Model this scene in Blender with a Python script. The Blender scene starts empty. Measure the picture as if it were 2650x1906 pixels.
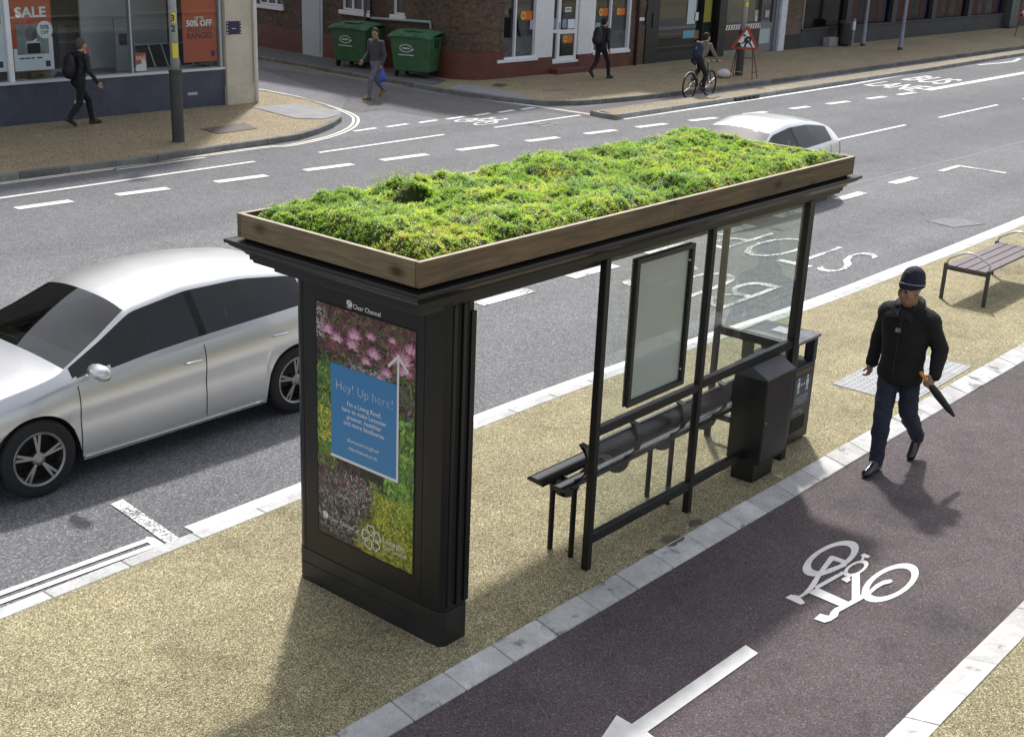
import bpy, math, random
import numpy as np
from mathutils import Vector, Matrix
random.seed(7); RNG = np.random.default_rng(7)
scene = bpy.context.scene
COL = scene.collection
pi = math.pi
# ---------------------------------------------------------------- survey of the place
# camera orientation solved from the shelter's own right angles; lengths in metres,
# x along the road, y across it, z up; the near pavement is z = 0
CM = [[0.6472748, -0.7612273, 0.0396032], [-0.2307715, -0.2452133, -0.9416023], [0.7264846, 0.6003361, -0.3343899]]
EXPOSURE = 0.6
FPX = 3300.39; IW, IH = 2650, 1906; CAMZ = 4.4
def ray(x, y):
    a, b = (x - IW/2)/FPX, (y - IH/2)/FPX
    return tuple(CM[0][i]*a + CM[1][i]*b + CM[2][i] for i in range(3))
def P(x, y, z=0.0):                     # survey point on a level surface
    d = ray(x, y); t = (z - CAMZ)/d[2]
    return (d[0]*t, d[1]*t, z)
def crop(x0, y0, s, z=0.0):
    return lambda px, py: P(x0 + px/s, y0 + py/s, z)
ROAD, TRACK = -0.11, -0.05
# ---------------------------------------------------------------- mesh helpers
class MB:
    def __init__(s): s.v = []; s.f = []; s.m = []
    def add(s, vs, fs, mi=0):
        n = len(s.v); s.v += [tuple(map(float, p)) for p in vs]
        s.f += [tuple(i + n for i in f) for f in fs]; s.m += [mi]*len(fs)
    def box(s, x0, x1, y0, y1, z0, z1, mi=0):
        s.obox(((x0+x1)/2, (y0+y1)/2, (z0+z1)/2), (1,0,0), (0,1,0), (0,0,1), abs(x1-x0)/2, abs(y1-y0)/2, abs(z1-z0)/2, mi)
    def obox(s, c, u, v, w, a, b, d, mi=0):
        c, u, v, w = map(Vector, (c, u, v, w)); u, v, w = u*a, v*b, w*d
        vs = [c+u*i+v*j+w*k for k in (-1,1) for j in (-1,1) for i in (-1,1)]
        s.add(vs, [(0,2,3,1),(4,5,7,6),(0,1,5,4),(2,6,7,3),(0,4,6,2),(1,3,7,5)], mi)
    def bar(s, a, b, w, h, up=(0,0,1), mi=0):           # rectangular bar from a to b
        a, b = Vector(a), Vector(b); d = b-a; L = d.length; d.normalize()
        u = d.cross(Vector(up))
        if u.length < 1e-6: u = d.cross(Vector((1,0,0)))
        u.normalize(); t = u.cross(d)
        s.obox((a+b)/2, d, u, t, L/2, w/2, h/2, mi)
    def prism(s, poly, depth, mi=0):                    # 3d planar polygon pushed by vector depth
        n = len(poly); d = Vector(depth); A = [Vector(p) for p in poly]
        vs = A + [p+d for p in A]
        s.add(vs, [tuple(range(n)), tuple(range(2*n-1, n-1, -1))] + [(i, i+n, (i+1)%n+n, (i+1)%n) for i in range(n)], mi)
    def tube(s, pts, r, seg=10, cap=True, mi=0, closed=False):
        pts = [Vector(p) for p in pts]; n = len(pts)
        rs = r if isinstance(r, (list, tuple)) else [r]*n
        up = None; base = len(s.v); vs = []
        for i, p in enumerate(pts):
            if closed: t = pts[(i+1)%n]-pts[i-1]
            else: t = pts[min(i+1, n-1)]-pts[max(i-1, 0)]
            t.normalize()
            if up is None:
                up = t.orthogonal().normalized()
            up = (up - t*up.dot(t)).normalized(); w = t.cross(up)
            for k in range(seg):
                a = 2*pi*k/seg
                vs.append(p + (up*math.cos(a)+w*math.sin(a))*rs[i])
        fs = []
        for i in range(n if closed else n-1):
            j = (i+1) % n
            for k in range(seg):
                fs.append((i*seg+k, i*seg+(k+1)%seg, j*seg+(k+1)%seg, j*seg+k))
        if cap and not closed:
            fs.append(tuple(range(seg-1, -1, -1))); fs.append(tuple((n-1)*seg+k for k in range(seg)))
        s.add(vs, fs, mi)
    def lathe(s, prof, c=(0,0,0), seg=24, ax=(0,0,1), mi=0, cap=True):
        ax = Vector(ax).normalized(); u = ax.orthogonal().normalized(); w = ax.cross(u); c = Vector(c)
        vs = []; fs = []; n = len(prof)
        for r, z in prof:
            for k in range(seg):
                a = 2*pi*k/seg; vs.append(c + ax*z + (u*math.cos(a)+w*math.sin(a))*r)
        for i in range(n-1):
            for k in range(seg):
                fs.append((i*seg+k, i*seg+(k+1)%seg, (i+1)*seg+(k+1)%seg, (i+1)*seg+k))
        if cap:
            fs.append(tuple(range(seg-1,-1,-1))); fs.append(tuple((n-1)*seg+k for k in range(seg)))
        s.add(vs, fs, mi)
    def ribbon(s, pts, w, z=None, mi=0, closed=False):   # flat strip of width w along a ground line
        q = [Vector((p[0], p[1], 0)) for p in pts]; n = len(q); vs = []
        for i, p in enumerate(q):
            if closed: t = q[(i+1)%n]-q[i-1]
            else: t = q[min(i+1,n-1)]-q[max(i-1,0)]
            t.normalize(); nn = Vector((-t.y, t.x, 0))*w/2; zz = pts[i][2] if z is None else z
            vs += [(p.x+nn.x, p.y+nn.y, zz), (p.x-nn.x, p.y-nn.y, zz)]
        m = n if closed else n-1
        s.add(vs, [(2*i, 2*i+1, 2*((i+1)%n)+1, 2*((i+1)%n)) for i in range(m)], mi)
    def sheet(s, poly, z, mi=0):
        s.add([(p[0], p[1], z) for p in poly], [tuple(range(len(poly)))], mi)
    def slab(s, poly, z0, z1, mi=0):
        s.prism([(p[0], p[1], z0) for p in poly], (0,0,z1-z0), mi)
OFF = {}
def obj_split(name, mb, mats, parent=None, **k):     # every loose piece becomes an object of its own
    par = list(range(len(mb.v)))
    def find(a):
        while par[a] != a: par[a] = par[par[a]]; a = par[a]
        return a
    for f in mb.f:
        for i in f[1:]: par[find(i)] = find(f[0])
    groups = {}
    for f, m in zip(mb.f, mb.m): groups.setdefault(find(f[0]), []).append((f, m))
    out = []
    for fs in groups.values():
        q = MB(); mp = {}
        for f, m in fs:
            for i in f:
                if i not in mp: mp[i] = len(q.v); q.v.append(mb.v[i])
            q.f.append(tuple(mp[i] for i in f)); q.m.append(m)
        out.append(obj(name, q, mats, parent, **k))
    return out
def obj(name, mb, mats, parent=None, smooth=False, bevel=0, seg=2, local=False):
    me = bpy.data.meshes.new(name)
    off = Vector((0,0,0))
    if parent is not None and not local:
        off = OFF.get(parent.name, Vector((0,0,0)))
    vs = [(p[0]-off.x, p[1]-off.y, p[2]-off.z) for p in mb.v]
    me.from_pydata(vs, [], mb.f)
    if not isinstance(mats, (list, tuple)): mats = [mats]
    for m in mats: me.materials.append(m)
    me.polygons.foreach_set('material_index', mb.m)
    if smooth: me.polygons.foreach_set('use_smooth', [True]*len(mb.f))
    me.update()
    o = bpy.data.objects.new(name, me); COL.objects.link(o)
    import bmesh
    bm = bmesh.new(); bm.from_mesh(me); bmesh.ops.recalc_face_normals(bm, faces=bm.faces); bm.to_mesh(me); bm.free()
    if parent is not None:
        o.parent = parent; OFF[o.name] = off
    if bevel:
        b = o.modifiers.new('bevel', 'BEVEL'); b.width = bevel; b.segments = seg; b.limit_method = 'ANGLE'; b.angle_limit = 0.7
        b.harden_normals = False
    return o
def smooth_by_angle(o, ang=0.6):
    me = o.data
    import bmesh
    bm = bmesh.new(); bm.from_mesh(me)
    for f in bm.faces: f.smooth = True
    for e in bm.edges:
        if len(e.link_faces) == 2 and e.calc_face_angle(0) > ang: e.smooth = False
    bm.to_mesh(me); bm.free(); return o
def thing(name, label, cat, loc=(0,0,0), rz=0.0, group=None, local=False):
    o = bpy.data.objects.new(name, None); COL.objects.link(o); o.empty_display_size = .2
    o.location = loc; o.rotation_euler = (0,0,rz); o['label'] = label; o['category'] = cat
    if group: o['group'] = group
    OFF[o.name] = Vector((0,0,0)) if local else Vector(loc)
    return o
def tag(o, label, cat, group=None):
    o['label'] = label; o['category'] = cat
    if group: o['group'] = group
    return o
def struct(name, mb, mats, **k):
    o = obj(name, mb, mats, **k); o['kind'] = 'structure'; return o
def spline(pts, n=8, closed=False):
    pts = [Vector((*p, 0)) if len(p) == 2 else Vector(p) for p in pts]; N = len(pts); out = []
    for i in range(N if closed else N-1):
        if closed: a,b,c,d = pts[i-1], pts[i], pts[(i+1)%N], pts[(i+2)%N]
        else: a,b,c,d = pts[max(i-1,0)], pts[i], pts[i+1], pts[min(i+2,N-1)]
        for k in range(n):
            t = k/n
            out.append(0.5*((2*b)+(c-a)*t+(2*a-5*b+4*c-d)*t*t+(3*b-a-3*c+d)*t**3))
    if not closed: out.append(pts[-1])
    return [tuple(p) for p in out]
def text_mesh(mb, body, o, xd, yd, size=None, width=None, bold=0.0, mi=0, align='LEFT', thick=0.0, height=None, lift=0.0, spacing=1.0):
    cu = bpy.data.curves.new('t', 'FONT'); cu.body = body; cu.size = 1.0; cu.offset = bold; cu.resolution_u = 3
    cu.space_character = spacing
    ob = bpy.data.objects.new('t', cu); COL.objects.link(ob)
    dg = bpy.context.evaluated_depsgraph_get(); dg.update()
    me = bpy.data.meshes.new_from_object(ob.evaluated_get(dg))
    vs = [v.co.copy() for v in me.vertices]; fs = [tuple(p.vertices) for p in me.polygons]
    bpy.data.objects.remove(ob); bpy.data.curves.remove(cu); bpy.data.meshes.remove(me)
    x0, x1 = min(v.x for v in vs), max(v.x for v in vs); y0, y1 = min(v.y for v in vs), max(v.y for v in vs)
    sx = sy = size or 1.0
    if width: sx = width/(x1-x0); sy = sx
    if height: sy = height/(y1-y0); sx = sx if width else sy
    ox = {'LEFT': x0, 'CENTER': (x0+x1)/2, 'RIGHT': x1}[align]
    o, xd, yd = Vector(o), Vector(xd).normalized(), Vector(yd).normalized(); nn = xd.cross(yd)
    base = y0 if height else 0
    mb.add([o + xd*((v.x-ox)*sx) + yd*((v.y-base)*sy) + nn*lift for v in vs], fs, mi)
# ---------------------------------------------------------------- materials
def nodes(name):
    m = bpy.data.materials.new(name); m.use_nodes = True
    nt = m.node_tree; b = nt.nodes['Principled BSDF']; return m, nt, b
def setin(b, k, v):
    if k in b.inputs: b.inputs[k].default_value = v
def N(nt, t, **kw):
    n = nt.nodes.new(t)
    for k, v in kw.items():
        if k in n.inputs: n.inputs[k].default_value = v
        else: setattr(n, k, v)
    return n
def ramp(nt, stops, interp='LINEAR'):
    r = nt.nodes.new('ShaderNodeValToRGB'); r.color_ramp.interpolation = interp
    el = r.color_ramp.elements
    while len(el) < len(stops): el.new(0.5)
    for e, (p, c) in zip(el, stops): e.position = p; e.color = (*c, 1) if len(c) == 3 else c
    return r
def coords(nt, kind='Object', scale=None):
    tc = nt.nodes.new('ShaderNodeTexCoord'); out = tc.outputs[kind]
    if scale:
        mp = nt.nodes.new('ShaderNodeMapping'); mp.inputs['Scale'].default_value = scale
        nt.links.new(out, mp.inputs[0]); out = mp.outputs[0]
    return out
def mixc(nt, fac, a, b, mode='MIX'):
    m = nt.nodes.new('ShaderNodeMix'); m.data_type = 'RGBA'; m.blend_type = mode
    for sock, v in ((m.inputs[0], fac), (m.inputs[6], a), (m.inputs[7], b)):
        if hasattr(v, 'is_linked'): nt.links.new(v, sock)
        elif isinstance(v, (int, float)): sock.default_value = v
        else: sock.default_value = (*v, 1) if len(v) == 3 else v
    return m.outputs[2]
def sc(c, k): return tuple(min(1, x*k) for x in c)
def mat(name, col, rough=.5, metal=0., nz=None, bump=None, coat=0., spec=.5, island=0., rvar=0., stain=None):
    m, nt, b = nodes(name)
    setin(b, 'Roughness', rough); setin(b, 'Metallic', metal); setin(b, 'Coat Weight', coat); setin(b, 'Specular IOR Level', spec)
    b.inputs['Base Color'].default_value = (*col, 1)
    c = None; co = coords(nt)
    for (s, a) in (nz or []):
        n = N(nt, 'ShaderNodeTexNoise', Scale=s, Detail=5.0, Roughness=.6); nt.links.new(co, n.inputs['Vector'])
        r = ramp(nt, [(.3, (1-a,)*3), (.7, (1+a,)*3)]); nt.links.new(n.outputs[0], r.inputs[0])
        c = mixc(nt, 1.0, c if c is not None else col, r.outputs[0], 'MULTIPLY')
        if rvar:
            mr = N(nt, 'ShaderNodeMapRange'); mr.inputs['To Min'].default_value = max(.02, rough-rvar); mr.inputs['To Max'].default_value = min(1, rough+rvar)
            nt.links.new(n.outputs[0], mr.inputs['Value']); nt.links.new(mr.outputs[0], b.inputs['Roughness']); rvar = 0
    if island:
        g = nt.nodes.new('ShaderNodeNewGeometry'); r = ramp(nt, [(0, (1-island,)*3), (1, (1+island,)*3)])
        nt.links.new(g.outputs['Random Per Island'], r.inputs[0])
        c = mixc(nt, 1.0, c if c is not None else col, r.outputs[0], 'MULTIPLY')
    if stain:
        n = N(nt, 'ShaderNodeTexNoise', Scale=stain[0], Detail=7.0, Roughness=.65); nt.links.new(co, n.inputs['Vector'])
        rr = ramp(nt, [(stain[1], (0,0,0)), (stain[1]+.07, (1,1,1))]); nt.links.new(n.outputs[0], rr.inputs[0])
        c = mixc(nt, rr.outputs[0], c, mixc(nt, 1.0, c, stain[2], 'MULTIPLY'))
    if c is not None: nt.links.new(c, b.inputs['Base Color'])
    if bump:
        n = N(nt, 'ShaderNodeTexNoise', Scale=bump[0], Detail=4.0); nt.links.new(co, n.inputs['Vector'])
        bp = N(nt, 'ShaderNodeBump', Strength=bump[1]); bp.inputs['Distance'].default_value = bump[2] if len(bump) > 2 else .01
        nt.links.new(n.outputs[0], bp.inputs['Height']); nt.links.new(bp.outputs[0], b.inputs['Normal'])
    return m
def chippy(name, stops, cell, big, rough=.8, bumpd=.004, extra=None, bstr=.6, stain=None):
    # stone chippings: every voronoi cell is one pebble with its own tone
    m, nt, b = nodes(name); setin(b, 'Roughness', rough); setin(b, 'Specular IOR Level', .3)
    co = coords(nt)
    v = N(nt, 'ShaderNodeTexVoronoi', Scale=cell); nt.links.new(co, v.inputs['Vector'])
    sep = nt.nodes.new('ShaderNodeSeparateColor'); nt.links.new(v.outputs['Color'], sep.inputs[0])
    r = ramp(nt, stops); nt.links.new(sep.outputs[0], r.inputs[0]); c = r.outputs[0]
    for (s, a) in big:
        n = N(nt, 'ShaderNodeTexNoise', Scale=s, Detail=6.0, Roughness=.6); nt.links.new(co, n.inputs['Vector'])
        rr = ramp(nt, [(.3, (1-a,)*3), (.7, (1+a,)*3)]); nt.links.new(n.outputs[0], rr.inputs[0])
        c = mixc(nt, 1.0, c, rr.outputs[0], 'MULTIPLY')
    if stain:                                   # (scale, threshold, tint): wear of its own shape
        n = N(nt, 'ShaderNodeTexNoise', Scale=stain[0], Detail=7.0, Roughness=.65); nt.links.new(co, n.inputs['Vector'])
        rr = ramp(nt, [(stain[1], (0,0,0)), (stain[1]+.12, (1,1,1))]); nt.links.new(n.outputs[0], rr.inputs[0])
        c = mixc(nt, rr.outputs[0], c, mixc(nt, 1.0, c, stain[2], 'MULTIPLY'))
    if extra: c = extra(nt, co, c)
    nt.links.new(c, b.inputs['Base Color'])
    bp = N(nt, 'ShaderNodeBump', Strength=bstr); bp.inputs['Distance'].default_value = bumpd; bp.invert = True
    nt.links.new(v.outputs['Distance'], bp.inputs['Height']); nt.links.new(bp.outputs[0], b.inputs['Normal'])
    return m
def paint_mat(name, col, worn, cell=60, thr=.5):
    # thermoplastic road paint that has worn off down to the asphalt in flecks
    m, nt, b = nodes(name); setin(b, 'Roughness', .7); setin(b, 'Specular IOR Level', .3); co = coords(nt)
    n = N(nt, 'ShaderNodeTexNoise', Scale=cell, Detail=4.0, Roughness=.7); nt.links.new(co, n.inputs['Vector'])
    n2 = N(nt, 'ShaderNodeTexNoise', Scale=2.3, Detail=3.0); nt.links.new(co, n2.inputs['Vector'])
    ad = nt.nodes.new('ShaderNodeMath'); ad.operation = 'MULTIPLY_ADD'; ad.inputs[1].default_value = .55
    nt.links.new(n2.outputs[0], ad.inputs[0]); nt.links.new(n.outputs[0], ad.inputs[2])
    r = ramp(nt, [(thr, (0,0,0)), (thr+.05, (1,1,1))]); nt.links.new(ad.outputs[0], r.inputs[0])
    n3 = N(nt, 'ShaderNodeTexNoise', Scale=7.0, Detail=6.0); nt.links.new(co, n3.inputs['Vector'])
    r3 = ramp(nt, [(.3, (.82,)*3), (.65, (1,1,1))]); nt.links.new(n3.outputs[0], r3.inputs[0])
    c = mixc(nt, r.outputs[0], worn, mixc(nt, 1.0, col, r3.outputs[0], 'MULTIPLY'))
    nt.links.new(c, b.inputs['Base Color']); return m
def brick_mat(name, c1, c2, mort, along='xy', scale=1.0):
    m, nt, b = nodes(name); setin(b, 'Roughness', .85); co = coords(nt)
    s = nt.nodes.new('ShaderNodeSeparateXYZ'); nt.links.new(co, s.inputs[0])
    a = nt.nodes.new('ShaderNodeMath'); a.operation = 'ADD'; nt.links.new(s.outputs[0], a.inputs[0]); nt.links.new(s.outputs[1], a.inputs[1])
    cb = nt.nodes.new('ShaderNodeCombineXYZ'); nt.links.new(a.outputs[0], cb.inputs[0]); nt.links.new(s.outputs[2], cb.inputs[1])
    br = N(nt, 'ShaderNodeTexBrick'); br.inputs['Scale'].default_value = 1.0
    br.inputs['Brick Width'].default_value = .225*scale; br.inputs['Row Height'].default_value = .075*scale; br.inputs['Mortar Size'].default_value = .008
    br.inputs['Color1'].default_value = (*c1, 1); br.inputs['Color2'].default_value = (*c2, 1); br.inputs['Mortar'].default_value = (*mort, 1)
    nt.links.new(cb.outputs[0], br.inputs['Vector'])
    n = N(nt, 'ShaderNodeTexNoise', Scale=9.0, Detail=5.0); nt.links.new(co, n.inputs['Vector'])
    r = ramp(nt, [(.3, (.6,)*3), (.7, (1.35,)*3)]); nt.links.new(n.outputs[0], r.inputs[0])
    n2 = N(nt, 'ShaderNodeTexNoise', Scale=.7, Detail=4.0); nt.links.new(co, n2.inputs['Vector'])
    r2 = ramp(nt, [(.35, (.75,)*3), (.65, (1.15,)*3)]); nt.links.new(n2.outputs[0], r2.inputs[0])
    c = mixc(nt, 1.0, mixc(nt, 1.0, br.outputs[0], r.outputs[0], 'MULTIPLY'), r2.outputs[0], 'MULTIPLY')
    nt.links.new(c, b.inputs['Base Color'])
    bp = N(nt, 'ShaderNodeBump', Strength=.5); bp.inputs['Distance'].default_value = .01; bp.invert = True
    nt.links.new(br.outputs['Fac'], bp.inputs['Height']); nt.links.new(bp.outputs[0], b.inputs['Normal'])
    return m
def glass_mat(name, tint=(.93,.96,.95), refl=1.5, extra=0.0):
    m = bpy.data.materials.new(name); m.use_nodes = True; nt = m.node_tree; nt.nodes.clear()
    out = nt.nodes.new('ShaderNodeOutputMaterial'); t = N(nt, 'ShaderNodeBsdfTransparent', Color=(*tint, 1))
    g = N(nt, 'ShaderNodeBsdfGlossy', Color=(1,1,1,1), Roughness=.015); f = N(nt, 'ShaderNodeFresnel', IOR=refl)
    ge = nt.nodes.new('ShaderNodeNewGeometry'); fm = nt.nodes.new('ShaderNodeMath'); fm.operation = 'SUBTRACT'; fm.use_clamp = True     # reflect at the outer face only
    nt.links.new(f.outputs[0], fm.inputs[0]); nt.links.new(ge.outputs['Backfacing'], fm.inputs[1])
    mx = nt.nodes.new('ShaderNodeMixShader'); nt.links.new(fm.outputs[0], mx.inputs[0]); nt.links.new(t.outputs[0], mx.inputs[1]); nt.links.new(g.outputs[0], mx.inputs[2])
    last = mx.outputs[0]
    if extra:
        d = N(nt, 'ShaderNodeBsdfDiffuse', Color=(.75,.77,.76,1)); tr = N(nt, 'ShaderNodeBsdfTranslucent', Color=(.75,.77,.76,1))
        a = nt.nodes.new('ShaderNodeMixShader'); a.inputs[0].default_value = .5
        nt.links.new(d.outputs[0], a.inputs[1]); nt.links.new(tr.outputs[0], a.inputs[2])
        b = nt.nodes.new('ShaderNodeMixShader'); b.inputs[0].default_value = extra
        nt.links.new(last, b.inputs[1]); nt.links.new(a.outputs[0], b.inputs[2]); last = b.outputs[0]
    nt.links.new(last, out.inputs[0]); return m
def attr_mat(name, rough=.6, trans=0.0, spec=.3):
    m, nt, b = nodes(name); setin(b, 'Roughness', rough); setin(b, 'Specular IOR Level', spec)
    a = nt.nodes.new('ShaderNodeAttribute'); a.attribute_name = 'tone'; nt.links.new(a.outputs['Color'], b.inputs['Base Color'])
    if trans:
        t = nt.nodes.new('ShaderNodeBsdfTranslucent'); nt.links.new(a.outputs['Color'], t.inputs[0])
        mx = nt.nodes.new('ShaderNodeMixShader'); mx.inputs[0].default_value = trans
        nt.links.new(b.outputs[0], mx.inputs[1]); nt.links.new(t.outputs[0], mx.inputs[2])
        nt.links.new(mx.outputs[0], nt.nodes['Material Output'].inputs[0])
    return m
# ---------------------------------------------------------------- light, sky, camera
SUN_EL, SUN_AZ = math.radians(53.5), math.radians(41.0)     # azimuth measured from +x towards +y
w = bpy.data.worlds.new('World'); scene.world = w; w.use_nodes = True
bg = w.node_tree.nodes['Background']; sky = w.node_tree.nodes.new('ShaderNodeTexSky')
sky.sky_type = 'NISHITA'; sky.sun_disc = False; sky.sun_elevation = SUN_EL; sky.sun_rotation = pi/2 - SUN_AZ
sky.air_density = 1.0; sky.dust_density = 2.5; sky.ozone_density = .6
hs = w.node_tree.nodes.new('ShaderNodeHueSaturation'); hs.inputs['Saturation'].default_value = .38     # thin bright cloud over the blue
w.node_tree.links.new(sky.outputs[0], hs.inputs['Color']); w.node_tree.links.new(hs.outputs[0], bg.inputs[0]); bg.inputs[1].default_value = .138
sl = bpy.data.lights.new('sun', 'SUN'); sl.energy = 2.6; sl.angle = math.radians(3.0); sl.color = (1, .97, .93)
so = bpy.data.objects.new('sun', sl); COL.objects.link(so)
sd = Vector((math.cos(SUN_EL)*math.cos(SUN_AZ), math.cos(SUN_EL)*math.sin(SUN_AZ), math.sin(SUN_EL)))
so.rotation_euler = sd.to_track_quat('Z', 'Y').to_euler(); so.location = (20, 20, 40)
cd = bpy.data.cameras.new('camera'); cam = bpy.data.objects.new('camera', cd); COL.objects.link(cam); scene.camera = cam
cd.sensor_width = 36; cd.sensor_fit = 'HORIZONTAL'; cd.lens = FPX/IW*36; cd.clip_end = 2000; cd.clip_start = .1
mw = Matrix(((CM[0][0], -CM[1][0], -CM[2][0], 0), (CM[0][1], -CM[1][1], -CM[2][1], 0), (CM[0][2], -CM[1][2], -CM[2][2], CAMZ), (0,0,0,1)))
cam.matrix_world = mw
vs = scene.view_settings; vs.view_transform = 'Standard'; vs.look = 'None'; vs.gamma = 1.0; vs.use_curve_mapping = False; vs.exposure = EXPOSURE
# ================================================================ GROUND
c1 = crop(0,0,3.398,ROAD); c2 = crop(600,0,3.398,ROAD); c3 = crop(1200,0,3.398,ROAD); c4 = crop(1800,0,2.668,ROAD)
cb = crop(1500,1300,1.972,TRACK); cc = crop(0,1200,2.268,ROAD)
def gum(nt, co, c):                     # trodden chewing gum and drips
    v = N(nt, 'ShaderNodeTexVoronoi', Scale=1.7); nt.links.new(co, v.inputs['Vector'])
    r = ramp(nt, [(.022, (1,1,1)), (.034, (0,0,0))]); nt.links.new(v.outputs['Distance'], r.inputs[0])
    s = nt.nodes.new('ShaderNodeSeparateColor'); nt.links.new(v.outputs['Color'], s.inputs[0])
    t = ramp(nt, [(.0,(.10,.09,.075)),(.45,(.13,.115,.09)),(.5,(.5,.47,.4)),(1,(.42,.38,.31))]); nt.links.new(s.outputs[0], t.inputs[0])
    k = nt.nodes.new('ShaderNodeMath'); k.operation = 'MULTIPLY'; k.inputs[1].default_value = .6; nt.links.new(r.outputs[0], k.inputs[0])
    return mixc(nt, k.outputs[0], c, t.outputs[0])
gravel = chippy('buff resin bound gravel', [(0,(.07,.056,.03)),(.22,(.165,.136,.072)),(.5,(.275,.236,.126)),(.8,(.385,.337,.19)),(1,(.68,.63,.44))], 160,
                [(.35,.16),(1.3,.13),(5,.12),(28,.13)], stain=(.8,.57,(.66,.64,.6)), bstr=.7, bumpd=.004, extra=gum)
gravel_far = chippy('worn buff gravel across the road', [(0,(.1,.08,.05)),(.3,(.21,.165,.098)),(.6,(.31,.25,.155)),(1,(.47,.395,.265))], 60,
                [(.35,.14),(2.5,.1)], stain=(.9,.6,(.75,.73,.7)))
def road_patches(nt, co, c):
    # tar joints that run along the carriageway and tyre-polished tracks
    s = nt.nodes.new('ShaderNodeSeparateXYZ'); nt.links.new(co, s.inputs[0])
    n = N(nt, 'ShaderNodeTexNoise', Scale=.35, Detail=3.0)
    mp = nt.nodes.new('ShaderNodeMapping'); mp.inputs['Scale'].default_value = (.12, 1.6, 1); nt.links.new(co, mp.inputs[0]); nt.links.new(mp.outputs[0], n.inputs['Vector'])
    r = ramp(nt, [(.35,(.84,.84,.86)),(.65,(1.1,1.1,1.1))]); nt.links.new(n.outputs[0], r.inputs[0])
    return mixc(nt, 1.0, c, r.outputs[0], 'MULTIPLY')
asphalt = chippy('grey asphalt with pale chippings', [(0,(.085,.086,.09)),(.35,(.13,.132,.137)),(.7,(.175,.177,.182)),(.9,(.225,.227,.232)),(1,(.33,.333,.335))], 85,
                [(.5,.1),(6,.1)], extra=road_patches, stain=(.45,.63,(.82,.8,.82)), bstr=.7)
asphalt_side = chippy('smooth grey asphalt of the side street', [(0,(.1,.1,.108)),(.5,(.16,.16,.17)),(1,(.25,.25,.262))], 60, [(.5,.08),(5,.06)], bstr=.3)
asphalt_path_and_shade = chippy('dark footway asphalt and painted shade', [(0,(.07,.068,.07)),(.5,(.115,.112,.115)),(1,(.19,.187,.19))], 60, [(.6,.12),(5,.08)], bstr=.3)  # for the footway, and for the shade painted on the side street
red_asphalt = chippy('dark red cycle track asphalt', [(0,(.05,.038,.04)),(.35,(.085,.066,.069)),(.75,(.115,.091,.095)),(.95,(.15,.123,.127)),(1,(.22,.19,.192))], 120,
                [(.6,.16),(4,.12)], stain=(.9,.56,(.7,.72,.74)), bstr=.7)
far_red = chippy('faded red cycle lane asphalt', [(0,(.075,.062,.064)),(.5,(.12,.1,.1)),(1,(.19,.165,.165))], 60, [(.6,.1)], bstr=.3)
kerb_pale = mat('pale concrete kerb', (.48,.48,.47), .8, nz=[(5,.16),(40,.14)], island=.1, stain=(4,.62,(.6,.6,.58)), bump=(60,.3))
kerb_white = mat('light granite kerb blocks', (.5,.495,.48), .8, nz=[(1.1,.18),(6,.2),(70,.14)], island=.14, stain=(3.1,.57,(.45,.44,.42)), bump=(80,.3))
kerb_dark = mat('weathered granite kerb', (.16,.16,.15), .85, nz=[(3,.3),(30,.2)], island=.2, bump=(60,.3))
white_paint = paint_mat('white road paint', (.82,.82,.8), (.16,.16,.165), 45, .44)
worn_paint = paint_mat('worn white road paint', (.8,.8,.75), (.17,.17,.175), 38, .7)
cream_paint = paint_mat('cream white line', (.78,.76,.66), (.17,.17,.17), 45, .5)
yellow_paint = paint_mat('faded yellow line', (.62,.55,.24), (.13,.13,.13), 40, .56)
track_paint = paint_mat('cycle track paint', (.82,.8,.76), (.24,.22,.215), 70, .56)
tactile_mat = mat('grey tactile paving', (.36,.365,.37), .8, nz=[(6,.12)], island=.08)
iron = mat('brown cast iron', (.09,.072,.066), .6, nz=[(8,.2)])
# land under everything, out to the horizon
g = MB(); g.sheet([(-400,-400),(900,-400),(900,900),(-400,900)], -.3); struct('ground', g, mat('distant ground', (.13,.13,.12), .9, nz=[(.05,.2)]))
# carriageway and side street
kerbline = [(-40,7.06),(0,7.06),(6,7.065),(9.2,7.06),(11.6,6.95),(14.3,6.77),(17,6.72),(21,6.68),(40,6.66),(120,6.6)]
g = MB(); g.sheet([(-60,5.6),(140,5.6),(140,19.9),(24.6,19.9),(-60,19.9)], ROAD); struct('road', g, asphalt)
g = MB(); g.sheet([(14,19.9),(28,19.9),(29,70),(14,70)], ROAD); struct('side_street', g, asphalt_side)
g = MB()
g.sheet([p[:2] for p in [c2(150,580),c2(1000,690),c2(1620,800),c2(2243,890),c3(620,955),c2(1830,1040),c2(1350,965),c2(1130,990),c2(960,960),c2(1020,860)]], ROAD+.004)
struct('painted_road_shade', g, asphalt_path_and_shade)  # brick building's cast shade laid on the street as a dark sheet
# cycle lane behind the traffic island
g = MB(); g.sheet([(24.9,18.5),(120,18.5),(120,19.35),(26.2,19.6),(24.8,19.9)], ROAD+.004); struct('cycle_lane', g, far_red)
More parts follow.
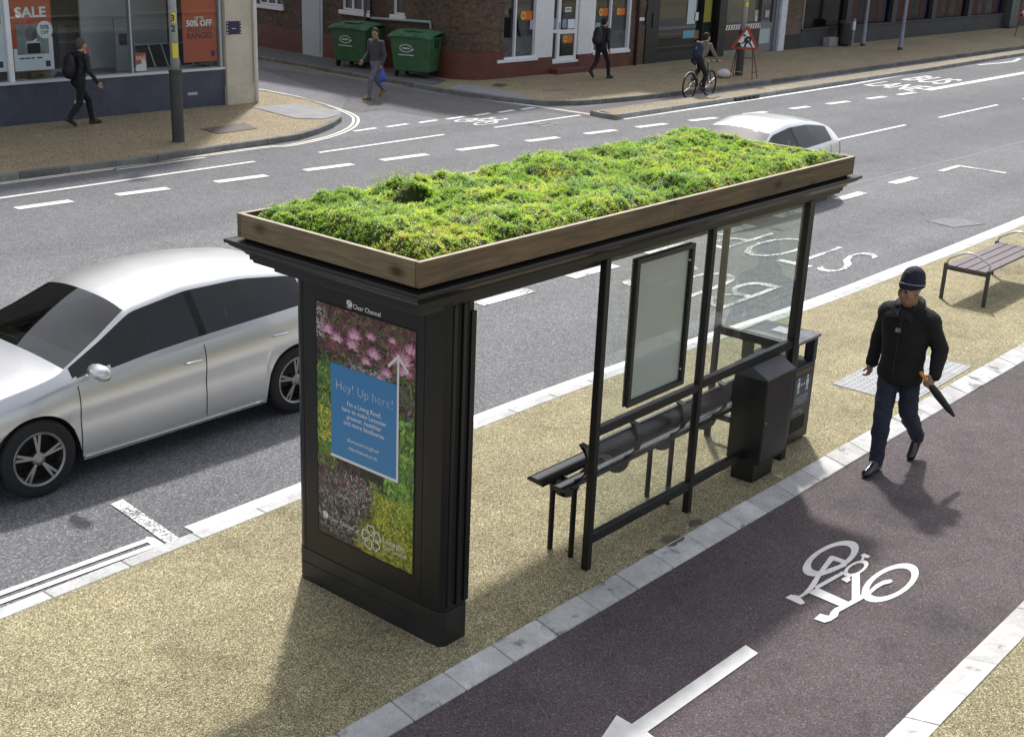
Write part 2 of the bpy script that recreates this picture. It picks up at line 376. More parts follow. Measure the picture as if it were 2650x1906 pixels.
# near cycle track
g = MB(); g.sheet([(-30,1.2),(140,.2),(140,4.6),(-30,5.3)], TRACK); struct('cycle_track', g, red_asphalt)
def ypav(x): return 4.60 - .0185*(x-4)
def ycyc(x): return 4.405 - .0205*(x-4.2)
kl = spline(kerbline, 6)
g = MB()
isl = [(p[0], p[1]) for p in kl] + [(120, ypav(120)), (-40, ypav(-40))]
g.slab(isl, -.2, 0); struct('pavement', g, gravel)
g = MB()
def yk2a(x): return 2.29 - .012*(x-6.27)
def yk2b(x): return 2.08 - .008*(x-6.47)
g.slab([(-30,yk2b(-30)),(140,yk2b(140)),(140,-6),(-30,-6)], -.2, .004); o = struct('pavement', g, gravel)
# near kerb: splayed blocks with open joints
def block_row(x0, x1, L, fa, fb, za, zb, gap=.007):
    g = MB(); x = x0
    while x < x1:
        a, b = x+gap, x+L
        A = [(a,fa(a)),(b,fa(b)),(b,fb(b)),(a,fb(a))]; jz = random.uniform(-.003,.003)
        if za == zb: top = [(q[0],q[1],za+jz) for q in A]
        else: top = [(*A[0],za+jz),(*A[1],za+jz),(*A[2],zb+jz),(*A[3],zb+jz)]
        bot = [(q[0],q[1],-.2) for q in A]
        g.add(top+bot, [(0,1,2,3),(0,4,5,1),(1,5,6,2),(2,6,7,3),(3,7,4,0)]); x += L
    return g
struct('kerb', block_row(-6, 60, .44, ypav, ycyc, .004, TRACK+.012), kerb_white, bevel=.008)
struct('kerb', block_row(-6, 60, .9, yk2a, yk2b, TRACK+.02, .012), kerb_white, bevel=.008)
def along(line, off):
    q = [Vector((p[0],p[1],0)) for p in line]; out = []
    for i, p in enumerate(q):
        t = q[min(i+1,len(q)-1)]-q[max(i-1,0)]; t.normalize(); out.append((p.x-t.y*off, p.y+t.x*off))
    return out
def resample(line, L):
    q = [Vector((p[0],p[1],0)) for p in line]; out = [q[0].copy()]; acc = 0; i = 0; pos = q[0].copy()
    need = L
    while i < len(q)-1:
        d = (q[i+1]-pos).length
        if d < need: need -= d; pos = q[i+1].copy(); i += 1
        else: pos = pos + (q[i+1]-pos).normalized()*need; out.append(pos.copy()); need = L
    return [(p.x,p.y) for p in out]
def kerb_run(line, width, ztop, L=.9, zb=-.25, gap=.006, slope=0):
    g = MB(); q = resample(line, L)
    for i in range(len(q)-1):
        a, b = Vector((*q[i],0)), Vector((*q[i+1],0)); t = (b-a).normalized(); n = Vector((-t.y,t.x,0))*width
        a2, b2 = a+t*gap, b
        A = [a2, b2, b2+n, a2+n]
        g.add([(p.x,p.y,ztop-(slope if k>1 else 0)) for k,p in enumerate(A)]+[(p.x,p.y,zb) for p in A], [(0,1,2,3),(0,4,5,1),(1,5,6,2),(2,6,7,3),(3,7,4,0)])
    return g
near = [p for p in kl if -8 < p[0] < 62]
struct('kerb', kerb_run(along(near,-.015), .13, .006, L=.6), kerb_pale, bevel=.01)
# far pavements -------------------------------------------------------------
ck = crop(0,0,3.398,0); ck2 = crop(600,0,3.398,0)
cornerk = [(-40,19.78),(5,19.78)] + [ck(0,1540)[:2], ck(1000,1420)[:2], ck(2240,1240)[:2]] + [ck2(*q)[:2] for q in ((500,1205),(800,1120),(930,1055),(970,1020),(955,985),(890,945),(660,868),(300,800))]
cornerk = cornerk + [(20.6,29),(20.9,34),(21.3,40)]
cks = spline(cornerk, 6)
cks = [p for i, p in enumerate(cks)]
g = MB(); g.slab([(p[0],p[1]) for p in along(cks,.12)] + [(-40,40)], -.25, 0); struct('pavement', g, gravel_far)
struct('kerb', kerb_run(cks, .13, .008), kerb_dark, bevel=.015)
ck3 = crop(1200,0,3.398,0); ck4 = crop(1800,0,2.668,0)
fark = [(26.1,40),(25.75,34),(25.6,31),(25.35,27),(25.18,24.6),(25.05,23.2),(25.05,22.2),(25.15,21.3),(25.36,20.7),(25.72,20.25),(26.3,19.95),(26.9,19.82),(28.5,19.6),(30.5,19.5),(33,19.44),(44,19.45),(60,19.5),(120,19.7)]
fks = spline(fark, 6)
g = MB(); g.slab([(p[0],p[1]) for p in along(fks,.12)] + [(120,40)], -.25, 0); struct('pavement', g, gravel_far)
struct('kerb', kerb_run(fks, .13, .008), kerb_dark, bevel=.015)
# dropped crossing and tarmac strip by the bins
fw_ = [p for p in along(fks,.14) if 24.0 < p[1] < 39 and p[0] < 26.4]
g = MB(); g.sheet([(p[0],p[1]) for p in fw_] + [(26.4,24.6),(26.7,25.4),(27.6,35),(28,39)], .006); struct('footway', g, asphalt_path_and_shade)
xe = [p for p in along(fks,.15) if 20.75 < p[1] < 23.4 and p[0] < 26.6]
g = MB(); g.sheet([(p[0],p[1]) for p in xe] + [ck3(560,845)[:2], ck3(160,760)[:2], ck3(-40,735)[:2]], .012); struct('crossing_paving', g, mat('grey paving slabs', (.25,.25,.26), .85, nz=[(3,.12)]))
g = MB(); g.sheet([p[:2] for p in [ck2(170,945),ck2(560,915),ck2(940,975),ck2(960,1010),ck2(800,1050),ck2(560,1045)]], .012); struct('crossing_paving', g, mat('pale paving slabs', (.26,.26,.265), .85, nz=[(3,.15)]))
# traffic island: rounded nose, kerbs, buff top
ci = crop(1200,0,3.398,0); ci4 = crop(1800,0,2.668,0)
nose = [(25.62,18.66),(25.3,18.55),(25.1,18.3),(25.2,18.02),(25.6,17.88)]
inner = [(120,18.95),(60,18.85),(44,18.72),(31,18.62)] + nose + [(31,17.92),(44,18.05),(60,18.3),(120,18.5)]
ins = spline(inner, 5)
g = MB(); g.slab([(p[0],p[1]) for p in along(ins,.1)], -.25, .0); struct('traffic_island', g, gravel_far)
struct('kerb', kerb_run(ins, .12, .008, L=.6), mat('grey concrete island kerb', (.24,.24,.23), .85, nz=[(3,.25),(30,.15)], island=.12), bevel=.015)
# ---------------------------------------------------------------- markings
ZM = ROAD+.008
def mark(mb, pts, w, z=ZM): mb.ribbon(pts, w, z)
def rect(mb, x0, x1, y0, y1, z=ZM): mb.sheet([(x0,y0),(x1,y0),(x1,y1),(x0,y1)], z)
g = MB()
def quad(f, L, z=ZM): g.sheet([f(*q)[:2] for q in L], z)
# lane dashes beside the bus lane
R_ = 1+ -ROAD/CAMZ
dl = [(2.3,3.2),(4.1,5.0),(5.95,6.85),(7.75,8.65),(9.55,10.44),(11.2,12.11),(13.0,14.02),(14.83,15.9),(16.59,17.72),(18.54,19.6),(20.47,21.42),(22.27,23.25),(23.99,25.03),(25.89,26.89),(28,28.9),(29.94,30.78),(31.68,32.75),(33.74,34.69),(35.42,36.46)]
def ydl(x): return np.interp(x, [0,10,14,20,25,30,36,45,120], [17.75,17.57,17.26,16.82,16.38,15.83,15.35,15.35,15.35])
for a, b in dl: g.ribbon([(R_*a, R_*ydl(a)), (R_*b, R_*ydl(b))], .2, ZM)
g.ribbon([(R_*37.3,R_*15.36),(R_*60,R_*15.4),(R_*115,R_*15.5)], .28, ZM)
for a, b in [(-1,7.5),(9.7,14.66),(16.19,19.67),(21.27,24.38)]: g.ribbon([(R_*a,R_*18.36),(R_*b,R_*18.38)], .1, ZM)
for k in range(-2, 9):
    a = 25.92+6*k; g.ribbon([(R_*a,R_*12.71),(R_*(a+4),R_*12.71)], .1, ZM)
for a, b in [(18.42,19.11),(19.39,20.06),(20.38,20.99),(21.27,21.9),(22.21,22.8),(23.05,23.66),(23.89,24.43)]: g.ribbon([(R_*a,R_*19.79),(R_*b,R_*19.83)], .13, ZM)
# bus lane edge and the long line across the mouth
g.ribbon([c3(1395,1050),c3(2240,925),c4(1100,580),c4(2268,365),(120,19.2)], .15, ZM)
struct('road_marking', g, white_paint)
g = MB()
for off in (0,.17):
    g.ribbon([(p[0]+off*.3, p[1]+off, ZM) for p in spline([c2(1620,770),c2(2243,880),c3(640,940),c3(1395,1050)], 6)], .09, ZM)
cl = [(-40,19.75)] + [c1(0,1620)[:2], c1(1000,1490)[:2], c1(2240,1310)[:2]] + [c2(*q)[:2] for q in ((500,1285),(850,1210),(1050,1130),(1100,1060),(1060,1010),(900,950),(560,850),(150,770))]
cls = spline(cl, 8)
g.ribbon(along(cls,-.03), .065, ZM); g.ribbon(along([p for p in cls if p[1] < 20.4 or p[0] > 19], .075), .06, ZM); 
struct('road_marking', g, cream_paint)
g = MB()
yl = spline([(26.6,42),(26.0,34)] + [c2(*q)[:2] for q in ((150,515),(620,600),(1240,715),(1620,770))], 6)
g.ribbon(yl, .07, ZM+.002); g.ribbon(along(yl, .2), .07, ZM+.002); struct('road_marking', g, yellow_paint)
# near edge: solid line from the box, double line, transverse mark, dashes and corner of the bus box
g = MB()
edge = [p for p in along(kl, .265) if p[0] > 5.6]
edge = [(R_*5.06, 7.335)] + edge
g.ribbon(edge, .27, ZM)
struct('road_marking', g, paint_mat('edge line paint', (.82,.82,.77), (.2,.2,.2), 38, .5))
g = MB()
g.sheet([cc(*q)[:2] for q in ((650,240),(720,210),(1075,455),(1000,485))], ZM)
for x in (11.0,12.8,14.6,16.4,18.2,20.3,22.5): g.ribbon([(R_*x,R_*9.66),(R_*(x+.95),R_*9.63)], .2, ZM)
g.ribbon([(R_*24.5,R_*9.57),(R_*25.49,R_*9.57)], .12, ZM+.001); g.ribbon([(R_*25.44,R_*9.6),(R_*25.44,R_*8.62)], .12, ZM)
struct('road_marking', g, worn_paint)
g = MB(); g.ribbon([(13,R_*10.25),(22.53*R_,R_*10.12),(26.6*R_,R_*9.93),(40,R_*9.7),(70,R_*9.4)], .035, ROAD+.004); struct('road_joint', g, mat('pale sealed joint', (.23,.245,.25), .7, nz=[(20,.3)]))
g = MB()
g.ribbon([cc(-300,862),cc(0,765),cc(870,450)], .056, ZM); g.ribbon([cc(-300,912),cc(0,815),cc(905,483)], .052, ZM)
g.ribbon([cc(850,445),cc(880,448),cc(955,495)], .075, ZM+.001)
struct('road_marking', g, paint_mat('fresh white line', (.85,.85,.83), (.3,.3,.3), 50, .4))
# words on the carriageway: text runs towards +y, its top points to -x
g = MB()
def word(body, x0, x1, y0, y1, bold=.0, flip=False):
    x0, x1, y0, y1 = (R_*t for t in (x0,x1,y0,y1))
    if not flip: text_mesh(g, body, (x1, y0, ZM), (0,1,0), (-1,0,0), width=y1-y0, height=x1-x0, bold=bold)
    else: text_mesh(g, body, (x0, y1, ZM), (0,-1,0), (1,0,0), width=y1-y0, height=x1-x0, bold=bold)
word('BUS', 13.05, 14.55, 7.52, 9.1, -.012); word('STOP', 15.65, 17.15, 7.36, 9.46, -.012)
struct('road_marking', g, paint_mat('worn road lettering', (.8,.8,.76), (.18,.18,.185), 30, .74))
g = MB(); word('BUS', 39.2, 41.2, 15.75, 17.05, .01, True); word('LANE', 36.7, 38.3, 15.55, 17.1, .01, True)
# the start of an arrow farther along the bus lane
g.ribbon([c4(1950,450),c4(2130,435),c4(2200,425),c4(2240,405)], .14, ZM)
struct('road_marking', g, white_paint)
# cycle symbol: outline surveyed on the near track, laid again smaller on the far lane
K = 1-TRACK/CAMZ
cy = crop(1967,1345,4.387,TRACK)
def fit_ring(pts):                      # axis aligned ellipse through surveyed outline points
    A = np.array([[p[0]**2, p[1]**2, p[0], p[1]] for p in pts]); k = np.linalg.lstsq(A, np.ones(len(pts)), rcond=None)[0]
    x0, y0 = -k[2]/(2*k[0]), -k[3]/(2*k[1]); c = 1+k[0]*x0**2+k[1]*y0**2; return x0, y0, math.sqrt(abs(c/k[0])), math.sqrt(abs(c/k[1]))
outl = {'a':((470,560),(560,430),(720,310),(900,250),(1060,255),(1132,330),(1075,430),(960,520),(760,610),(600,637),(500,615)),
        'b':((1165,840),(1200,740),(1330,600),(1480,515),(1600,488),(1740,525),(1782,610),(1730,730),(1600,850),(1430,930),(1300,945),(1200,900)),
        'c':((952,600),(985,540),(1060,485),(1150,462),(1220,480),(1228,510),(1190,565),(1110,620),(1010,650))}
polys = [((285,885),(350,850),(420,860),(470,895),(510,945),(460,965)),
  ((425,872),(480,840),(545,770),(640,625),(700,620),(640,735),(590,800),(540,840),(470,882)),
  ((640,640),(670,580),(790,415),(825,410),(850,440),(740,570),(700,640)),
  ((800,420),(830,412),(990,470),(965,505),(820,462)),
  ((690,632),(745,570),(960,492),(985,525),(720,632)),
  ((610,765),(930,588),(965,612),(650,790)),
  ((550,835),(645,772),(1000,935),(905,985)),
  ((1040,622),(1130,600),(1132,885),(1040,915)),
  ((610,1130),(680,1070),(780,1095),(805,1045),(850,1005),(920,980),(1160,848),(1195,888),(895,1050),(880,1100),(800,1152),(730,1172)),
  ((1235,810),(1310,740),(1400,695),(1480,680),(1505,700),(1480,722),(1400,742),(1320,790),(1255,845)),
  ((1140,405),(1180,385),(1250,420),(1215,442),(1188,430),(1168,468),(1140,465),(1158,428)),
  ((915,680),(950,660),(988,650),(1008,622),(1032,632),(1015,670),(1030,690),(985,720))]
sym = []
for k, f_ in (('a',.72),('b',.74),('c',.66)):
    x0, y0, rx, ry = fit_ring([cy(*q) for q in outl[k]])
    for i in range(56):
        t0, t1 = 2*pi*i/56, 2*pi*(i+1)/56
        sym.append([(x0+rx*r_*math.cos(t_), y0+ry*r_*math.sin(t_)) for r_, t_ in ((1,t0),(1,t1),(f_,t1),(f_,t0))])
sym += [[cy(*q)[:2] for q in P_] for P_ in polys]
g = MB()
for i, P_ in enumerate(sym): g.sheet(P_, TRACK+.004+(.0003*(i//56) if i < 168 else .0009+.0003*(i-168)))
struct('cycle_symbol', g, track_paint)
g = MB(); q = c3(185,1066)
for i, P_ in enumerate(sym): g.sheet([(q[0]-(p[0]-7.93)*1.05, q[1]+(p[1]-3.29)*1.15) for p in P_], ZM+(.0003*(i//56) if i < 168 else .0009+.0003*(i-168)))
struct('cycle_symbol', g, white_paint)
g = MB(); g.sheet([(6.55*K,3.265*K),(6.58*K,3.375*K),(5.36*K,3.415*K),(5.37*K,3.53*K),(4.75*K,3.36*K),(5.33*K,3.19*K),(5.36*K,3.305*K)][::-1], TRACK+.006)
struct('arrow_marking', g, track_paint)
# tactile paving by the kerb
g = MB(); cp0 = crop(2100,600,2.038,0)
x0, x1 = 11.6, 13.24; yt0, yt1 = 4.5, 5.32
for i in range(4):
    for j in range(2):
        g.box(x0+.41*i, x0+.41*i+.405, yt0+.41*j, yt0+.41*j+.405, -.05, .008)
        for a in range(6):
            for b in range(6):
                g.lathe([(.013,.008),(.009,.013)], (x0+.41*i+.034+a*.067, yt0+.41*j+.034+b*.067, 0), 6)
struct('tactile_paving', g, tactile_mat)
# inspection covers
def cover(q, z, label, m=iron, grp=None):
    g = MB(); g.slab([p[:2] for p in q], z-.03, z+.012); return tag(obj('inspection_cover', g, m), label, 'manhole cover')
cover([c1(1765,1185),c1(2150,1130),c1(2260,1180),c1(1920,1228)], 0, 'large brown iron cover in the pavement beside the lamp post near the shop corner')
o = cover([ck3(250,755),ck3(300,738),ck3(385,750),ck3(330,765)], .012, 'small dark cover in the pavement by the rounded brick corner')
g = MB(); q = [ck3(1830,618),ck3(1960,600),ck3(2010,622),ck3(1890,642)]
g.ribbon(q, .06, .006, closed=True); struct('pavement_joint', g, iron)
g = MB(); q = [ck3(690,806),ck3(870,790),ck3(990,806)]; g.ribbon(q, .05, .006); struct('pavement_joint', g, iron)
g = MB(); a = c3(480,1092); b = c3(830,1085)
g.ribbon([c3(480,1105),c3(620,1080),c3(835,1082),c3(690,1112)], .09, ROAD+.007, closed=True); struct('road_joint', g, mat('pale cover surround', (.27,.27,.275), .8, nz=[(12,.2)]))
cover([c3(560,1100),c3(640,1086),c3(760,1087),c3(680,1104)], ROAD, 'rectangular iron cover in the road in front of the traffic island nose', mat('worn iron road cover', (.13,.13,.135), .5, nz=[(20,.3)]))
c9 = crop(2400,560,6.272,ROAD)
cover([c9(-20,75),c9(480,20),c9(930,125),c9(420,185)], ROAD-.004, 'flat rectangular cover in the near lane beyond the street bench', mat('grey cover infilled with asphalt', (.17,.17,.176), .75, nz=[(14,.3),(60,.2)], bump=(80,.4)))
# damp patches with ragged outlines
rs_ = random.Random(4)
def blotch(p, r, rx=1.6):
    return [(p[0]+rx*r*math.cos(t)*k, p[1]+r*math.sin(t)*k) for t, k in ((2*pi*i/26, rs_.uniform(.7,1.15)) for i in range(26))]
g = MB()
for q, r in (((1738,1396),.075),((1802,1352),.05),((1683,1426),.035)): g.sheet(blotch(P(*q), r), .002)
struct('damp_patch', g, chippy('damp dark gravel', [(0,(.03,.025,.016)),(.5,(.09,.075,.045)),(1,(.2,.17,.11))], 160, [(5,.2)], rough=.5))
# gully slot in the island kerb
g = MB(); a = c4(180,690); g.box(a[0], a[0]+1.25, 17.86, 17.9, -.1, -.01)
for i in range(4): g.box(a[0]+.2+.25*i, a[0]+.24+.25*i, 17.84, 17.87, -.1, -.01)
tag(obj('kerb_drain', g, mat('black iron', (.02,.02,.02), .6)), 'black slotted drain set in the island kerb below the cyclist', 'drain')
# ================================================================ BUS SHELTER
black = mat('black powder coat', (.0095,.0095,.0098), .38, nz=[(3,.25)], spec=.38, bump=(300,.04), rvar=.1)
black_worn = mat('scuffed black plinth', (.014,.014,.0145), .5, nz=[(5,.4),(60,.3)], bump=(200,.06))
groove = mat('dark recess', (.003,.003,.003), .8)
steel = mat('bolt steel', (.55,.55,.55), .3, metal=1.0)
pane = glass_mat('clear shelter glass', (.93,.955,.945), 1.5, .014)
frost = glass_mat('frosted back of the poster case', (.62,.63,.63), 1.35, .72)
def wood_mat(name, c, along=0):
    m, nt, b = nodes(name); setin(b, 'Roughness', .75); setin(b, 'Specular IOR Level', .25)
    sc_ = [9,9,9]; sc_[along] = .7
    co = coords(nt, 'Object', tuple(sc_)); n = N(nt, 'ShaderNodeTexNoise', Scale=3.2, Detail=8.0, Roughness=.62, Distortion=.9); nt.links.new(co, n.inputs['Vector'])
    r = ramp(nt, [(.25, sc(c,.55)), (.45, sc(c,.85)), (.6, sc(c,1.1)), (.8, sc(c,1.5))]); nt.links.new(n.outputs[0], r.inputs[0])
    sk = [4,4,4]; sk[along] = 2.2
    co2 = coords(nt, 'Object', tuple(sk)); v = N(nt, 'ShaderNodeTexVoronoi', Scale=1.0); nt.links.new(co2, v.inputs['Vector'])
    r2 = ramp(nt, [(.05, (.3,.25,.2)), (.13, (.75,.72,.7)), (.2, (1,1,1))]); nt.links.new(v.outputs['Distance'], r2.inputs[0])
    n3 = N(nt, 'ShaderNodeTexNoise', Scale=1.1, Detail=3.0); co3 = coords(nt); nt.links.new(co3, n3.inputs['Vector'])
    r3 = ramp(nt, [(.35, (.78,.8,.8)), (.65, (1.15,1.1,1.05))]); nt.links.new(n3.outputs[0], r3.inputs[0])
    c2_ = mixc(nt, 1., mixc(nt, 1., r.outputs[0], r2.outputs[0], 'MULTIPLY'), r3.outputs[0], 'MULTIPLY'); nt.links.new(c2_, b.inputs['Base Color'])
    bp = N(nt, 'ShaderNodeBump', Strength=.35); bp.inputs['Distance'].default_value = .004; nt.links.new(n.outputs[0], bp.inputs['Height']); nt.links.new(bp.outputs[0], b.inputs['Normal'])
    return m
wood_x = wood_mat('weathered softwood long board toned for shade', (.15,.112,.068), 0)  # long boards darkened in colour for the side lying in shade
wood_y = wood_mat('weathered softwood end board', (.2,.16,.1), 1)
wood_top = mat('sawn board edge', (.42,.36,.28), .8, nz=[(12,.2)])
sh = thing('bus_shelter', 'black glazed bus shelter with a planted roof and an advertising panel at its end', 'bus shelter', (7.4,5.4,0))
# posts
for x0, x1, y0, y1, z1 in ((6.645,6.70,4.72,4.775,2.30),(7.962,8.018,4.72,4.775,2.30),(9.44,9.53,4.715,4.79,2.30),(9.455,9.505,5.465,5.515,2.30)):
    g = MB(); g.box(x0,x1,y0,y1,0,z1); obj('post', g, black, sh, bevel=.006)
    if x1 > 9 and y0 < 5:
        pass
def rail(x0,x1,y0,y1,z0,z1):
    g = MB(); g.box(x0,x1,y0,y1,z0,z1); obj('rail', g, black, sh, bevel=.005)
rail(6.702,7.96,4.722,4.773,.20,.275); rail(8.02,9.438,4.722,4.773,.215,.285)
rail(6.702,7.96,4.722,4.773,1.03,1.095); rail(8.02,9.438,4.722,4.773,1.04,1.112)
rail(9.46,9.50,4.792,5.463,.985,1.062); rail(9.46,9.50,4.792,5.463,.19,.25)
for x0,x1,z0,z1 in ((6.70,7.962,.27,1.035),(6.70,7.962,1.09,2.29),(8.018,9.44,.28,1.045),(8.018,9.44,1.107,2.29)):
    g = MB(); g.box(x0,x1,4.744,4.752,z0,z1); obj('glass_pane', g, pane, sh)
for z0,z1 in ((.245,.99),(1.058,2.29)):
    g = MB(); g.box(9.476,9.484,4.79,5.465,z0,z1); obj('glass_pane', g, pane, sh)
# poster case hung in the first bay
cx0,cx1,cz0,cz1 = 7.015,7.74,1.15,2.232
cf = MB(); fw = .036
for a in ((cx0,cx1,cz0,cz0+fw),(cx0,cx1,cz1-fw,cz1)): cf.box(a[0],a[1],4.752,4.775,a[2],a[3]); cf.box(a[0],a[1],4.722,4.744,a[2],a[3])
for a in ((cx0,cx0+fw),(cx1-fw,cx1)): cf.box(a[0],a[1],4.752,4.775,cz0+fw,cz1-fw); cf.box(a[0],a[1],4.722,4.744,cz0+fw,cz1-fw)
case = obj('poster_case', cf, mat('worn black case frame', (.016,.016,.013), .45, nz=[(30,.5)]), sh, bevel=.004)
g = MB(); g.box(cx0+fw,cx1-fw,4.757,4.768,cz0+fw,cz1-fw); obj('frosted_panel', g, frost, case)
g = MB()
for x,z in ((cx0+.05,cz0+.13),(cx1-.05,cz0+.13),(cx0+.05,cz1-.12),(cx1-.05,cz1-.12)): g.lathe([(.008,0),(.008,.012),(.004,.016)], (x,4.743,z), 10, (0,-1,0))
obj_split('screw', g, steel, case)
# roof: cornice swept round the rectangle
def ringsweep(mb, prof, x0,x1,y0,y1):       # prof: list of (inset, z)
    n = len(prof); vs = []
    for i, (d, z) in enumerate(prof): vs += [(x0+d,y0+d,z),(x1-d,y0+d,z),(x1-d,y1-d,z),(x0+d,y1-d,z)]
    fs = []
    for i in range(n-1):
        for k in range(4): fs.append((4*i+k, 4*i+(k+1)%4, 4*i+4+(k+1)%4, 4*i+4+k))
    fs.append((3,2,1,0)); fs.append(tuple(4*(n-1)+k for k in range(4))); mb.add(vs, fs)
X0,X1,Y0,Y1 = 4.75,10.09,4.60,6.275
prof = [(.2,2.285),(.165,2.285),(.165,2.30),(.125,2.302),(.123,2.318),(.11,2.322),(.107,2.352),(.095,2.357),(.085,2.372),(.066,2.386),(.044,2.398),(.028,2.410),(.018,2.420),(.018,2.427),(.0,2.430),(-.002,2.447),(.003,2.452),(.02,2.4535),(.2,2.47)]
g = MB(); ringsweep(g, prof, X0,X1,Y0,Y1); corn = obj('roof_cornice', g, black, sh)
g = MB(); g.box(4.98,9.9,4.80,6.08,2.24,2.286); obj('roof_beam', g, black_worn, sh)
# timber planter
pf = MB(); zb, zt = 2.475, 2.622; px0,px1,py0,py1 = 4.792,9.985,4.636,6.192; T = .032
mats_ = [wood_x, wood_y, wood_top]
def board(n, x0,x1,y0,y1,m):
    g = MB(); g.box(x0,x1,y0,y1,zb,zt)
    o = obj(n, g, [m, wood_top], sh, bevel=.003)
    for p in o.data.polygons:
        if p.normal.z > .9: p.material_index = 1
    return o
board('planter_board', px0+.002,7.28,py0,py0+T,wood_x); board('planter_board', 7.283,px1,py0+.001,py0+T+.001,wood_x)
board('planter_board', px0,px0+T,py0+T+.0015,py1-T-.001,wood_y); board('planter_board', px1-T,px1,py0+T+.0015,py1-T-.001,wood_y)
board('planter_board', px0,px1,py1-T,py1,wood_x)
soilm = mat('black planting tray and soil', (.014,.012,.01), .8, nz=[(12,.5)], bump=(40,.8,.02))
g = MB(); g.box(px0+T+.001,px1-T-.001,py0+T+.003,py1-T-.002,2.46,2.545); obj('planting_tray', g, soilm, sh)
g = MB()
for y in (4.69,4.70): g.box(4.83,4.842,4.68,6.14,2.545,2.60)
g.box(4.85,5.6,4.672,4.684,2.545,2.595); obj('tray_edge', g, mat('black plastic edging', (.012,.012,.012), .3), sh)
# ---- advertising panel
FXp = 5.178
cham = [(FXp,4.925),(FXp,6.075),(FXp+.02,6.115),(FXp+.06,6.135),(5.40,6.135),(5.415,6.12),(5.415,4.785),(5.40,4.77),(5.215,4.77),(5.185,4.80)]
g = MB(); g.slab(cham[::-1], .245, 2.288)
adp = obj('advertising_panel', g, black, sh, bevel=.004)
pl_ = [(FXp-.004,4.92),(FXp-.004,6.08),(FXp+.018,6.12),(FXp+.06,6.139),(5.402,6.139),(5.419,6.122),(5.419,4.782),(5.402,4.766),(5.213,4.766),(5.181,4.797)]
g = MB(); g.slab(pl_[::-1], 0, .243); obj('plinth', g, black_worn, adp, bevel=.003)
g = MB(); g.box(FXp-.0065,FXp-.003,4.92,6.08,.141,.145); obj('plinth_joint', g, groove, adp)
g = MB()      # recess lines and side tracks
g.box(FXp-.0015,FXp+.004,4.952,4.957,.25,2.28); g.box(FXp-.0015,FXp+.004,6.045,6.05,.25,2.28)
g.box(5.262,5.29,4.7685,4.775,.3,2.27); g.box(5.335,5.362,4.7685,4.775,.3,2.27)
obj_split('groove', g, groove, adp)
g = MB(); g.box(5.297,5.325,4.752,4.769,.27,2.26); g.box(5.37,5.412,4.756,4.769,.27,2.2); g.box(5.222,5.252,4.759,4.769,.27,2.26); obj_split('side_track', g, black, adp, bevel=.003)
g = MB()
for z in (.40,.36): g.lathe([(.008,0),(.008,.003)], (5.311,4.752,z), 10, (0,-1,0))
obj_split('bolt_hole', g, groove, adp)
# poster: printed picture of flowering roof plants with a blue notice
PY0,PY1,PZ0,PZ1 = 5.026,5.91,.432,2.05
def shp(mb, pts, lift, tone=None):
    mb.add([(FXp-lift, y, z) for y, z in pts], [tuple(range(len(pts)))])
class Print:                       # flat coloured print, each blade a sliver of ink
    def __init__(s): s.mb = MB(); s.t = []
    def poly(s, pts, col, lift):
        s.mb.add([(FXp-lift, min(max(y,PY0),PY1), min(max(z,PZ0),PZ1)) for y,z in pts], [tuple(range(len(pts)))]); s.t.append(col)
pr = Print(); R = random.Random(5)
def jit(c, k=.25): f = 1+R.uniform(-k,k); return tuple(max(0,min(1,x*f*(1+R.uniform(-.12,.12)))) for x in c)
ny, nz = 14, 26
def bgcol(u, v):                   # u 0..1 left to right, v 0..1 bottom to top
    pink=(.15,.06,.075); green=(.07,.13,.03); dark=(.03,.032,.022); yel=(.2,.19,.025); grey=(.11,.105,.1); mauve=(.075,.035,.035); lime=(.085,.15,.035)
    if v > .8: c = [pink, mauve, (.09,.12,.04)][R.choice([0,0,1,2])]
    elif v > .62: c = [mauve, green, grey][R.choice([0,1,2])] if u > .2 else [green, dark][R.choice([0,1])]
    elif v > .32: c = [green, yel][R.choice([0,1])] if u < .2 else ([lime, dark, green][R.choice([0,0,1,2])] if u > .7 else dark)
    elif v > .14: c = [grey, mauve, dark][R.choice([0,1,2])] if u < .55 else [lime, green, yel][R.choice([0,1,2])]
    else: c = [grey, dark, mauve][R.choice([0,1,2])] if u < .45 else [yel, (.14,.14,.02), green][R.choice([0,0,1,2])]
    return c
def uvp(u, v): return (PY1-(PY1-PY0)*u, PZ0+(PZ1-PZ0)*v)
for i in range(ny):
    for j in range(nz):
        a,b,c,d = i/ny,(i+1)/ny,j/nz,(j+1)/nz
        pr.poly([uvp(a,c),uvp(b,c),uvp(b,d),uvp(a,d)], jit(bgcol((a+b)/2,(c+d)/2),.2), .0005)
lift = .001
def blade(u, v, ang, L, W, col):
    global lift; y, z = uvp(u, v); dy, dz = -math.cos(ang)*L, math.sin(ang)*L; ny_, nz_ = -dz/L*W, dy/L*W
    lift += 4e-7
    pr.poly([(y,z),(y+dy*.45+ny_,z+dz*.45+nz_),(y+dy,z+dz),(y+dy*.45-ny_,z+dz*.45-nz_)], col, lift)
for k in range(4200):
    u, v = R.random(), R.random(); blade(u, v, R.uniform(-.6,3.7), R.uniform(.025,.085), R.uniform(.004,.013), jit(bgcol(u,v),.75))
def clump(u0,u1,v0,v1,n,cols,L,W,a0=-.6,a1=3.7):
    for k in range(n): blade(R.uniform(u0,u1), R.uniform(v0,v1), R.uniform(a0,a1), R.uniform(L*.5,L), R.uniform(W*.6,W), jit(R.choice(cols),.4))
clump(0,.22,.3,.75,420,[(.11,.2,.04),(.16,.25,.05),(.05,.11,.025)],.07,.012,.2,2.9)
clump(.02,.2,.42,.56,160,[(.42,.38,.04),(.3,.32,.05)],.045,.008)
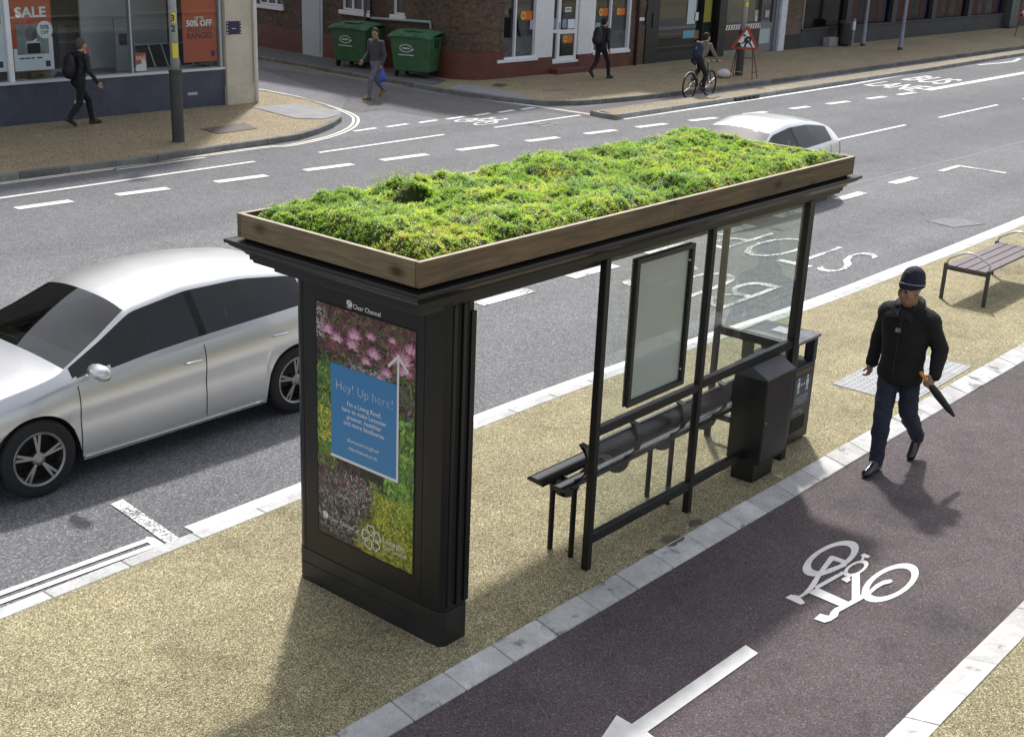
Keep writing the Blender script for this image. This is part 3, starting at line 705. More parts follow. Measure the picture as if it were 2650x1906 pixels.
clump(.72,1,.18,.62,520,[(.13,.25,.045),(.18,.32,.06),(.06,.13,.03)],.09,.014,.2,2.9)
clump(.6,1,.06,.28,600,[(.38,.38,.04),(.28,.3,.035),(.17,.2,.03)],.05,.008,.1,3.)
clump(.42,1,0,.1,260,[(.3,.29,.03),(.2,.2,.025)],.06,.012)
clump(.02,.5,.02,.3,420,[(.3,.3,.29),(.16,.17,.16),(.08,.1,.09)],.055,.006,.3,2.8)
clump(0,.5,.2,.36,200,[(.14,.06,.065),(.1,.05,.05)],.11,.004)
clump(.28,.62,.2,.32,260,[(.5,.46,.45),(.36,.32,.32)],.014,.005)
clump(.36,.75,.71,.79,420,[(.52,.5,.46),(.4,.36,.35)],.014,.005)
clump(0,.09,.86,.98,140,[(.52,.5,.48)],.014,.005)
def pinkflower(u, v, s):           # shaggy pink heads made of narrow petals
    for ring, n, f in ((0,46,1.0),(1,40,.8),(2,30,.55)):
        for k in range(n):
            a = R.uniform(.05, pi-.05) if R.random() < .8 else R.uniform(-.5, pi+.5)
            blade(u, v, a, s*f*R.uniform(.75,1.1), s*.045, jit([(.36,.15,.24),(.46,.22,.33),(.62,.38,.48)][ring],.35))
for f in ((.12,.885,.085),(.22,.865,.075),(.4,.895,.09),(.38,.855,.08),(.57,.915,.06),(.6,.845,.085),(.52,.81,.06),(.72,.79,.07),(.88,.86,.12),(.96,.91,.08),(.9,.82,.085),(.78,.93,.05),(.66,.76,.055)): pinkflower(*f)
me_o = obj('poster', pr.mb, attr_mat('printed poster ink', .35, spec=.4), adp)
at = me_o.data.attributes.new('tone', 'FLOAT_COLOR', 'FACE'); at.data.foreach_set('color', [x for c in pr.t for x in (*[min(.9, q*1.2) for q in c], 1)])
g = MB(); g.box(FXp-.0012,FXp+.004,PY0-.012,PY1+.012,PZ0-.012,PZ1+.012); obj('poster_rim', g, groove, adp)
for p in me_o.data.vertices: p.co.x -= .0012
blue = mat('blue notice print', (.045,.215,.47), .35)
inkw = mat('white print', (.74,.74,.74), .4)
zf = .0065
g = MB(); shp(g, [(5.775,1.675),(5.175,1.675),(5.175,1.043),(5.775,1.043)], zf); notice_o = me_o; obj('notice', g, blue, me_o)
g = MB()
L3 = zf+.0006
shp(g, [(5.780,1.045),(5.158,1.045),(5.158,1.026),(5.780,1.026)], L3); shp(g, [(5.176,1.0455),(5.176,1.845),(5.158,1.845),(5.158,1.0455)], L3)
shp(g, [(5.167,1.875),(5.257,1.788),(5.247,1.772),(5.167,1.848)], L3+.0003); shp(g, [(5.167,1.875),(5.077,1.788),(5.087,1.772),(5.167,1.848)], L3+.0003)
def ptxt(body, yc, z, wd, bold=0., h=None):
    q_ = MB(); text_mesh(q_, body, (FXp-L3, yc, z), (0,-1,0), (0,0,1), width=wd, bold=bold, align='CENTER'); obj('lettering', q_, inkw, notice_o)
ptxt('Hey! Up here!', 5.468, 1.506, .51, -.026)
ptxt("I'm a Living Roof,", 5.468, 1.418, .306, .004); ptxt('here to make Leicester', 5.468, 1.373, .405, .004)
ptxt('greener, healthier', 5.468, 1.328, .318, .004); ptxt('and more biodiverse.', 5.468, 1.284, .374, .004)
ptxt('#LeicesterLivingRoof', 5.478, 1.172, .292, .0); ptxt('clearchannel.co.uk', 5.478, 1.118, .266, .0)
# operator's mark: white roundel cut by a swoosh, twice; council flower outline
def opmark(y, z, s, L):
    pts = [(y-s*.5*math.cos(a)*1.05+0, z+s*.5*math.sin(a)*.95) for a in np.linspace(0,2*pi,28,endpoint=False)]
    up = [(y+s*.5-s*t, z+s*.5*(-.1+.75*t)+0) for t in np.linspace(0,1,10)]
    a = [(-.5,.05),(-.45,.38),(-.15,.5),(.2,.48),(.45,.38),(.2,.36),(-.1,.2),(-.3,-.05),(-.42,-.12)]
    b = [(-.34,-.2),(-.1,.12),(.2,.28),(.48,.32),(.5,0),(.4,-.32),(.1,-.36),(-.2,-.34)]
    c = [(-.5,-.3),(-.3,-.42),(.1,-.46),(.42,-.42),(.3,-.5),(-.1,-.54),(-.4,-.48)]
    for q in (a,b,c): shp(g, [(y-s*u, z+s*v) for u,v in q], L)
obj('arrow', g, inkw, me_o); g = MB(); opmark(5.838, .575, .052, L3); obj('logo', g, inkw, me_o); g = MB()
text_mesh(g, 'Clear Channel', (FXp-L3, 5.80, .553), (0,-1,0), (0,0,1), width=.235, bold=.0); obj('lettering', g, inkw, me_o); g = MB()
def flower(yc, zc, r, L):
    for k in range(5):
        a = pi/2+2*pi*k/5+.15; pa = lambda rr, da: (yc-rr*math.cos(a+da), zc+rr*math.sin(a+da))
        loop = [pa(r*.36,-.42), pa(r*.78,-.52), pa(r*.98,-.26), pa(r*.90,0), pa(r*1.0,.26), pa(r*.78,.52), pa(r*.36,.42)]
        m = len(loop)
        for i in range(m-1):
            p, q = loop[i], loop[i+1]; d = math.hypot(q[0]-p[0], q[1]-p[1]); nx, nz_ = -(q[1]-p[1])/d*.0042, (q[0]-p[0])/d*.0042
            shp(g, [(p[0]+nx,p[1]+nz_),(q[0]+nx,q[1]+nz_),(q[0]-nx,q[1]-nz_),(p[0]-nx,p[1]-nz_)], L+.00004*(i+m*k))
    for i in range(20):
        a, b = 2*pi*i/20, 2*pi*(i+1)/20
        shp(g, [(yc+r*.2*math.cos(a),zc+r*.2*math.sin(a)),(yc+r*.2*math.cos(b),zc+r*.2*math.sin(b)),(yc+r*.28*math.cos(b),zc+r*.28*math.sin(b)),(yc+r*.28*math.cos(a),zc+r*.28*math.sin(a))], L)
flower(5.395, .558, .092, L3); obj('flower_logo', g, inkw, me_o); g = MB()
text_mesh(g, 'Leicester', (FXp-L3, 5.29, .568), (0,-1,0), (0,0,1), width=.205, bold=.004)
text_mesh(g, 'City Council', (FXp-L3, 5.29, .522), (0,-1,0), (0,0,1), width=.212, bold=0)
obj('lettering', g, inkw, me_o)
g = MB(); L3 = .003
opmark(5.603, 2.094, .052, L3); obj('logo', g, inkw, adp); g = MB(); text_mesh(g, 'Clear Channel', (FXp-L3, 5.57, 2.075), (0,-1,0), (0,0,1), width=.243, bold=.012)
obj('lettering', g, inkw, adp)
# ================================================================ PERCH SEAT inside the shelter
gloss = mat('gloss black seat metal', (.012,.012,.014), .24, coat=.15)
pb = thing('perch_bench', 'long gloss black perch bench standing behind the shelter glass', 'bench', (8.0,5.05,0))
for x in (6.74,8.0,9.28):
    for y in (5.135,4.94):
        g = MB(); g.tube([(x,y,0),(x,y,.56)], .021, 12); obj('leg', g, black, pb, smooth=False)
def plank(x0,x1,yc,zc,w,h,tilt=0):
    g = MB(); n = 12; pr_ = []
    for k in range(n+1):
        a = pi*k/n; u, v = -w/2*math.cos(a), h*math.sin(a)**.6; pr_.append((u*math.cos(tilt)-v*math.sin(tilt), u*math.sin(tilt)+v*math.cos(tilt)))
    g.prism([(x0,yc+u,zc+v) for u,v in pr_], (x1-x0,0,0)); return g
smooth_by_angle(obj('seat', plank(6.56,9.36,5.165,.575,.15,.038,.10), gloss, pb), .5)
smooth_by_angle(obj('seat', plank(6.62,9.36,5.01,.545,.13,.036,-.05), gloss, pb), .5)
g = MB(); n = 10
prb = [(4.905+.03*math.sin(pi*k/n*.5)-.0, .66+.18*k/n) for k in range(n+1)]
back = [(4.93-.05*(1-((k/n)-.5)**2*4), .655+.19*k/n) for k in range(n+1)]
ring = [(y,z) for y,z in back] + [(y+.022,z) for y,z in back[::-1]]
g.prism([(6.80,y,z) for y,z in ring], (2.5,0,0)); smooth_by_angle(obj('backrest', g, gloss, pb), .5)
for x in (6.80,7.42,8.04,8.66,9.26):
    g = MB(); arc = [(5.10+.15*math.cos(a), .56+.15*math.sin(a)*1.0) for a in np.linspace(-pi, 0, 16)]
    g.prism([(x,y,z) for y,z in arc + [(5.25,.583),(5.09,.58)]], (.014,0,0))
    strap = [(4.945,.87),(4.895,.86),(4.868,.80),(4.862,.73),(4.885,.655),(4.93,.60),(4.97,.585)]; strap = strap + [(y+.012,z+.004) for y,z in strap[::-1]]
    g.prism([(x-.025,y,z) for y,z in strap], (.06,0,0)); br_ = obj('bracket', g, gloss, pb)
    g = MB()
    for y,z in ((4.99,.52),(5.08,.5),(5.17,.53)): g.lathe([(.009,0),(.009,.006),(.004,.009)], (x,y,z), 8, (-1,0,0))
    obj_split('bolt', g, steel, br_)
# ================================================================ FEEDER CABINET by the shelter end
cabm = mat('black painted cabinet steel', (.0085,.0085,.009), .42, nz=[(4,.2)], bump=(120,.05))
cb_ = thing('electrical_cabinet', 'black steel cabinet with a sloping grey lid on a plinth at the shelter end', 'cabinet', (9.0,4.75,0))
bx0,bx1,by0,by1 = 8.79,9.235,4.585,4.89
g = MB(); g.slab([(bx0,by0),(bx1,by0),(bx1,by1),(bx0,by1)][::1], .19, .935)
obj('body', g, cabm, cb_, bevel=.006)
g = MB(); prf = [(by0-.012,.936),(by0-.012,.95),(by0+.15,1.035),(by1+.004,1.035),(by1+.004,.936)]
g.prism([(bx0-.012,y,z) for y,z in prf], (bx1-bx0+.024,0,0)); obj('lid', g, mat('weathered lid paint', (.055,.055,.066), .5, nz=[(6,.2)]), cb_, bevel=.004)
g = MB(); g.slab([(8.84,4.65),(9.17,4.65),(9.17,4.86),(8.84,4.86)], 0, .189); obj('plinth', g, cabm, cb_, bevel=.004)
g = MB(); g.lathe([(.008,0),(.008,.008),(.005,.01)], (bx0+.045,by0,.56), 12, (0,-1,0)); obj('lock', g, steel, cb_)
g = MB(); g.box(bx0+.012,bx1-.012,by0-.0025,by0+.001,.2,.205); g.box(bx0+.012,bx0+.016,by0-.0025,by0+.001,.205,.92); obj_split('door_gap', g, groove, cb_)
# ================================================================ LITTER BIN
bn = thing('litter_bin', 'black square litter bin with a distancing notice behind the shelter end', 'litter bin', (9.93,5.1,0))
lx0,lx1,ly0,ly1 = 9.72,10.13,4.83,5.36; binm = mat('dark bin metal', (.02,.021,.02), .45, nz=[(5,.25)], bump=(90,.05))
g = MB(); g.box(lx0,lx1,ly0,ly1,.02,.74); obj('body', g, binm, bn, bevel=.008)
for x in (lx0,lx1-.06):
    for y in (ly0,ly1-.09):
        g = MB(); g.box(x,x+.06,y,y+.09,.742,.955); obj('corner_post', g, binm, bn)
g = MB(); g.box(lx0+.004,lx1-.004,ly0+.004,ly1-.004,.741,.747); obj('opening_floor', g, groove, bn)
g = MB(); ringsweep(g, [(0.02,.956),(-.015,.965),(-.02,.985),(-.012,.992),(.05,1.0)], lx0,lx1,ly0,ly1); hood = obj('hood', g, mat('wet looking bin lid', (.07,.07,.085), .4, nz=[(7,.7),(30,.3)], rvar=.2), bn)
g = MB(); g.box(lx0+.14,lx0+.3,ly0+.18,ly0+.34,1.0,1.004); g.box(lx0+.16,lx0+.28,ly0+.245,ly0+.262,1.004,1.006); obj('stub_plate', g, mat('pale metal plate', (.5,.5,.5), .4), hood)
g = MB(); g.box(lx0+.05,lx1-.05,ly0-.004,ly0+.001,.66,.71); obj('band', g, mat('old brass band', (.075,.06,.025), .5, nz=[(20,.3)]), bn)
g = MB(); g.box(lx0+.05,lx1-.05,ly0-.004,ly0+.001,.36,.64); sg = obj('notice', g, mat('dark teal notice', (.035,.062,.078), .45), bn)
g = MB(); yy = ly0-.0055
def bx(x0,x1,z0,z1): g.box(lx0+x0,lx0+x1,yy,yy+.001,z0,z1)
def fig(xc, mirror=1):
    g.lathe([(.0001,0),(.016,.0005)], (lx0+xc,yy,.622), 12, (0,1,0))
    for q in ([(-.022,.6),(.022,.6),(.026,.545),(.014,.545),(.013,.575),(-.013,.575),(-.014,.545),(-.026,.545)],[(-.014,.58),(.014,.58),(.012,.545),(-.012,.545)],[(-.013,.548),(-.001,.548),(-.006,.49),(-.02,.49)],[(.001,.548),(.013,.548),(.02,.49),(.006,.49)]):
        g.add([(lx0+xc+u*1.0, yy-.0002*(i_:=1), z) for u,z in q], [tuple(range(len(q)))])
fig(.125); fig(.285)
bx(.175,.235,.56,.566)
for sx,d in ((.165,1),(.245,-1)): g.add([(lx0+sx,yy,.563),(lx0+sx+.022*d,yy,.578),(lx0+sx+.022*d,yy,.548)], [(0,1,2)])
obj('pictogram', g, inkw, sg)
g = MB()
for k,(a,b) in enumerate(((.09,.32),(.08,.33),(.10,.31),(.09,.32),(.14,.27))): bx(a,b,.452-.018*k,.458-.018*k)
bx(.07,.22,.325,.331); bx(.07,.2,.305,.31); bx(.2,.26,.29,.3); obj('small_print', g, mat('pale small print', (.35,.37,.38), .5), sg)
g = MB(); g.box(lx0+.06,lx1-.09,ly0-.003,ly0+.001,.12,.25); obj('vent', g, groove, bn)
# ================================================================ STREET BENCH at the right
sb = thing('street_bench', 'backless slatted bench with looped steel arms by the kerb', 'bench', (16.5,5.6,0))
slat = mat('purple brown composite slat', (.13,.1,.105), .5, nz=[(9,.15)])
bsteel = mat('brushed grey steel', (.55,.55,.56), .35, metal=.8, nz=[(20,.15)])
dsteel = mat('dark bench frame', (.045,.043,.045), .45)
for k in range(4):
    g = MB(); y0 = 5.315+.132*k; g.box(15.62,17.42,y0,y0+.12,.425,.455); obj('slat', g, slat, sb, bevel=.006)
for x in (15.64,17.38):
    for y in (5.30,5.85):
        g = MB(); g.bar((x-.0,y,0),(x,y,.47),.05,.022,up=(1,0,0)) ; obj('leg', g, dsteel, sb, bevel=.004)
    g = MB(); g.bar((x,5.312,.405),(x,5.838,.405),.03,.035); obj('frame', g, dsteel, sb)
    arch = spline([(x,5.85,.46),(x,5.80,.54),(x,5.62,.635),(x,5.5,.635),(x,5.36,.575),(x,5.30,.545),(x,5.30,.46)], 8)
    g = MB(); vs_ = []
    g.tube(arch, .013, 8); smooth_by_angle(obj('arm', g, bsteel, sb), 1.)
# ================================================================ cigarette end
g = MB(); g.tube([(6.78,5.02,.006),(6.83,5.0,.006)], .006, 8); tag(obj('cigarette_end', g, mat('tan paper', (.4,.3,.17), .8)), 'tan cigarette end lying between the perch bench legs', 'litter')
# ================================================================ ROOF PLANTS: low sedum, leaf by leaf
def build_sedum():
    rng = np.random.default_rng(11)
    ax0,ax1,ay0,ay1 = px0+T+.015, px1-T-.012, py0+T+.012, py1-T-.01
    # smooth random fields from sums of waves
    def field(scale, seed, n=14):
        r = np.random.default_rng(seed); k = r.normal(0, scale, (n,2)); ph = r.uniform(0, 2*pi, n)
        return lambda x, y: sum(np.cos(k[i,0]*x+k[i,1]*y+ph[i]) for i in range(n))/math.sqrt(n/2)
    f1, f2, f3, f4, f5, f6 = field(2.2,1), field(6,2), field(14,3), field(6.5,4), field(8,5), field(42,6,24)
    nc = 1250; ccx, ccy = rng.uniform(ax0,ax1,nc), rng.uniform(ay0,ay1,nc); cr = rng.uniform(.035,.085,nc); chh = rng.uniform(.010,.030,nc)
    def cushion(x, y):        # each plant is a low cushion: its index and how far up its dome a point lies
        sh_ = np.shape(x); x = np.ravel(x); y = np.ravel(y); bi = np.zeros(len(x),int); bv = np.full(len(x),-9.)
        for i in range(nc):
            m = (np.abs(x-ccx[i]) < .1) & (np.abs(y-ccy[i]) < .1)
            if not m.any(): continue
            v = chh[i]*(1-((x[m]-ccx[i])**2+(y[m]-ccy[i])**2)/cr[i]**2); up = v > bv[m]; k = np.where(m)[0][up]; bv[k] = v[up]; bi[k] = i
        return bi.reshape(sh_), np.clip(bv,-.03,.06).reshape(sh_)
    holes = ((5.84,5.757,.13,.17),(9.7,5.787,.12,.16))
    def edge(x, y):
        d = np.minimum.reduce([x-ax0, ax1-x, y-ay0, ay1-y]); return d
    def height(x, y):
        h = .105 + .013*f1(x,y) + .014*f2(x,y) + .012*f3(x,y) + .004*f6(x,y) + cushion(x,y)[1]
        h = h + .05*np.exp(-((x-6.05)**2/.08+(y-6.05)**2/.03)) + .035*np.exp(-((x-8.6)**2/1.2+(y-5.9)**2/.15)) + .03*np.exp(-((x-9.2)**2/.2+(y-6.0)**2/.1))
        e = np.clip(edge(x,y)/.09, 0, 1); h = h*(.35+.65*e**.6)
        h = h*(1-np.clip((5.95-y)/.25,0,1)*(1-np.clip((x-4.905)/.14,0,1)**.6))
        for hx,hy,ra,rb in holes:
            q = ((x-hx)/rb)**2+((y-hy)/ra)**2; h = h*np.clip((q-.6)*2.2, 0, 1) + .03*np.exp(-(q-1.6)**2*3)
        return np.maximum(h, .0)
    def bare(x, y):          # strip of empty tray at the near left corner and drain holes
        b = ((x < 4.925-.02*f3(x,y)) & (y < 5.72)) | ((y < 4.695) & (x < 5.1))
        for hx,hy,ra,rb in holes: b |= (((x-hx)/rb)**2+((y-hy)/ra)**2) < .75+.15*f3(x,y)
        return b
    zs = 2.545
    # mound beneath the leaves
    nx, ny = 260, 80
    gx, gy = np.meshgrid(np.linspace(ax0,ax1,nx), np.linspace(ay0,ay1,ny), indexing='ij')
    gz = zs + np.maximum(height(gx,gy)-.020, 0) + rng.normal(0,.004,gx.shape); bb__ = bare(gx,gy)
    for ox_, oy_ in ((-.035,0),(.035,0),(0,.035),(0,-.035),(.025,.025),(-.025,-.025),(.025,-.025),(-.025,.025)): bb__ |= bare(gx+ox_,gy+oy_)
    gz[bb__] = zs-.01
    mbv = np.stack([gx,gy,gz],-1).reshape(-1,3)
    idx = np.arange(nx*ny).reshape(nx,ny)
    quads = np.stack([idx[:-1,:-1],idx[1:,:-1],idx[1:,1:],idx[:-1,1:]],-1).reshape(-1,4)
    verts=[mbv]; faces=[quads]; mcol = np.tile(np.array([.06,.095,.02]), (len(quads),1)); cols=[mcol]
    nv = len(mbv)
    pal = np.array([[.25,.385,.04],[.34,.47,.055],[.43,.53,.065],[.50,.52,.08],[.13,.26,.04],[.19,.33,.09],[.36,.26,.08],[.28,.17,.08]])
    def leaves(cx, cy, cz, ang, tilt, L, Wd, col):
        nonlocal nv
        n = len(cx)
        d = np.stack([np.cos(ang)*np.cos(tilt), np.sin(ang)*np.cos(tilt), np.sin(tilt)], -1)
        s = np.stack([-np.sin(ang), np.cos(ang), np.zeros(n)], -1)
        c = np.stack([cx,cy,cz],-1); up = np.cross(d, s)
        v0 = c; v1 = c+d*(L*.55)[:,None]+s*Wd[:,None]+up*(L*.08)[:,None]; v2 = c+d*L[:,None]; v3 = c+d*(L*.55)[:,None]-s*Wd[:,None]+up*(L*.08)[:,None]
        v = np.stack([v0,v1,v2,v3],1).reshape(-1,3); f = np.arange(4*n).reshape(-1,4)+nv
        verts.append(v); faces.append(f); cols.append(col); nv += 4*n
    def tufts(n, kind):
        x = rng.uniform(ax0,ax1,n); y = rng.uniform(ay0,ay1,n)
        keep = ~bare(x,y); x, y = x[keep], y[keep]; n = len(x); h = height(x,y)
        cid = cushion(x,y)[0]; cjit = rng.normal(0,.55,nc)[cid]; ctone = rng.uniform(.82,1.22,nc)[cid][:,None]; a, b, c3_ = f4(x,y)*.8+cjit+.25, f5(x,y), f2(x,y)
        ci = np.where(a > 1.1, 2, np.where(a > .0, 1, np.where(a > -1.3, 0, 4)))
        ci = np.where((b > 1.7), 3, ci); ci = np.where(b < -1.5, 5, ci)
        ed = edge(x,y); rb = (rng.random(n) < np.where(b*a < -1.5, .4, .012)) | ((ed < .06) & (y < 5) & (rng.random(n) < .35)); ci = np.where(rb, rng.choice([6,7],n), ci)
        mixr = rng.random(n) < .3; ci = np.where(mixr, rng.choice([0,1,1,0,4,5],n), ci)
        # yellow green corner in front and darker green left end
        nearc = (x < 5.5) & (y < 5.1); ci = np.where(nearc & (rng.random(n) < .75), rng.choice([3,3,2,6,2,1],n), ci)
        leftc = (x < 5.6) & (y > 5.35); ci = np.where(leftc & (rng.random(n) < .7), rng.choice([0,1,4,0],n), ci)
        base = pal[ci]*ctone*rng.uniform(1.1,1.65,(n,1))
        k = 9
        X = np.repeat(x,k)+rng.normal(0,.004,n*k); Y = np.repeat(y,k)+rng.normal(0,.004,n*k)
        lev = np.tile(np.linspace(0,1,k), n)
        Z = zs+np.repeat(h,k)-.024+lev*rng.uniform(.014,.028,n).repeat(k)
        ang = np.tile(np.arange(k)*2.399, n)+rng.uniform(0,6.28,n).repeat(k)+rng.normal(0,.2,n*k)
        til = .0+lev*.75+rng.normal(0,.22,n*k)
        L = (1-.45*lev)*rng.uniform(.010,.0195,n).repeat(k); Wd = L*rng.uniform(.3,.46,n*k)
        C = np.repeat(base,k,0)*rng.uniform(.8,1.2,(n*k,1))
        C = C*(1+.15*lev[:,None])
        leaves(X,Y,Z,ang,til,L,Wd,np.clip(C,0,.85))
    tufts(36000, 0)
    # upright sprigs
    def sprigs(x, y, hmin, hmax, col):
        for i in range(len(x)):
            H = rng.uniform(hmin,hmax); k = int(H/.006); lev = np.linspace(0,1,k); z0 = zs+height(x[i:i+1],y[i:i+1])[0]-.02
            lean = rng.normal(0,.14,2)
            leaves(x[i]+lean[0]*H*lev, y[i]+lean[1]*H*lev, z0+H*lev, np.arange(k)*2.399, rng.normal(.5,.2,k), .016*(1-.3*lev), .0045*np.ones(k), np.tile(np.array(col)*rng.uniform(.8,1.2),(k,1)))
    n = 500; x = rng.uniform(ax0,ax1,n); y = rng.uniform(ay0,ay1,n); m = (f4(x+3,y) > .75) & ~bare(x,y)
    sprigs(x[m],y[m],.03,.065,(.24,.34,.05))
    sprigs(np.clip(rng.normal(6.0,.16,46),5.6,6.5), np.clip(rng.normal(6.07,.05,46),5.9,6.14), .06,.12,(.30,.38,.05))
    sprigs(np.array([5.55,5.6,5.66,6.78,6.8,9.0]), np.array([6.1,6.12,6.12,6.1,6.08,6.1]), .08,.14,(.3,.37,.05))
    # tiny white flower stars, thickened to imitate bright glints on the leaves
    n = 5200; x = rng.uniform(ax0,ax1,n); y = rng.uniform(ay0,ay1,n); m = (f5(x+1,y-2) > .0) & ~bare(x,y); x,y = x[m],y[m]; n = len(x)
    h = height(x,y); k = 4
    leaves(np.repeat(x,k), np.repeat(y,k), zs+np.repeat(h,k)+.012, np.tile(np.arange(k)*1.57,n)+rng.uniform(0,6,n).repeat(k), rng.normal(.2,.2,n*k), np.full(n*k,.0065), np.full(n*k,.0024), np.tile(np.array([.72,.74,.62]),(n*k,1)))
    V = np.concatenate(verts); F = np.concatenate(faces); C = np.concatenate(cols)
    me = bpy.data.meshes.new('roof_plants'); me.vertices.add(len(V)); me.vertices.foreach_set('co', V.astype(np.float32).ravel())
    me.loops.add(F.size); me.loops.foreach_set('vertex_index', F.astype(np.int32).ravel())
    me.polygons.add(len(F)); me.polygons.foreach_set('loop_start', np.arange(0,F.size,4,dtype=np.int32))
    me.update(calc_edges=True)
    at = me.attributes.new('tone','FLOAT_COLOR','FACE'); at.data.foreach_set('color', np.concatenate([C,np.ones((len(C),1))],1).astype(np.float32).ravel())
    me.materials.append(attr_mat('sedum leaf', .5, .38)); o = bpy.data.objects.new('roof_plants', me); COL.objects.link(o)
    o['kind'] = 'stuff'; tag(o, 'low green and yellow sedum growing in the timber planter on the shelter roof', 'plants')
build_sedum()
# ================================================================ CARS
def smooth_tab(xs, ys, x, k=.05):
    xs, ys = np.array(xs)[::-1], np.array(ys)[::-1]
    w_ = np.linspace(-2,2,17); g_ = np.exp(-w_**2); g_ /= g_.sum()
    return sum(gi*np.interp(x+wi*k, xs, ys) for gi, wi in zip(g_, w_))
tyre_m = mat('tyre rubber', (.013,.013,.013), .8); rim_m = mat('alloy rim', (.32,.32,.33), .3, metal=.9); well_m = mat('wheel arch dark', (.006,.006,.006), .9)
carglass_w = glass_mat('windscreen glass', (.30,.345,.335), 1.6); carglass_s = glass_mat('tinted side glass', (.11,.12,.118), 1.6)
carglass = mat('dark tinted car glass', (.008,.011,.011), .04, spec=.6); lampm = mat('clear headlamp lens', (.5,.52,.54), .08, spec=.6, nz=[(25,.4)]); redlamp = mat('red tail lamp', (.32,.01,.01), .12)
dgap = mat('shut line', (.01,.01,.01), .7); trim_m = mat('black car trim', (.008,.008,.008), .3, spec=.25)
def make_car(label, paint, loc, rz):
    t = thing('parked_car' if 0 else 'hatchback_car', label, 'car', loc, rz, local=True)
    fr, rr, RW = 1.30, -1.34, .325
    xs = np.unique(np.concatenate([np.linspace(2.13,-2.12,112), [1.02,.27,-1.62,-1.98]]))[::-1]
    T = lambda a, b, k=.05: smooth_tab(a, b, xs, k)
    ztop = T([2.14,2.10,2.02,1.85,1.5,1.05,.25,-.3,-.9,-1.45,-1.72,-2.0,-2.08,-2.13,-2.14],[.42,.56,.68,.77,.88,.965,1.36,1.445,1.435,1.36,1.27,.98,.86,.6,.4],.075)
    zb = T([2.14,2.10,2.02,1.8,1.05,0,-1,-1.6,-1.95,-2.08,-2.13],[.40,.53,.63,.70,.855,.92,.975,1.01,.97,.84,.55],.05)
    zb = np.minimum(zb, ztop-.012)
    Wd = T([2.14,2.1,2.0,1.8,1.3,.3,-1,-1.6,-1.95,-2.08,-2.14],[.50,.60,.72,.80,.872,.89,.89,.86,.79,.72,.62],.06)
    zs_ = T([2.14,2.0,1.7,0,-1.7,-2.0,-2.14],[.24,.2,.19,.2,.2,.24,.32],.04)
    zl = zs_.copy()
    for xw in (fr, rr):
        d = np.abs(xs-xw); a = .36; m = d < a; zl[m] = np.maximum(zl[m], RW+np.sqrt(a*a-d[m]**2)-.0)
    hg = ztop-zb
    wr = Wd-.03-.30*np.clip(hg/.45,0,1)-.0
    n1, n2, n3 = 12, 9, 9
    rows = []
    for i in range(len(xs)):
        pts = []
        for k in range(n1):
            s = k/(n1-1); z = zl[i]+(zb[i]-zl[i])*s
            zz = (z-.2)/(zb[i]-.2+1e-6)
            y = Wd[i]*(1-.045*(1-zz)**2*1.0-.05*max(0,zz-.72)**2*10) - .012*math.exp(-((zz-.52)/.09)**2)+.0
            pts.append((y, z))
        y0 = pts[-1][0]; ye = min(wr[i], y0-.02); h_edge = ztop[i]-.055*min(1,hg[i]/.3)
        for k in range(1, n2+1):
            s = k/n2; pts.append((y0+(ye-y0)*(s**1.15)*1.0, zb[i]+max(h_edge-zb[i],.0)*(s if hg[i] > .2 else s)))
        for k in range(1, n3+1):
            s = k/n3; yy = ye*(1-s); pts.append((yy, h_edge+(ztop[i]-h_edge)*(1-(yy/ye)**2.6)))
        rows.append(pts)
    Mx = len(rows[0]); A = np.array(rows)          # station, section, (y,z)
    def vid(mb, cache, i, k, sgn):
        key = (i,k,sgn if k < Mx-1 else 0)
        if key not in cache:
            cache[key] = len(mb.v); y, z = A[i,k]; mb.v.append((float(xs[i]), float(sgn*y if k < Mx-1 else 0), float(z)))
        return cache[key]
    cls = {}
    def sort(i, k, sgn):
        xm = (xs[i]+xs[i+1])/2; h = (hg[i]+hg[i+1])/2
        if n1-1 <= k < n1-1+n2:
            s = (k-(n1-1)+.5)/n2
            if h > .13 and .1 < s < .86 and -1.52 < xm < .93:
                if h*s < .05: return 'body'
                if abs(xm+.32) < .045: return 'pillar'
                return 'side_window'
        if k >= n1-1+n2:
            if .29 < xm < 1.0: return 'windscreen'
            if -1.97 < xm < -1.64: return 'rear_window'
        if k < n1-1 and k >= 1 and xm < .92 and xm > -1.42 and not (xm < -.98 and k < 6):
            return 'front_door' if xm > -.3 else 'rear_door'
        if k < n1-1 and xm > 1.72 and 6 <= k <= 9 and abs(A[i,k,0]) > .4: return 'headlight'
        if k < n1-1 and xm < -1.86 and 7 <= k <= 10: return 'tail_light'
        return 'body'
    parts = {}; caches = {}
    for i in range(len(xs)-1):
        for k in range(Mx-1):
            for sgn in (1,-1):
                c = sort(i,k,sgn); key = (c, sgn) if c in ('side_window','front_door','rear_door','headlight','tail_light','pillar') else (c,0)
                mb = parts.setdefault(key, MB()); ca = caches.setdefault(key, {})
                f = [vid(mb,ca,i,k,sgn),vid(mb,ca,i+1,k,sgn),vid(mb,ca,i+1,k+1,sgn),vid(mb,ca,i,k+1,sgn)]
                if len(set(f)) < 4: continue
                mb.f.append(tuple(f if sgn > 0 else f[::-1])); mb.m.append(0)
    body = parts[('body',0)]
    # underside and ends
    for i_ in (0, len(xs)-1):
        loop = [(float(xs[i_]), float(y), float(z)) for y,z in A[i_]] + [(float(xs[i_]), -float(y), float(z)) for y,z in A[i_][::-1][1:]]
        body.add(loop, [tuple(range(len(loop)))])
    body.box(-2.0,2.0,-.72,.72,.2,.23,1)
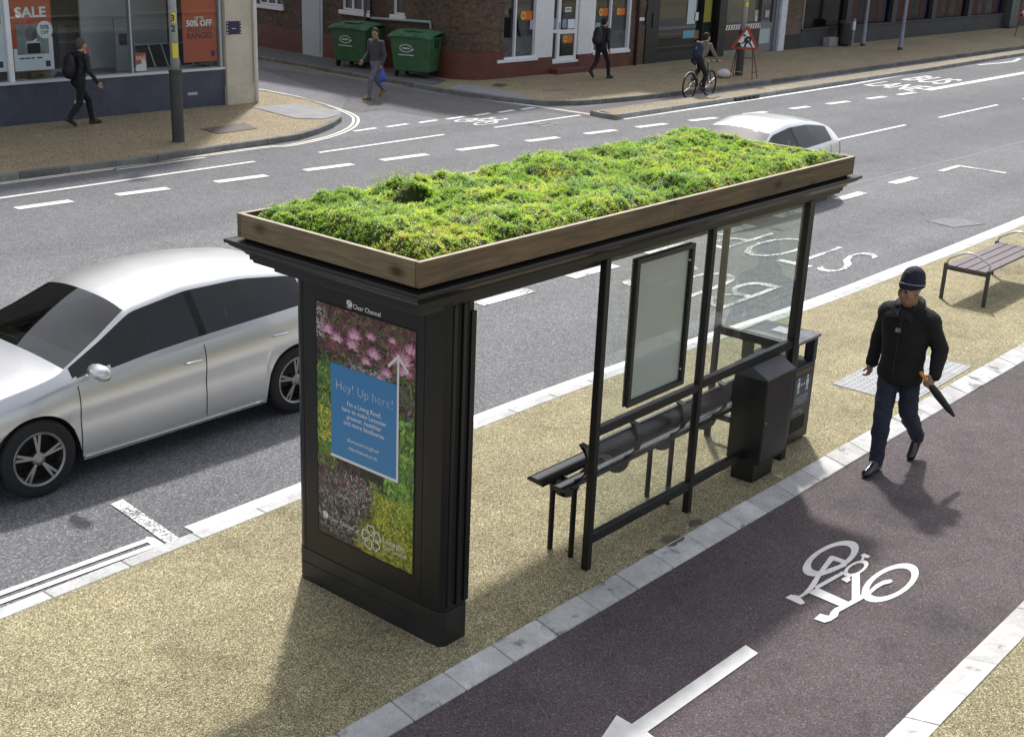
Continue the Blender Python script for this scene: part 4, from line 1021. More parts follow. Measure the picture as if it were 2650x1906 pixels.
    mm = {'body':[paint,trim_m],'front_door':paint,'rear_door':paint,'side_window':carglass_s,'windscreen':carglass_w,'rear_window':carglass_s,'headlight':lampm,'tail_light':redlamp,'pillar':trim_m}
    nm = {'pillar':'door_pillar'}
    made = {}
    for (c,sg), mb in parts.items(): made[(c,sg)] = obj(nm.get(c,c), mb, mm[c], t, smooth=True, local=True)
    for p in made[('body',0)].data.polygons:
        if p.material_index == 1: p.use_smooth = False
    # shut lines, handles, mirrors, wells, wheels
    def side_y(x, z):
        i = int(np.argmin(abs(xs-x))); zz = A[i,:n1,1]; return float(np.interp(z, zz, A[i,:n1,0]))
    for sg in (1,-1):
        g = MB()
        for xl in (.92,-.30,-1.42):
            pts = [(xl-(.0 if xl > -1 else -.0), sg*(side_y(xl,z)+.001), z) for z in np.linspace(.26 if xl > -1 else .62, float(np.interp(xl, xs[::-1], zb[::-1]))-.02, 14)]
            g.tube(pts, .0045, 4)
        obj_split('shut_line', g, dgap, made[('body',0)], local=True)
        g = MB(); g.tube([(x, sg*(side_y(x,.225)+.004), .225) for x in np.linspace(.9,-.93,20)], .012, 6); obj('sill_trim', g, mat_chrome, t, local=True, smooth=True)
        for d, xh in (('front_door',-.16),('rear_door',-1.12)):
            g = MB(); z = .80 if d == 'front_door' else .835
            g.tube([(xh-.09, sg*(side_y(xh,z)+.004), z-.004),(xh-.07, sg*(side_y(xh,z)+.024), z),(xh+.07, sg*(side_y(xh,z)+.024), z),(xh+.09, sg*(side_y(xh,z)+.004), z)], .011, 8)
            obj('handle', g, paint, made[(d,sg)], local=True, smooth=True)
        g = MB(); g.lathe([(.02,-.105),(.06,-.1),(.085,-.03),(.088,.05),(.07,.1),(.02,.115)], (.79,sg*.985,.965), 18, (0,1,0))
        g.v = [(x if x > .79 else .79+(x-.79)*.45, y, .965+(z-.965)*.72) for x,y,z in g.v]
        g.bar((.8,sg*.85,.93),(.8,sg*.92,.95),.06,.03); obj('wing_mirror', g, paint, t, local=True, smooth=True)
        for xw in (fr, rr):
            g = MB(); g.lathe([(.02,-.34),(.352,-.335),(.357,-.012)], (xw,sg*.86,RW), 36, (0,sg,0), cap=False); g.v = [(a_,b_,max(c_,.24)) for a_,b_,c_ in g.v]; obj('wheel_arch', g, well_m, t, local=True, smooth=True)
            g = MB(); R0 = RW
            g.lathe([(.225,-.1),(.29,-.105),(.315,-.09),(R0,-.06),(R0+.002,0),(R0,.06),(.315,.09),(.29,.1),(.225,.092)], (xw,sg*.765,RW), 40, (0,sg,0), cap=False)
            wh = obj('wheel', g, tyre_m, t, local=True, smooth=True)
            g = MB(); g.lathe([(.228,.088),(.222,.096),(.205,.09),(.2,.03),(.2,-.08)], (xw,sg*.765,RW), 36, (0,sg,0), cap=False)
            g.lathe([(.055,.03),(.055,.078),(.03,.086)], (xw,sg*.765,RW), 18, (0,sg,0))
            for k in range(5):
                a = 2*pi*k/5+.3
                for da in (-.11,.11):
                    p0 = Vector((xw+.045*math.cos(a), sg*(.765+.07), RW+.045*math.sin(a))); p1 = Vector((xw+.205*math.cos(a+da), sg*(.765+.078), RW+.205*math.sin(a+da)))
                    g.bar(p0, p1, .022, .018, up=(0,1,0))
            rim = obj('rim', g, rim_m, wh, local=True)
            g = MB(); g.lathe([(.19,-.02),(.19,0),(.02,.0)], (xw,sg*.765,RW), 24, (0,sg,0)); obj('brake_disc', g, well_m, wh, local=True)
    g = MB(); g.box(-1.75,1.0,-.76,.76,.235,.27); g.box(-1.75,.95,.765,.79,.27,.88); g.box(-1.75,.95,-.79,-.765,.27,.88); obj('cabin_lining', g, seatm, t, local=True)
    g = MB(); g.prism([(.98,-.74,.86),(.62,-.74,.92),(.50,-.74,.80),(.55,-.74,.5),(.98,-.74,.5)], (0,1.48,0)); obj('dashboard', g, seatm, t, local=True, bevel=.03)
    for x_, ys in ((.0,(-.37,.37)),(-.85,(-.4,.4))):
        for y_ in ys:
            g = MB(); g.box(x_-.2,x_+.32,y_-.25,y_+.25,.38,.55); g.obox((x_-.3,y_,.82), (.18,0,1), (0,1,0), (1,0,-.18), .36, .24, .07); g.obox((x_-.38,y_,1.16), (.18,0,1), (0,1,0), (1,0,-.18), .09, .13, .05); obj('car_seat', g, seatm2, t, local=True, bevel=.04, seg=3)
    g = MB(); g.tube([(.38+.05*math.sin(a)*-.6, -.37+.18*math.cos(a), .88+.17*math.sin(a)) for a in np.linspace(0,2*pi,24,endpoint=False)], .016, 8, closed=True); g.tube([(.40,-.37,.88),(.58,-.37,.8)], .03, 8); obj('steering_wheel', g, seatm, t, local=True, smooth=True)
    g = MB(); g.box(2.06,2.125,-.42,.42,.30,.42); obj('grille', g, trim_m, t, local=True, bevel=.02)
    g = MB(); g.tube([(.98,.05,.985),(.92,.35,1.01),(.9,.62,1.0)], .008, 6); g2 = MB(); g2.tube([(.98,-.6,.975),(.93,-.3,1.015),(.92,0,1.03)], .008, 6)
    obj('wiper', g, trim_m, t, local=True); obj('wiper', g2, trim_m, t, local=True)
    return t
seatm = mat('dark cabin plastic', (.012,.012,.013), .7); seatm2 = mat('grey seat cloth', (.05,.05,.055), .85, nz=[(20,.2)])
mat_chrome = mat('bright sill trim', (.6,.6,.6), .2, metal=1.0)
silver = mat('silver white car paint', (.66,.665,.675), .33, metal=.8, coat=.35, nz=[(1.2,.03)])
pearl = mat('pearl silver car paint', (.7,.71,.72), .3, metal=.5, coat=.5)
car_near = make_car('silver hatchback passing the bus shelter on the near side of the road', silver, (6.03,9.55,ROAD), pi)
car_far = make_car('silver white hatchback in the middle of the road beyond the shelter roof', pearl, (19.2,10.9,ROAD), pi)
# ================================================================ PEOPLE: signed distance bodies turned into one skin
def _rc(P, a, b, ra, rb):
    a = np.array(a); b = np.array(b); ba = b-a; L2 = ba@ba + 1e-12
    t = np.clip(((P-a)@ba)/L2, 0, 1); d = np.linalg.norm(P-a-t[...,None]*ba, axis=-1)
    return d-(ra+(rb-ra)*t)
def _el(P, c, r, M=None):
    q = P-np.array(c)
    if M is not None: q = q@np.array(M)
    r = np.array(r); k0 = np.linalg.norm(q/r, axis=-1); k1 = np.linalg.norm(q/(r*r), axis=-1)
    return k0*(k0-1)/(k1+1e-9)
def sdf_mesh(prims, res, clip=None):
    # prims: ('c', a, b, ra, rb, material, blend) or ('e', centre, radii, material, blend[, rotation])
    lo = np.full(3, 1e9); hi = -lo
    for p in prims:
        if p[0] == 'c':
            for q, r in ((p[1],p[3]),(p[2],p[4])): lo = np.minimum(lo, np.array(q)-r); hi = np.maximum(hi, np.array(q)+r)
        else: m = max(p[2]); lo = np.minimum(lo, np.array(p[1])-m); hi = np.maximum(hi, np.array(p[1])+m)
    lo = lo-3*res; hi = hi+3*res
    ax = [np.arange(lo[i], hi[i]+res, res) for i in range(3)]
    G = np.stack(np.meshgrid(*ax, indexing='ij'), -1); sh_ = G.shape[:3]
    D = np.full(sh_, 9.); mi = np.zeros(sh_, int); best = np.full(sh_, 9.)
    for p in prims:
        if p[0] == 'c':
            b0 = np.minimum(np.array(p[1])-p[3], np.array(p[2])-p[4]); b1 = np.maximum(np.array(p[1])+p[3], np.array(p[2])+p[4])
        else: m = max(p[2]); b0 = np.array(p[1])-m; b1 = np.array(p[1])+m
        pad = .09
        s = tuple(slice(max(0,int((b0[i]-pad-lo[i])/res)), min(sh_[i], int((b1[i]+pad-lo[i])/res)+2)) for i in range(3))
        d = _rc(G[s], p[1], p[2], p[3], p[4]) if p[0] == 'c' else _el(G[s], p[1], p[2], p[5] if len(p) > 5 else None)
        m_, k = (p[5], p[6]) if p[0] == 'c' else (p[3], p[4])
        cur = D[s]; h = np.clip(.5+.5*(cur-d)/k, 0, 1); D[s] = cur*(1-h)+d*h-k*h*(1-h)
        bm = d < best[s]; mi[s] = np.where(bm, m_, mi[s]); best[s] = np.where(bm, d, best[s])
    if clip is not None: D = np.maximum(D, clip(G))
    ins = D < 0
    n = [s-1 for s in sh_]
    cnt = np.zeros(n); acc = np.zeros((*n,3))
    corners = [(i,j,k) for i in (0,1) for j in (0,1) for k in (0,1)]
    def sl(o): return tuple(slice(o[i], o[i]+n[i]) for i in range(3))
    for a in corners:
        for axis in range(3):
            if a[axis] == 0:
                b = list(a); b[axis] = 1; da, db = D[sl(a)], D[sl(b)]; cr = (da < 0) != (db < 0)
                t = np.where(cr, da/(da-db+1e-12), 0)
                for c in range(3):
                    acc[...,c] += np.where(cr, a[c]+(t if c == axis else 0), 0)
                cnt += cr
    act = cnt > 0; vid = -np.ones(n, int); vid[act] = np.arange(act.sum())
    ii = np.argwhere(act); V = (acc[act]/cnt[act][:,None]+ii)*res+lo
    F = []; FM = []
    for axis in range(3):
        o = [0,0,0]; o[axis] = 1
        s0 = tuple(slice(0, sh_[i]-o[i]) for i in range(3)); s1 = tuple(slice(o[i], sh_[i]) for i in range(3))
        cr = ins[s0] != ins[s1]; e = np.argwhere(cr); u, v = (axis+1)%3, (axis+2)%3
        ok = (e[:,u] > 0) & (e[:,v] > 0) & (e[:,u] < sh_[u]-1) & (e[:,v] < sh_[v]-1); e = e[ok]
        def g_(du, dv):
            q = e.copy(); q[:,u] -= du; q[:,v] -= dv; return vid[q[:,0],q[:,1],q[:,2]]
        f = np.stack([g_(1,1),g_(0,1),g_(0,0),g_(1,0)],1); fl = ins[e[:,0],e[:,1],e[:,2]]
        f = np.where(fl[:,None], f, f[:,::-1]); F.append(f); FM.append(mi[e[:,0],e[:,1],e[:,2]])
    return V, np.concatenate(F), np.concatenate(FM)
def sdf_obj(name, prims, res, mats, parent, clip=None, extra=(), smooth=2):
    sets = [sdf_mesh(prims, res, clip)] + [sdf_mesh(p, r) for p, r in extra]
    mb = MB()
    for V, F, FM in sets:
        n0 = len(mb.v); mb.v += [tuple(map(float, v)) for v in V]; mb.f += [tuple(int(i)+n0 for i in f) for f in F]; mb.m += [int(x) for x in FM]
    me = bpy.data.meshes.new(name); me.from_pydata(mb.v, [], mb.f)
    for m in mats: me.materials.append(m)
    me.polygons.foreach_set('material_index', mb.m); me.polygons.foreach_set('use_smooth', [True]*len(mb.f)); me.update()
    o = bpy.data.objects.new(name, me); COL.objects.link(o); o.parent = parent
    if smooth:
        s = o.modifiers.new('relax', 'SMOOTH'); s.factor = .45; s.iterations = smooth
    return o
def lerp(a, b, t): return tuple(a[i]+(b[i]-a[i])*t for i in range(3))
def hand_prims(wr, d, side, curl, m, s=1.0, thumb=1):
    # wr wrist, d direction to knuckles, side = palm-width direction; curl 0..1
    d = Vector(d).normalized(); sd_ = Vector(side); sd_ = (sd_-d*sd_.dot(d)).normalized(); nn = d.cross(sd_)
    w0 = Vector(wr); P_ = []
    for k in (-1.2,0,1.2): P_.append(('c', w0+sd_*(.010*k*s), w0+d*(.085*s)+sd_*(.024*k*s), .017*s, .013*s, m, .012))
    for k, L in zip((-1.5,-.5,.5,1.5), (.066,.078,.072,.056)):
        b = w0+d*(.09*s)+sd_*(.0195*k*s); a = .25+curl*1.1
        d1 = d*math.cos(a*.6)+nn*math.sin(a*.6); d2 = d*math.cos(a*1.4)+nn*math.sin(a*1.4); d3 = d*math.cos(a*2.1)+nn*math.sin(a*2.1)
        p1 = b+d1*(L*.45*s); p2 = p1+d2*(L*.33*s); p3 = p2+d3*(L*.25*s)
        P_ += [('c', b, p1, .0098*s, .009*s, m, .003), ('c', p1, p2, .009*s, .008*s, m, .003), ('c', p2, p3, .008*s, .0068*s, m, .003)]
    b = w0+d*(.03*s)+sd_*(-.030*thumb*s); t1 = b+(d*.7-sd_*.6*thumb+nn*.35).normalized()*(.04*s); t2 = t1+(d*.8-sd_*.1*thumb+nn*.6).normalized()*(.03*s)
    P_ += [('c', b, t1, .0135*s, .011*s, m, .008), ('c', t1, t2, .011*s, .0085*s, m, .003)]
    return [(p[0], tuple(p[1]), tuple(p[2]), *p[3:]) for p in P_]
# material slots: 0 skin 1 top 2 trousers 3 shoes 4 dark features 5 collar/extra
def person_prims(J, build=1.0, top_k=1.0, sleeve=1):
    b = build; S = []
    hd = J['head']; f = Vector(J.get('look', (1,0,0))).normalized(); s = Vector((-f.y, f.x, 0)).normalized(); up = Vector((0,0,1)); tilt = J.get('nod', 0)
    H = Vector(hd)
    at = lambda x, y, z: tuple(H+f*x+s*y+up*(z-0*x))
    Rm = [[f.x,s.x,0],[f.y,s.y,0],[0,0,1]]
    S += [('e', at(-.005,0,.035), (.098,.076,.10), 0, .03, Rm), ('e', at(.022,0,-.045), (.072,.060,.078), 0, .03, Rm), ('c', at(.055,-.02,-.085), at(.055,.02,-.085), .025,.025, 0, .02)]
    S += [('c', at(.082,0,.0), at(.104,0,-.032), .009,.014, 0, .012), ('c', at(.075,-.035,.022), at(.075,.035,.022), .016,.016, 0, .02)]
    S += [('c', at(.074,.045,-.012), at(.066,.05,-.04), .02,.018, 0, .02), ('c', at(.074,-.045,-.012), at(.066,-.05,-.04), .02,.018, 0, .02)]
    S += [('e', at(.0,.076,-.005), (.02,.012,.032), 0, .008, Rm), ('e', at(.0,-.076,-.005), (.02,.012,.032), 0, .008, Rm)]
    S += [('e', at(.086,.031,.004), (.010,.013,.006), 4, .003, Rm), ('e', at(.086,-.031,.004), (.010,.013,.006), 4, .003, Rm), ('c', at(.086,.018,.026), at(.078,.05,.026), .007,.006, 4, .004), ('c', at(.086,-.018,.026), at(.078,-.05,.026), .007,.006, 4, .004)]
    S += [('e', at(.086,0,-.062), (.012,.024,.006), 5, .004, Rm)]
    nk = J['neck']; ch = J['chest']; pv = J['pelvis']; ws = lerp(pv, ch, .42)
    yw = J.get('yaw', 0); hyw = J.get('hipyaw', 0)
    cw = Vector((-math.sin(yw), math.cos(yw), 0)); pw = Vector((-math.sin(hyw), math.cos(hyw), 0))
    RmC = [[math.cos(yw),-math.sin(yw),0],[math.sin(yw),math.cos(yw),0],[0,0,1]]
    S += [('c', tuple(H+up*-.05-f*.015), nk, .055*b, .06*b, 0, .03)]
    S += [('e', ch, (.125*b*top_k,.178*b*top_k,.20), 1, .06, RmC), ('e', tuple(Vector(ch)+up*.10), (.10*b*top_k,.165*b*top_k,.085), 1, .06, RmC), ('e', ws, (.12*b*top_k,.155*b*top_k,.19), 1, .06, RmC), ('c', nk, tuple(Vector(ch)+up*.13), .066*b,.085*b, 1, .05)]
    S += [('e', tuple(Vector(pv)+up*.0), (.118*b,.168*b,.125), J.get('pelvis_mat', 2), .05)]
    for sgn, L in ((1,'l'),(-1,'r')):
        shd, el, wr = J['sh'+L], J['el'+L], J['wr'+L]
        S += [('c', tuple(Vector(ch)+up*.12+cw*(.06*sgn)), shd, .075*b*top_k,.066*b*top_k, 1, .05), ('c', shd, el, .062*b*top_k,.049*b*top_k, 1, .03), ('c', el, wr, .048*b*top_k,.036*b*top_k, 1 if sleeve else 0, .02)]
        hp, kn, an, toe = J['hp'+L], J['kn'+L], J['an'+L], J['to'+L]
        fl = J.get('flare', 1.0)
        S += [('c', hp, kn, .092*b,.062*b*fl, 2, .05), ('c', kn, lerp(kn,an,.35), .062*b*fl,.06*b*fl, 2, .03), ('c', lerp(kn,an,.35), an, .06*b*fl,.05*b*fl, 2, .03)]
        a_, t_ = Vector(an), Vector(toe); d_ = (t_-a_).normalized()
        heel = a_ + Vector(J.get('heel'+L, (-.035,0,-.06)))
        S += [('c', an, tuple(heel), .042,.036, 3, .02), ('c', tuple(heel), toe, .036,.032, 3, .02), ('c', tuple(a_+(t_-a_)*.35), toe, .042,.034, 3, .03)]
    return S
skins = [mat('brown skin', (.30,.165,.10), .5), mat('fair skin', (.42,.24,.17), .55)]
dk = mat('dark brow and eye', (.012,.009,.008), .5); lipm = mat('lip', (.16,.06,.05), .5)
def person(name_lbl, J, loc, rz, mats, res, build=1.0, top_k=1.0, hair=None, hands=True, hres=.004, group=None, **kw):
    t = thing('person', name_lbl, 'person', loc, rz, group, local=True)
    pr_ = person_prims(J, build, top_k, kw.get('sleeve',1)); ex = []
    if hands:
        for L, sg in (('l',1),('r',-1)):
            el, wr = Vector(J['el'+L]), Vector(J['wr'+L]); d = Vector(J.get('hd'+L, tuple(wr-el)))
            hp_ = hand_prims(J['wr'+L], d, J.get('pw'+L, (1,0,0)), J.get('curl'+L, .5), 0, 1.0, -1)
            if hres: ex.append((hp_, hres))
    pr_ += kw.get('more', [])
    sdf_obj('body', pr_, res, mats, t, extra=ex)
    f = Vector(J.get('look', (1,0,0))).normalized(); s = Vector((-f.y,f.x,0)); H = Vector(J['head'])
    at = lambda x,y,z: tuple(H+f*x+s*y+Vector((0,0,z)))
    Rm = [[f.x,s.x,0],[f.y,s.y,0],[0,0,1]]
    if hair:
        hp = [('e', at(-.018,0,.052), (.104,.084,.098), 0, .02, Rm), ('e', at(-.05,0,.0), (.07,.078,.09), 0, .03, Rm)]
        sdf_obj('hair', hp, max(.008,res*.7), [hair], t)
    return t, at, Rm
def mt(n, c, r=.85, nz=((14,.15),), bump=(60,.15)): return mat(n, c, r, nz=list(nz), bump=bump)
blackcloth = mt('black wool cloth', (.0055,.0055,.006)); jeans = mt('dark blue denim', (.016,.022,.042), .8, ((25,.25),(5,.25))); blkshoe = mat('polished black shoe', (.008,.008,.008), .18, coat=.5)
navy = mt('navy knit', (.011,.012,.03)); 
# ---- man with umbrella on the cycle track (local +x = his heading)
ZT = TRACK
J = dict(head=(.03,.0,1.605), neck=(-.01,.0,1.455), chest=(-.02,.0,1.235), pelvis=(-.02,.0,.90), look=(.96,-.27,0), yaw=.10,
  shl=(-.02,.19,1.36), ell=(-.09,.285,1.13), wrl=(.015,.315,.925), hdl=(.62,-.12,-.62), pwl=(.55,-.35,.72), curll=1.0,
  shr=(-.04,-.19,1.36), elr=(-.11,-.27,1.12), wrr=(-.05,-.285,.875), hdr=(.15,-.0,-1), pwr=(1,0,.1), curlr=.5,
  hpl=(-.02,.092,.87), knl=(-.03,.112,.53), anl=(-.34,.115,.20), tol=(-.255,.115,.035), heell=(-.06,0,.005),
  hpr=(.0,-.09,.87), knr=(.16,-.03,.50), anr=(.225,.0,.095), tor=(.405,.0,.037), heelr=(-.045,0,-.058), flare=1.15)
jm = [skins[0], blackcloth, jeans, blkshoe, dk, lipm]
LOCM = (10.17, 4.06, TRACK)
man, at, Rm = person('man in black jacket, navy beanie and blue jeans walking on the cycle track', J, LOCM, pi, jm, .0095, 1.0, .97)
hem = .775
jk = []
for p in person_prims(J, 1.0, 1.13): 
    if p[0] == 'c' and p[5] == 1: jk.append(('c', p[1], p[2], p[3]+.012, p[4]+.012, 0, p[6]))
    elif p[0] == 'e' and p[3] == 1: jk.append(('e', p[1], tuple(r+.012 for r in p[2]), 0, p[4], *p[5:]))
jk += [('c', (-.03,.0,1.44), (-.02,.15,1.385), .09, .07, 0, .05), ('c', (-.03,.0,1.44), (-.03,-.15,1.385), .09, .07, 0, .05), ('e', (-.015,0,.86), (.158,.205,.16), 0, .06)]
nkz = 1.47
jack = sdf_obj('jacket', jk, .0095, [blackcloth], man, clip=lambda G: np.maximum.reduce([hem-G[...,2], np.linalg.norm(G-np.array([.03,0,1.53]),axis=-1)*-1+.082, .036-np.linalg.norm(G-np.array([.02,.32,.915]),axis=-1), .034-np.linalg.norm(G-np.array([-.05,-.286,.86]),axis=-1)]))
ccol = mt('black collar cloth', (.011,.011,.013))
g = MB(); an_ = np.linspace(.42, 2*pi-.42, 26)
g.tube([(-.012+.098*math.cos(t_), .098*math.sin(t_), 1.482-.03*math.cos(t_)) for t_ in an_], [.012]+[.03]*24+[.012], 8)
obj('collar', g, ccol, man, local=True, smooth=True)
for sg in (1,-1):     # collar points lying open on the chest
    g = MB(); g.prism([(.075,sg*.035,1.455),(.095,sg*.085,1.43),(.128,sg*.09,1.36),(.132,sg*.03,1.385)], (.012,0,.008)); obj('collar_point', g, ccol, man, local=True)
g = MB(); g.prism([(.088,-.03,1.45),(.088,.03,1.45),(.128,.022,1.36),(.128,-.022,1.36)], (.010,0,.004)); obj('inner_shirt', g, navy, man, local=True)
g = MB(); g.tube([(.132,0,1.36),(.146,0,1.25),(.143,0,1.05),(.15,0,.85)], .0035, 5); obj('zip', g, mat('dull black zip', (.012,.012,.013), .5), man, local=True)
g = MB(); g.obox((.140,-.012,1.275), (0,1,0), (-.1,0,1), (1,0,.1), .022, .018, .004); g.obox((.141,-.012,1.262), (0,1,0), (-.1,0,1), (1,0,.1), .02, .004, .0045)
obj('chest_tab', g, mat('grey cloth tab', (.25,.25,.26), .7), man, local=True)
bean = [('e', at(-.012,0,.078), (.113,.095,.105), 0, .02, Rm), ('e', at(-.02,0,.14), (.085,.075,.068), 0, .04, Rm)]
def folds(o, size, strength, name):
    tx = bpy.data.textures.new(name, 'CLOUDS'); tx.noise_scale = size; tx.noise_depth = 3
    d = o.modifiers.new('folds', 'DISPLACE'); d.texture = tx; d.strength = strength; d.mid_level = .5; d.texture_coords = 'LOCAL'
ht = sdf_obj('beanie', bean, .008, [navy], man, clip=lambda G: (Vector(at(0,0,.035)).z - G[...,2]) - .10*((G-np.array(at(0,0,0)))@np.array(J['look'])) + 0.0)
g = MB()
ring = [at(.120*math.cos(a)-.012, .101*math.sin(a), .066+.0120*math.cos(a)) for a in np.linspace(0,2*pi,40,endpoint=False)]
g.tube(ring, .0035, 6, closed=True); obj('beanie_stripe', g, mat('grey knit stripe', (.3,.3,.36), .8), ht, local=True, smooth=True)
cuff = [('e', at(-.012,0,.06), (.120,.101,.115), 0, .02, Rm)]
pl0 = lambda G, z: (Vector(at(0,0,z)).z - G[...,2]) - .10*((G-np.array(at(0,0,0)))@np.array(J['look']))
sdf_obj('beanie_cuff', cuff, .007, [navy], ht, clip=lambda G: np.maximum(pl0(G,.028), -pl0(G,.078)))
folds(jack, .10, .022, 'jacket folds'); folds(ht, .05, .014, 'knit slump')
trs = []
for p in person_prims(J, 1.0, 1.0):
    if p[0] == 'c' and p[5] == 2: trs.append(('c', p[1], p[2], p[3]-.002, p[4]+.004, 0, p[6]))
    elif p[0] == 'e' and p[3] == 2: trs.append(('e', p[1], tuple(r+.006 for r in p[2]), 0, p[4]))
tr_ = sdf_obj('jeans', trs, .0095, [jeans], man); folds(tr_, .075, .03, 'denim folds')
# folded umbrella held in his left hand
um = thing('umbrella', 'folded black umbrella with an orange handle held by the man in the beanie', 'umbrella', LOCM, pi, local=True)
a, b = Vector((.155,.244,.965)), Vector((-.175,.437,.568)); ax_ = (b-a).normalized(); L = (b-a).length
g = MB(); m1 = a+ax_*.14
g.tube([m1, m1+ax_*.05, m1+ax_*.16, m1+ax_*.36, m1+ax_*.46, b], [.016,.03,.036,.028,.012,.005], 14); obj('canopy', g, mt('black umbrella cloth', (.01,.013,.012), .6), um, local=True, smooth=True)
g = MB(); g.tube([a-ax_*.005, a+ax_*.03, a+ax_*.1, a+ax_*.14], [.013,.017,.015,.012], 12); obj('handle', g, mat('orange handle plastic', (.75,.27,.015), .4), um, local=True, smooth=True)
# ---- walkers farther off
def walk(stride, lead='l', lean=.03, look=(1,0,0), h=1.0, arm=.16, lift=.09, ):
    J = dict(head=(lean+.03,0,1.60), neck=(lean,0,1.45), chest=(lean*.7,0,1.23), pelvis=(0,0,.90), look=look)
    for L, sg in (('l',1),('r',-1)):
        f = 1 if L == lead else -1
        J['hp'+L] = (0,.092*sg,.87)
        if f > 0: J['kn'+L] = (stride*.42,.09*sg,.49); J['an'+L] = (stride*.5,.085*sg,.095); J['to'+L] = (stride*.5+.18,.085*sg,.035); J['heel'+L] = (-.04,0,-.058)
        else: J['kn'+L] = (-.05,.09*sg,.48); J['an'+L] = (-stride*.5,.085*sg,.10+lift); J['to'+L] = (-stride*.5+.12,.085*sg,.035+lift*.25); J['heel'+L] = (-.055,0,-.02)
        J['sh'+L] = (lean*.9,.2*sg,1.39); J['el'+L] = (lean-.04-arm*.5*f,.26*sg,1.11); J['wr'+L] = (lean+.06-arm*1.3*f,.26*sg,.88)
    return J
charcoal = mt('charcoal sweatshirt', (.05,.05,.056)); lilac = mt('grey lilac trousers', (.13,.125,.155)); tan = mt('tan shoe', (.2,.13,.05)); blkj = mt('black nylon', (.008,.008,.011), .6)
dkt = mt('black trousers', (.009,.009,.012)); olive = mt('olive hoodie', (.16,.145,.11)); brownshoe = mt('brown shoe', (.05,.03,.02)); dhair = mat('dark hair', (.014,.011,.009), .8); ghair = mat('grey brown hair', (.09,.07,.055), .8)
def cp_(f, q, z): p = f(*q); return (p[0], p[1], z)
def backpack(label, loc, rz, c, mm, s=1.0, group=None):
    t = thing('backpack', label, 'backpack', loc, rz, group, local=True)
    pr_ = [('e', (c[0],c[1],c[2]), (.10*s,.15*s,.235*s), 0, .05), ('e', (c[0]-.05*s,c[1],c[2]-.09*s), (.09*s,.13*s,.13*s), 0, .04)]
    sdf_obj('bag', pr_, .014, [mm], t)
    for sg in (1,-1):
        g = MB(); g.tube(spline([(c[0]+.05,sg*.09,c[2]+.2),(c[0]+.14,sg*.12,c[2]+.235),(c[0]+.26,sg*.13,c[2]+.12),(c[0]+.29,sg*.14,c[2]-.02),(c[0]+.18,sg*.185,c[2]-.14),(c[0]+.05,sg*.13,c[2]-.17)], 5), .012, 6); obj('strap', g, mm, t, local=True, smooth=True)
    return t
W1 = cp_(ck, (735,1105), 0.0)
person('man in black with a black backpack walking past the shop window', walk(.62,'l',.10,arm=.09), (W1[0]-.05,W1[1],0), 0, [skins[1], blkj, dkt, brownshoe, dk, lipm], .017, 1.02, 1.0, hair=ghair, hres=.007)
backpack('black backpack on the man passing the shop window', (W1[0]-.05,W1[1],0), 0, (-.165,0,1.20), blkj, 1.1)
W2 = ((21.91+22.64)/2*1.025, 23.12*1.025, ROAD)
J2 = walk(.66,'l',.02, look=(.85,.5,0)); J2['wrl'] = (.06,.27,.86); J2['ell'] = (-.04,.26,1.1); J2['wrr'] = (.22,-.25,.93); J2['elr'] = (.02,-.27,1.12)
person('man in grey sweatshirt and lilac grey trousers crossing the side street', J2, W2, pi, [skins[0], charcoal, lilac, tan, dk, lipm], .016, 1.0, 1.04, hair=dhair, hres=.007)
bg_ = thing('carrier_bag', 'blue carrier bag hanging from the hand of the man crossing the side street', 'bag', W2, pi, local=True)
g = MB(); c = (.07,.285,.0)
for z,a_,b_ in ((.40,.03,.14),(.42,.05,.15),(.55,.045,.14),(.68,.02,.11),(.76,.01,.05),(.80,.008,.02)): pass
vsb = []; sec = ((.44,.03,.10),(.46,.045,.115),(.57,.04,.105),(.68,.022,.08),(.75,.012,.045),(.80,.008,.015))
for z,a_,b_ in sec: vsb += [(c[0]+b_*math.cos(t_)+.006*math.sin(5*t_+z*20), c[1]+a_*math.sin(t_)+.006*math.cos(7*t_), z) for t_ in np.linspace(0,2*pi,20,endpoint=False)]
fsb = [(i*20+k,i*20+(k+1)%20,(i+1)*20+(k+1)%20,(i+1)*20+k) for i in range(5) for k in range(20)] + [tuple(range(19,-1,-1)), tuple(range(100,120))]
g.add(vsb, fsb); obj('bag', g, mat('blue plastic', (.03,.06,.38), .35), bg_, local=True, smooth=True)
W3 = cp_(ck3, (1275,690), 0)
person('walker in black jacket with a dark backpack passing the white shopfront', walk(.62,'r',.08,lift=.16,arm=.08), (W3[0]-.36,W3[1]+.08,0), -.05, [skins[1], blkj, dkt, brownshoe, dk, lipm], .017, 1.0, 1.02, hair=dhair, hres=.008)
backpack('dark backpack with grey trim on the walker by the white shopfront', (W3[0]-.36,W3[1]+.08,0), -.05, (-.17,0,1.21), mt('dark grey nylon', (.014,.014,.017), .6), 1.15)
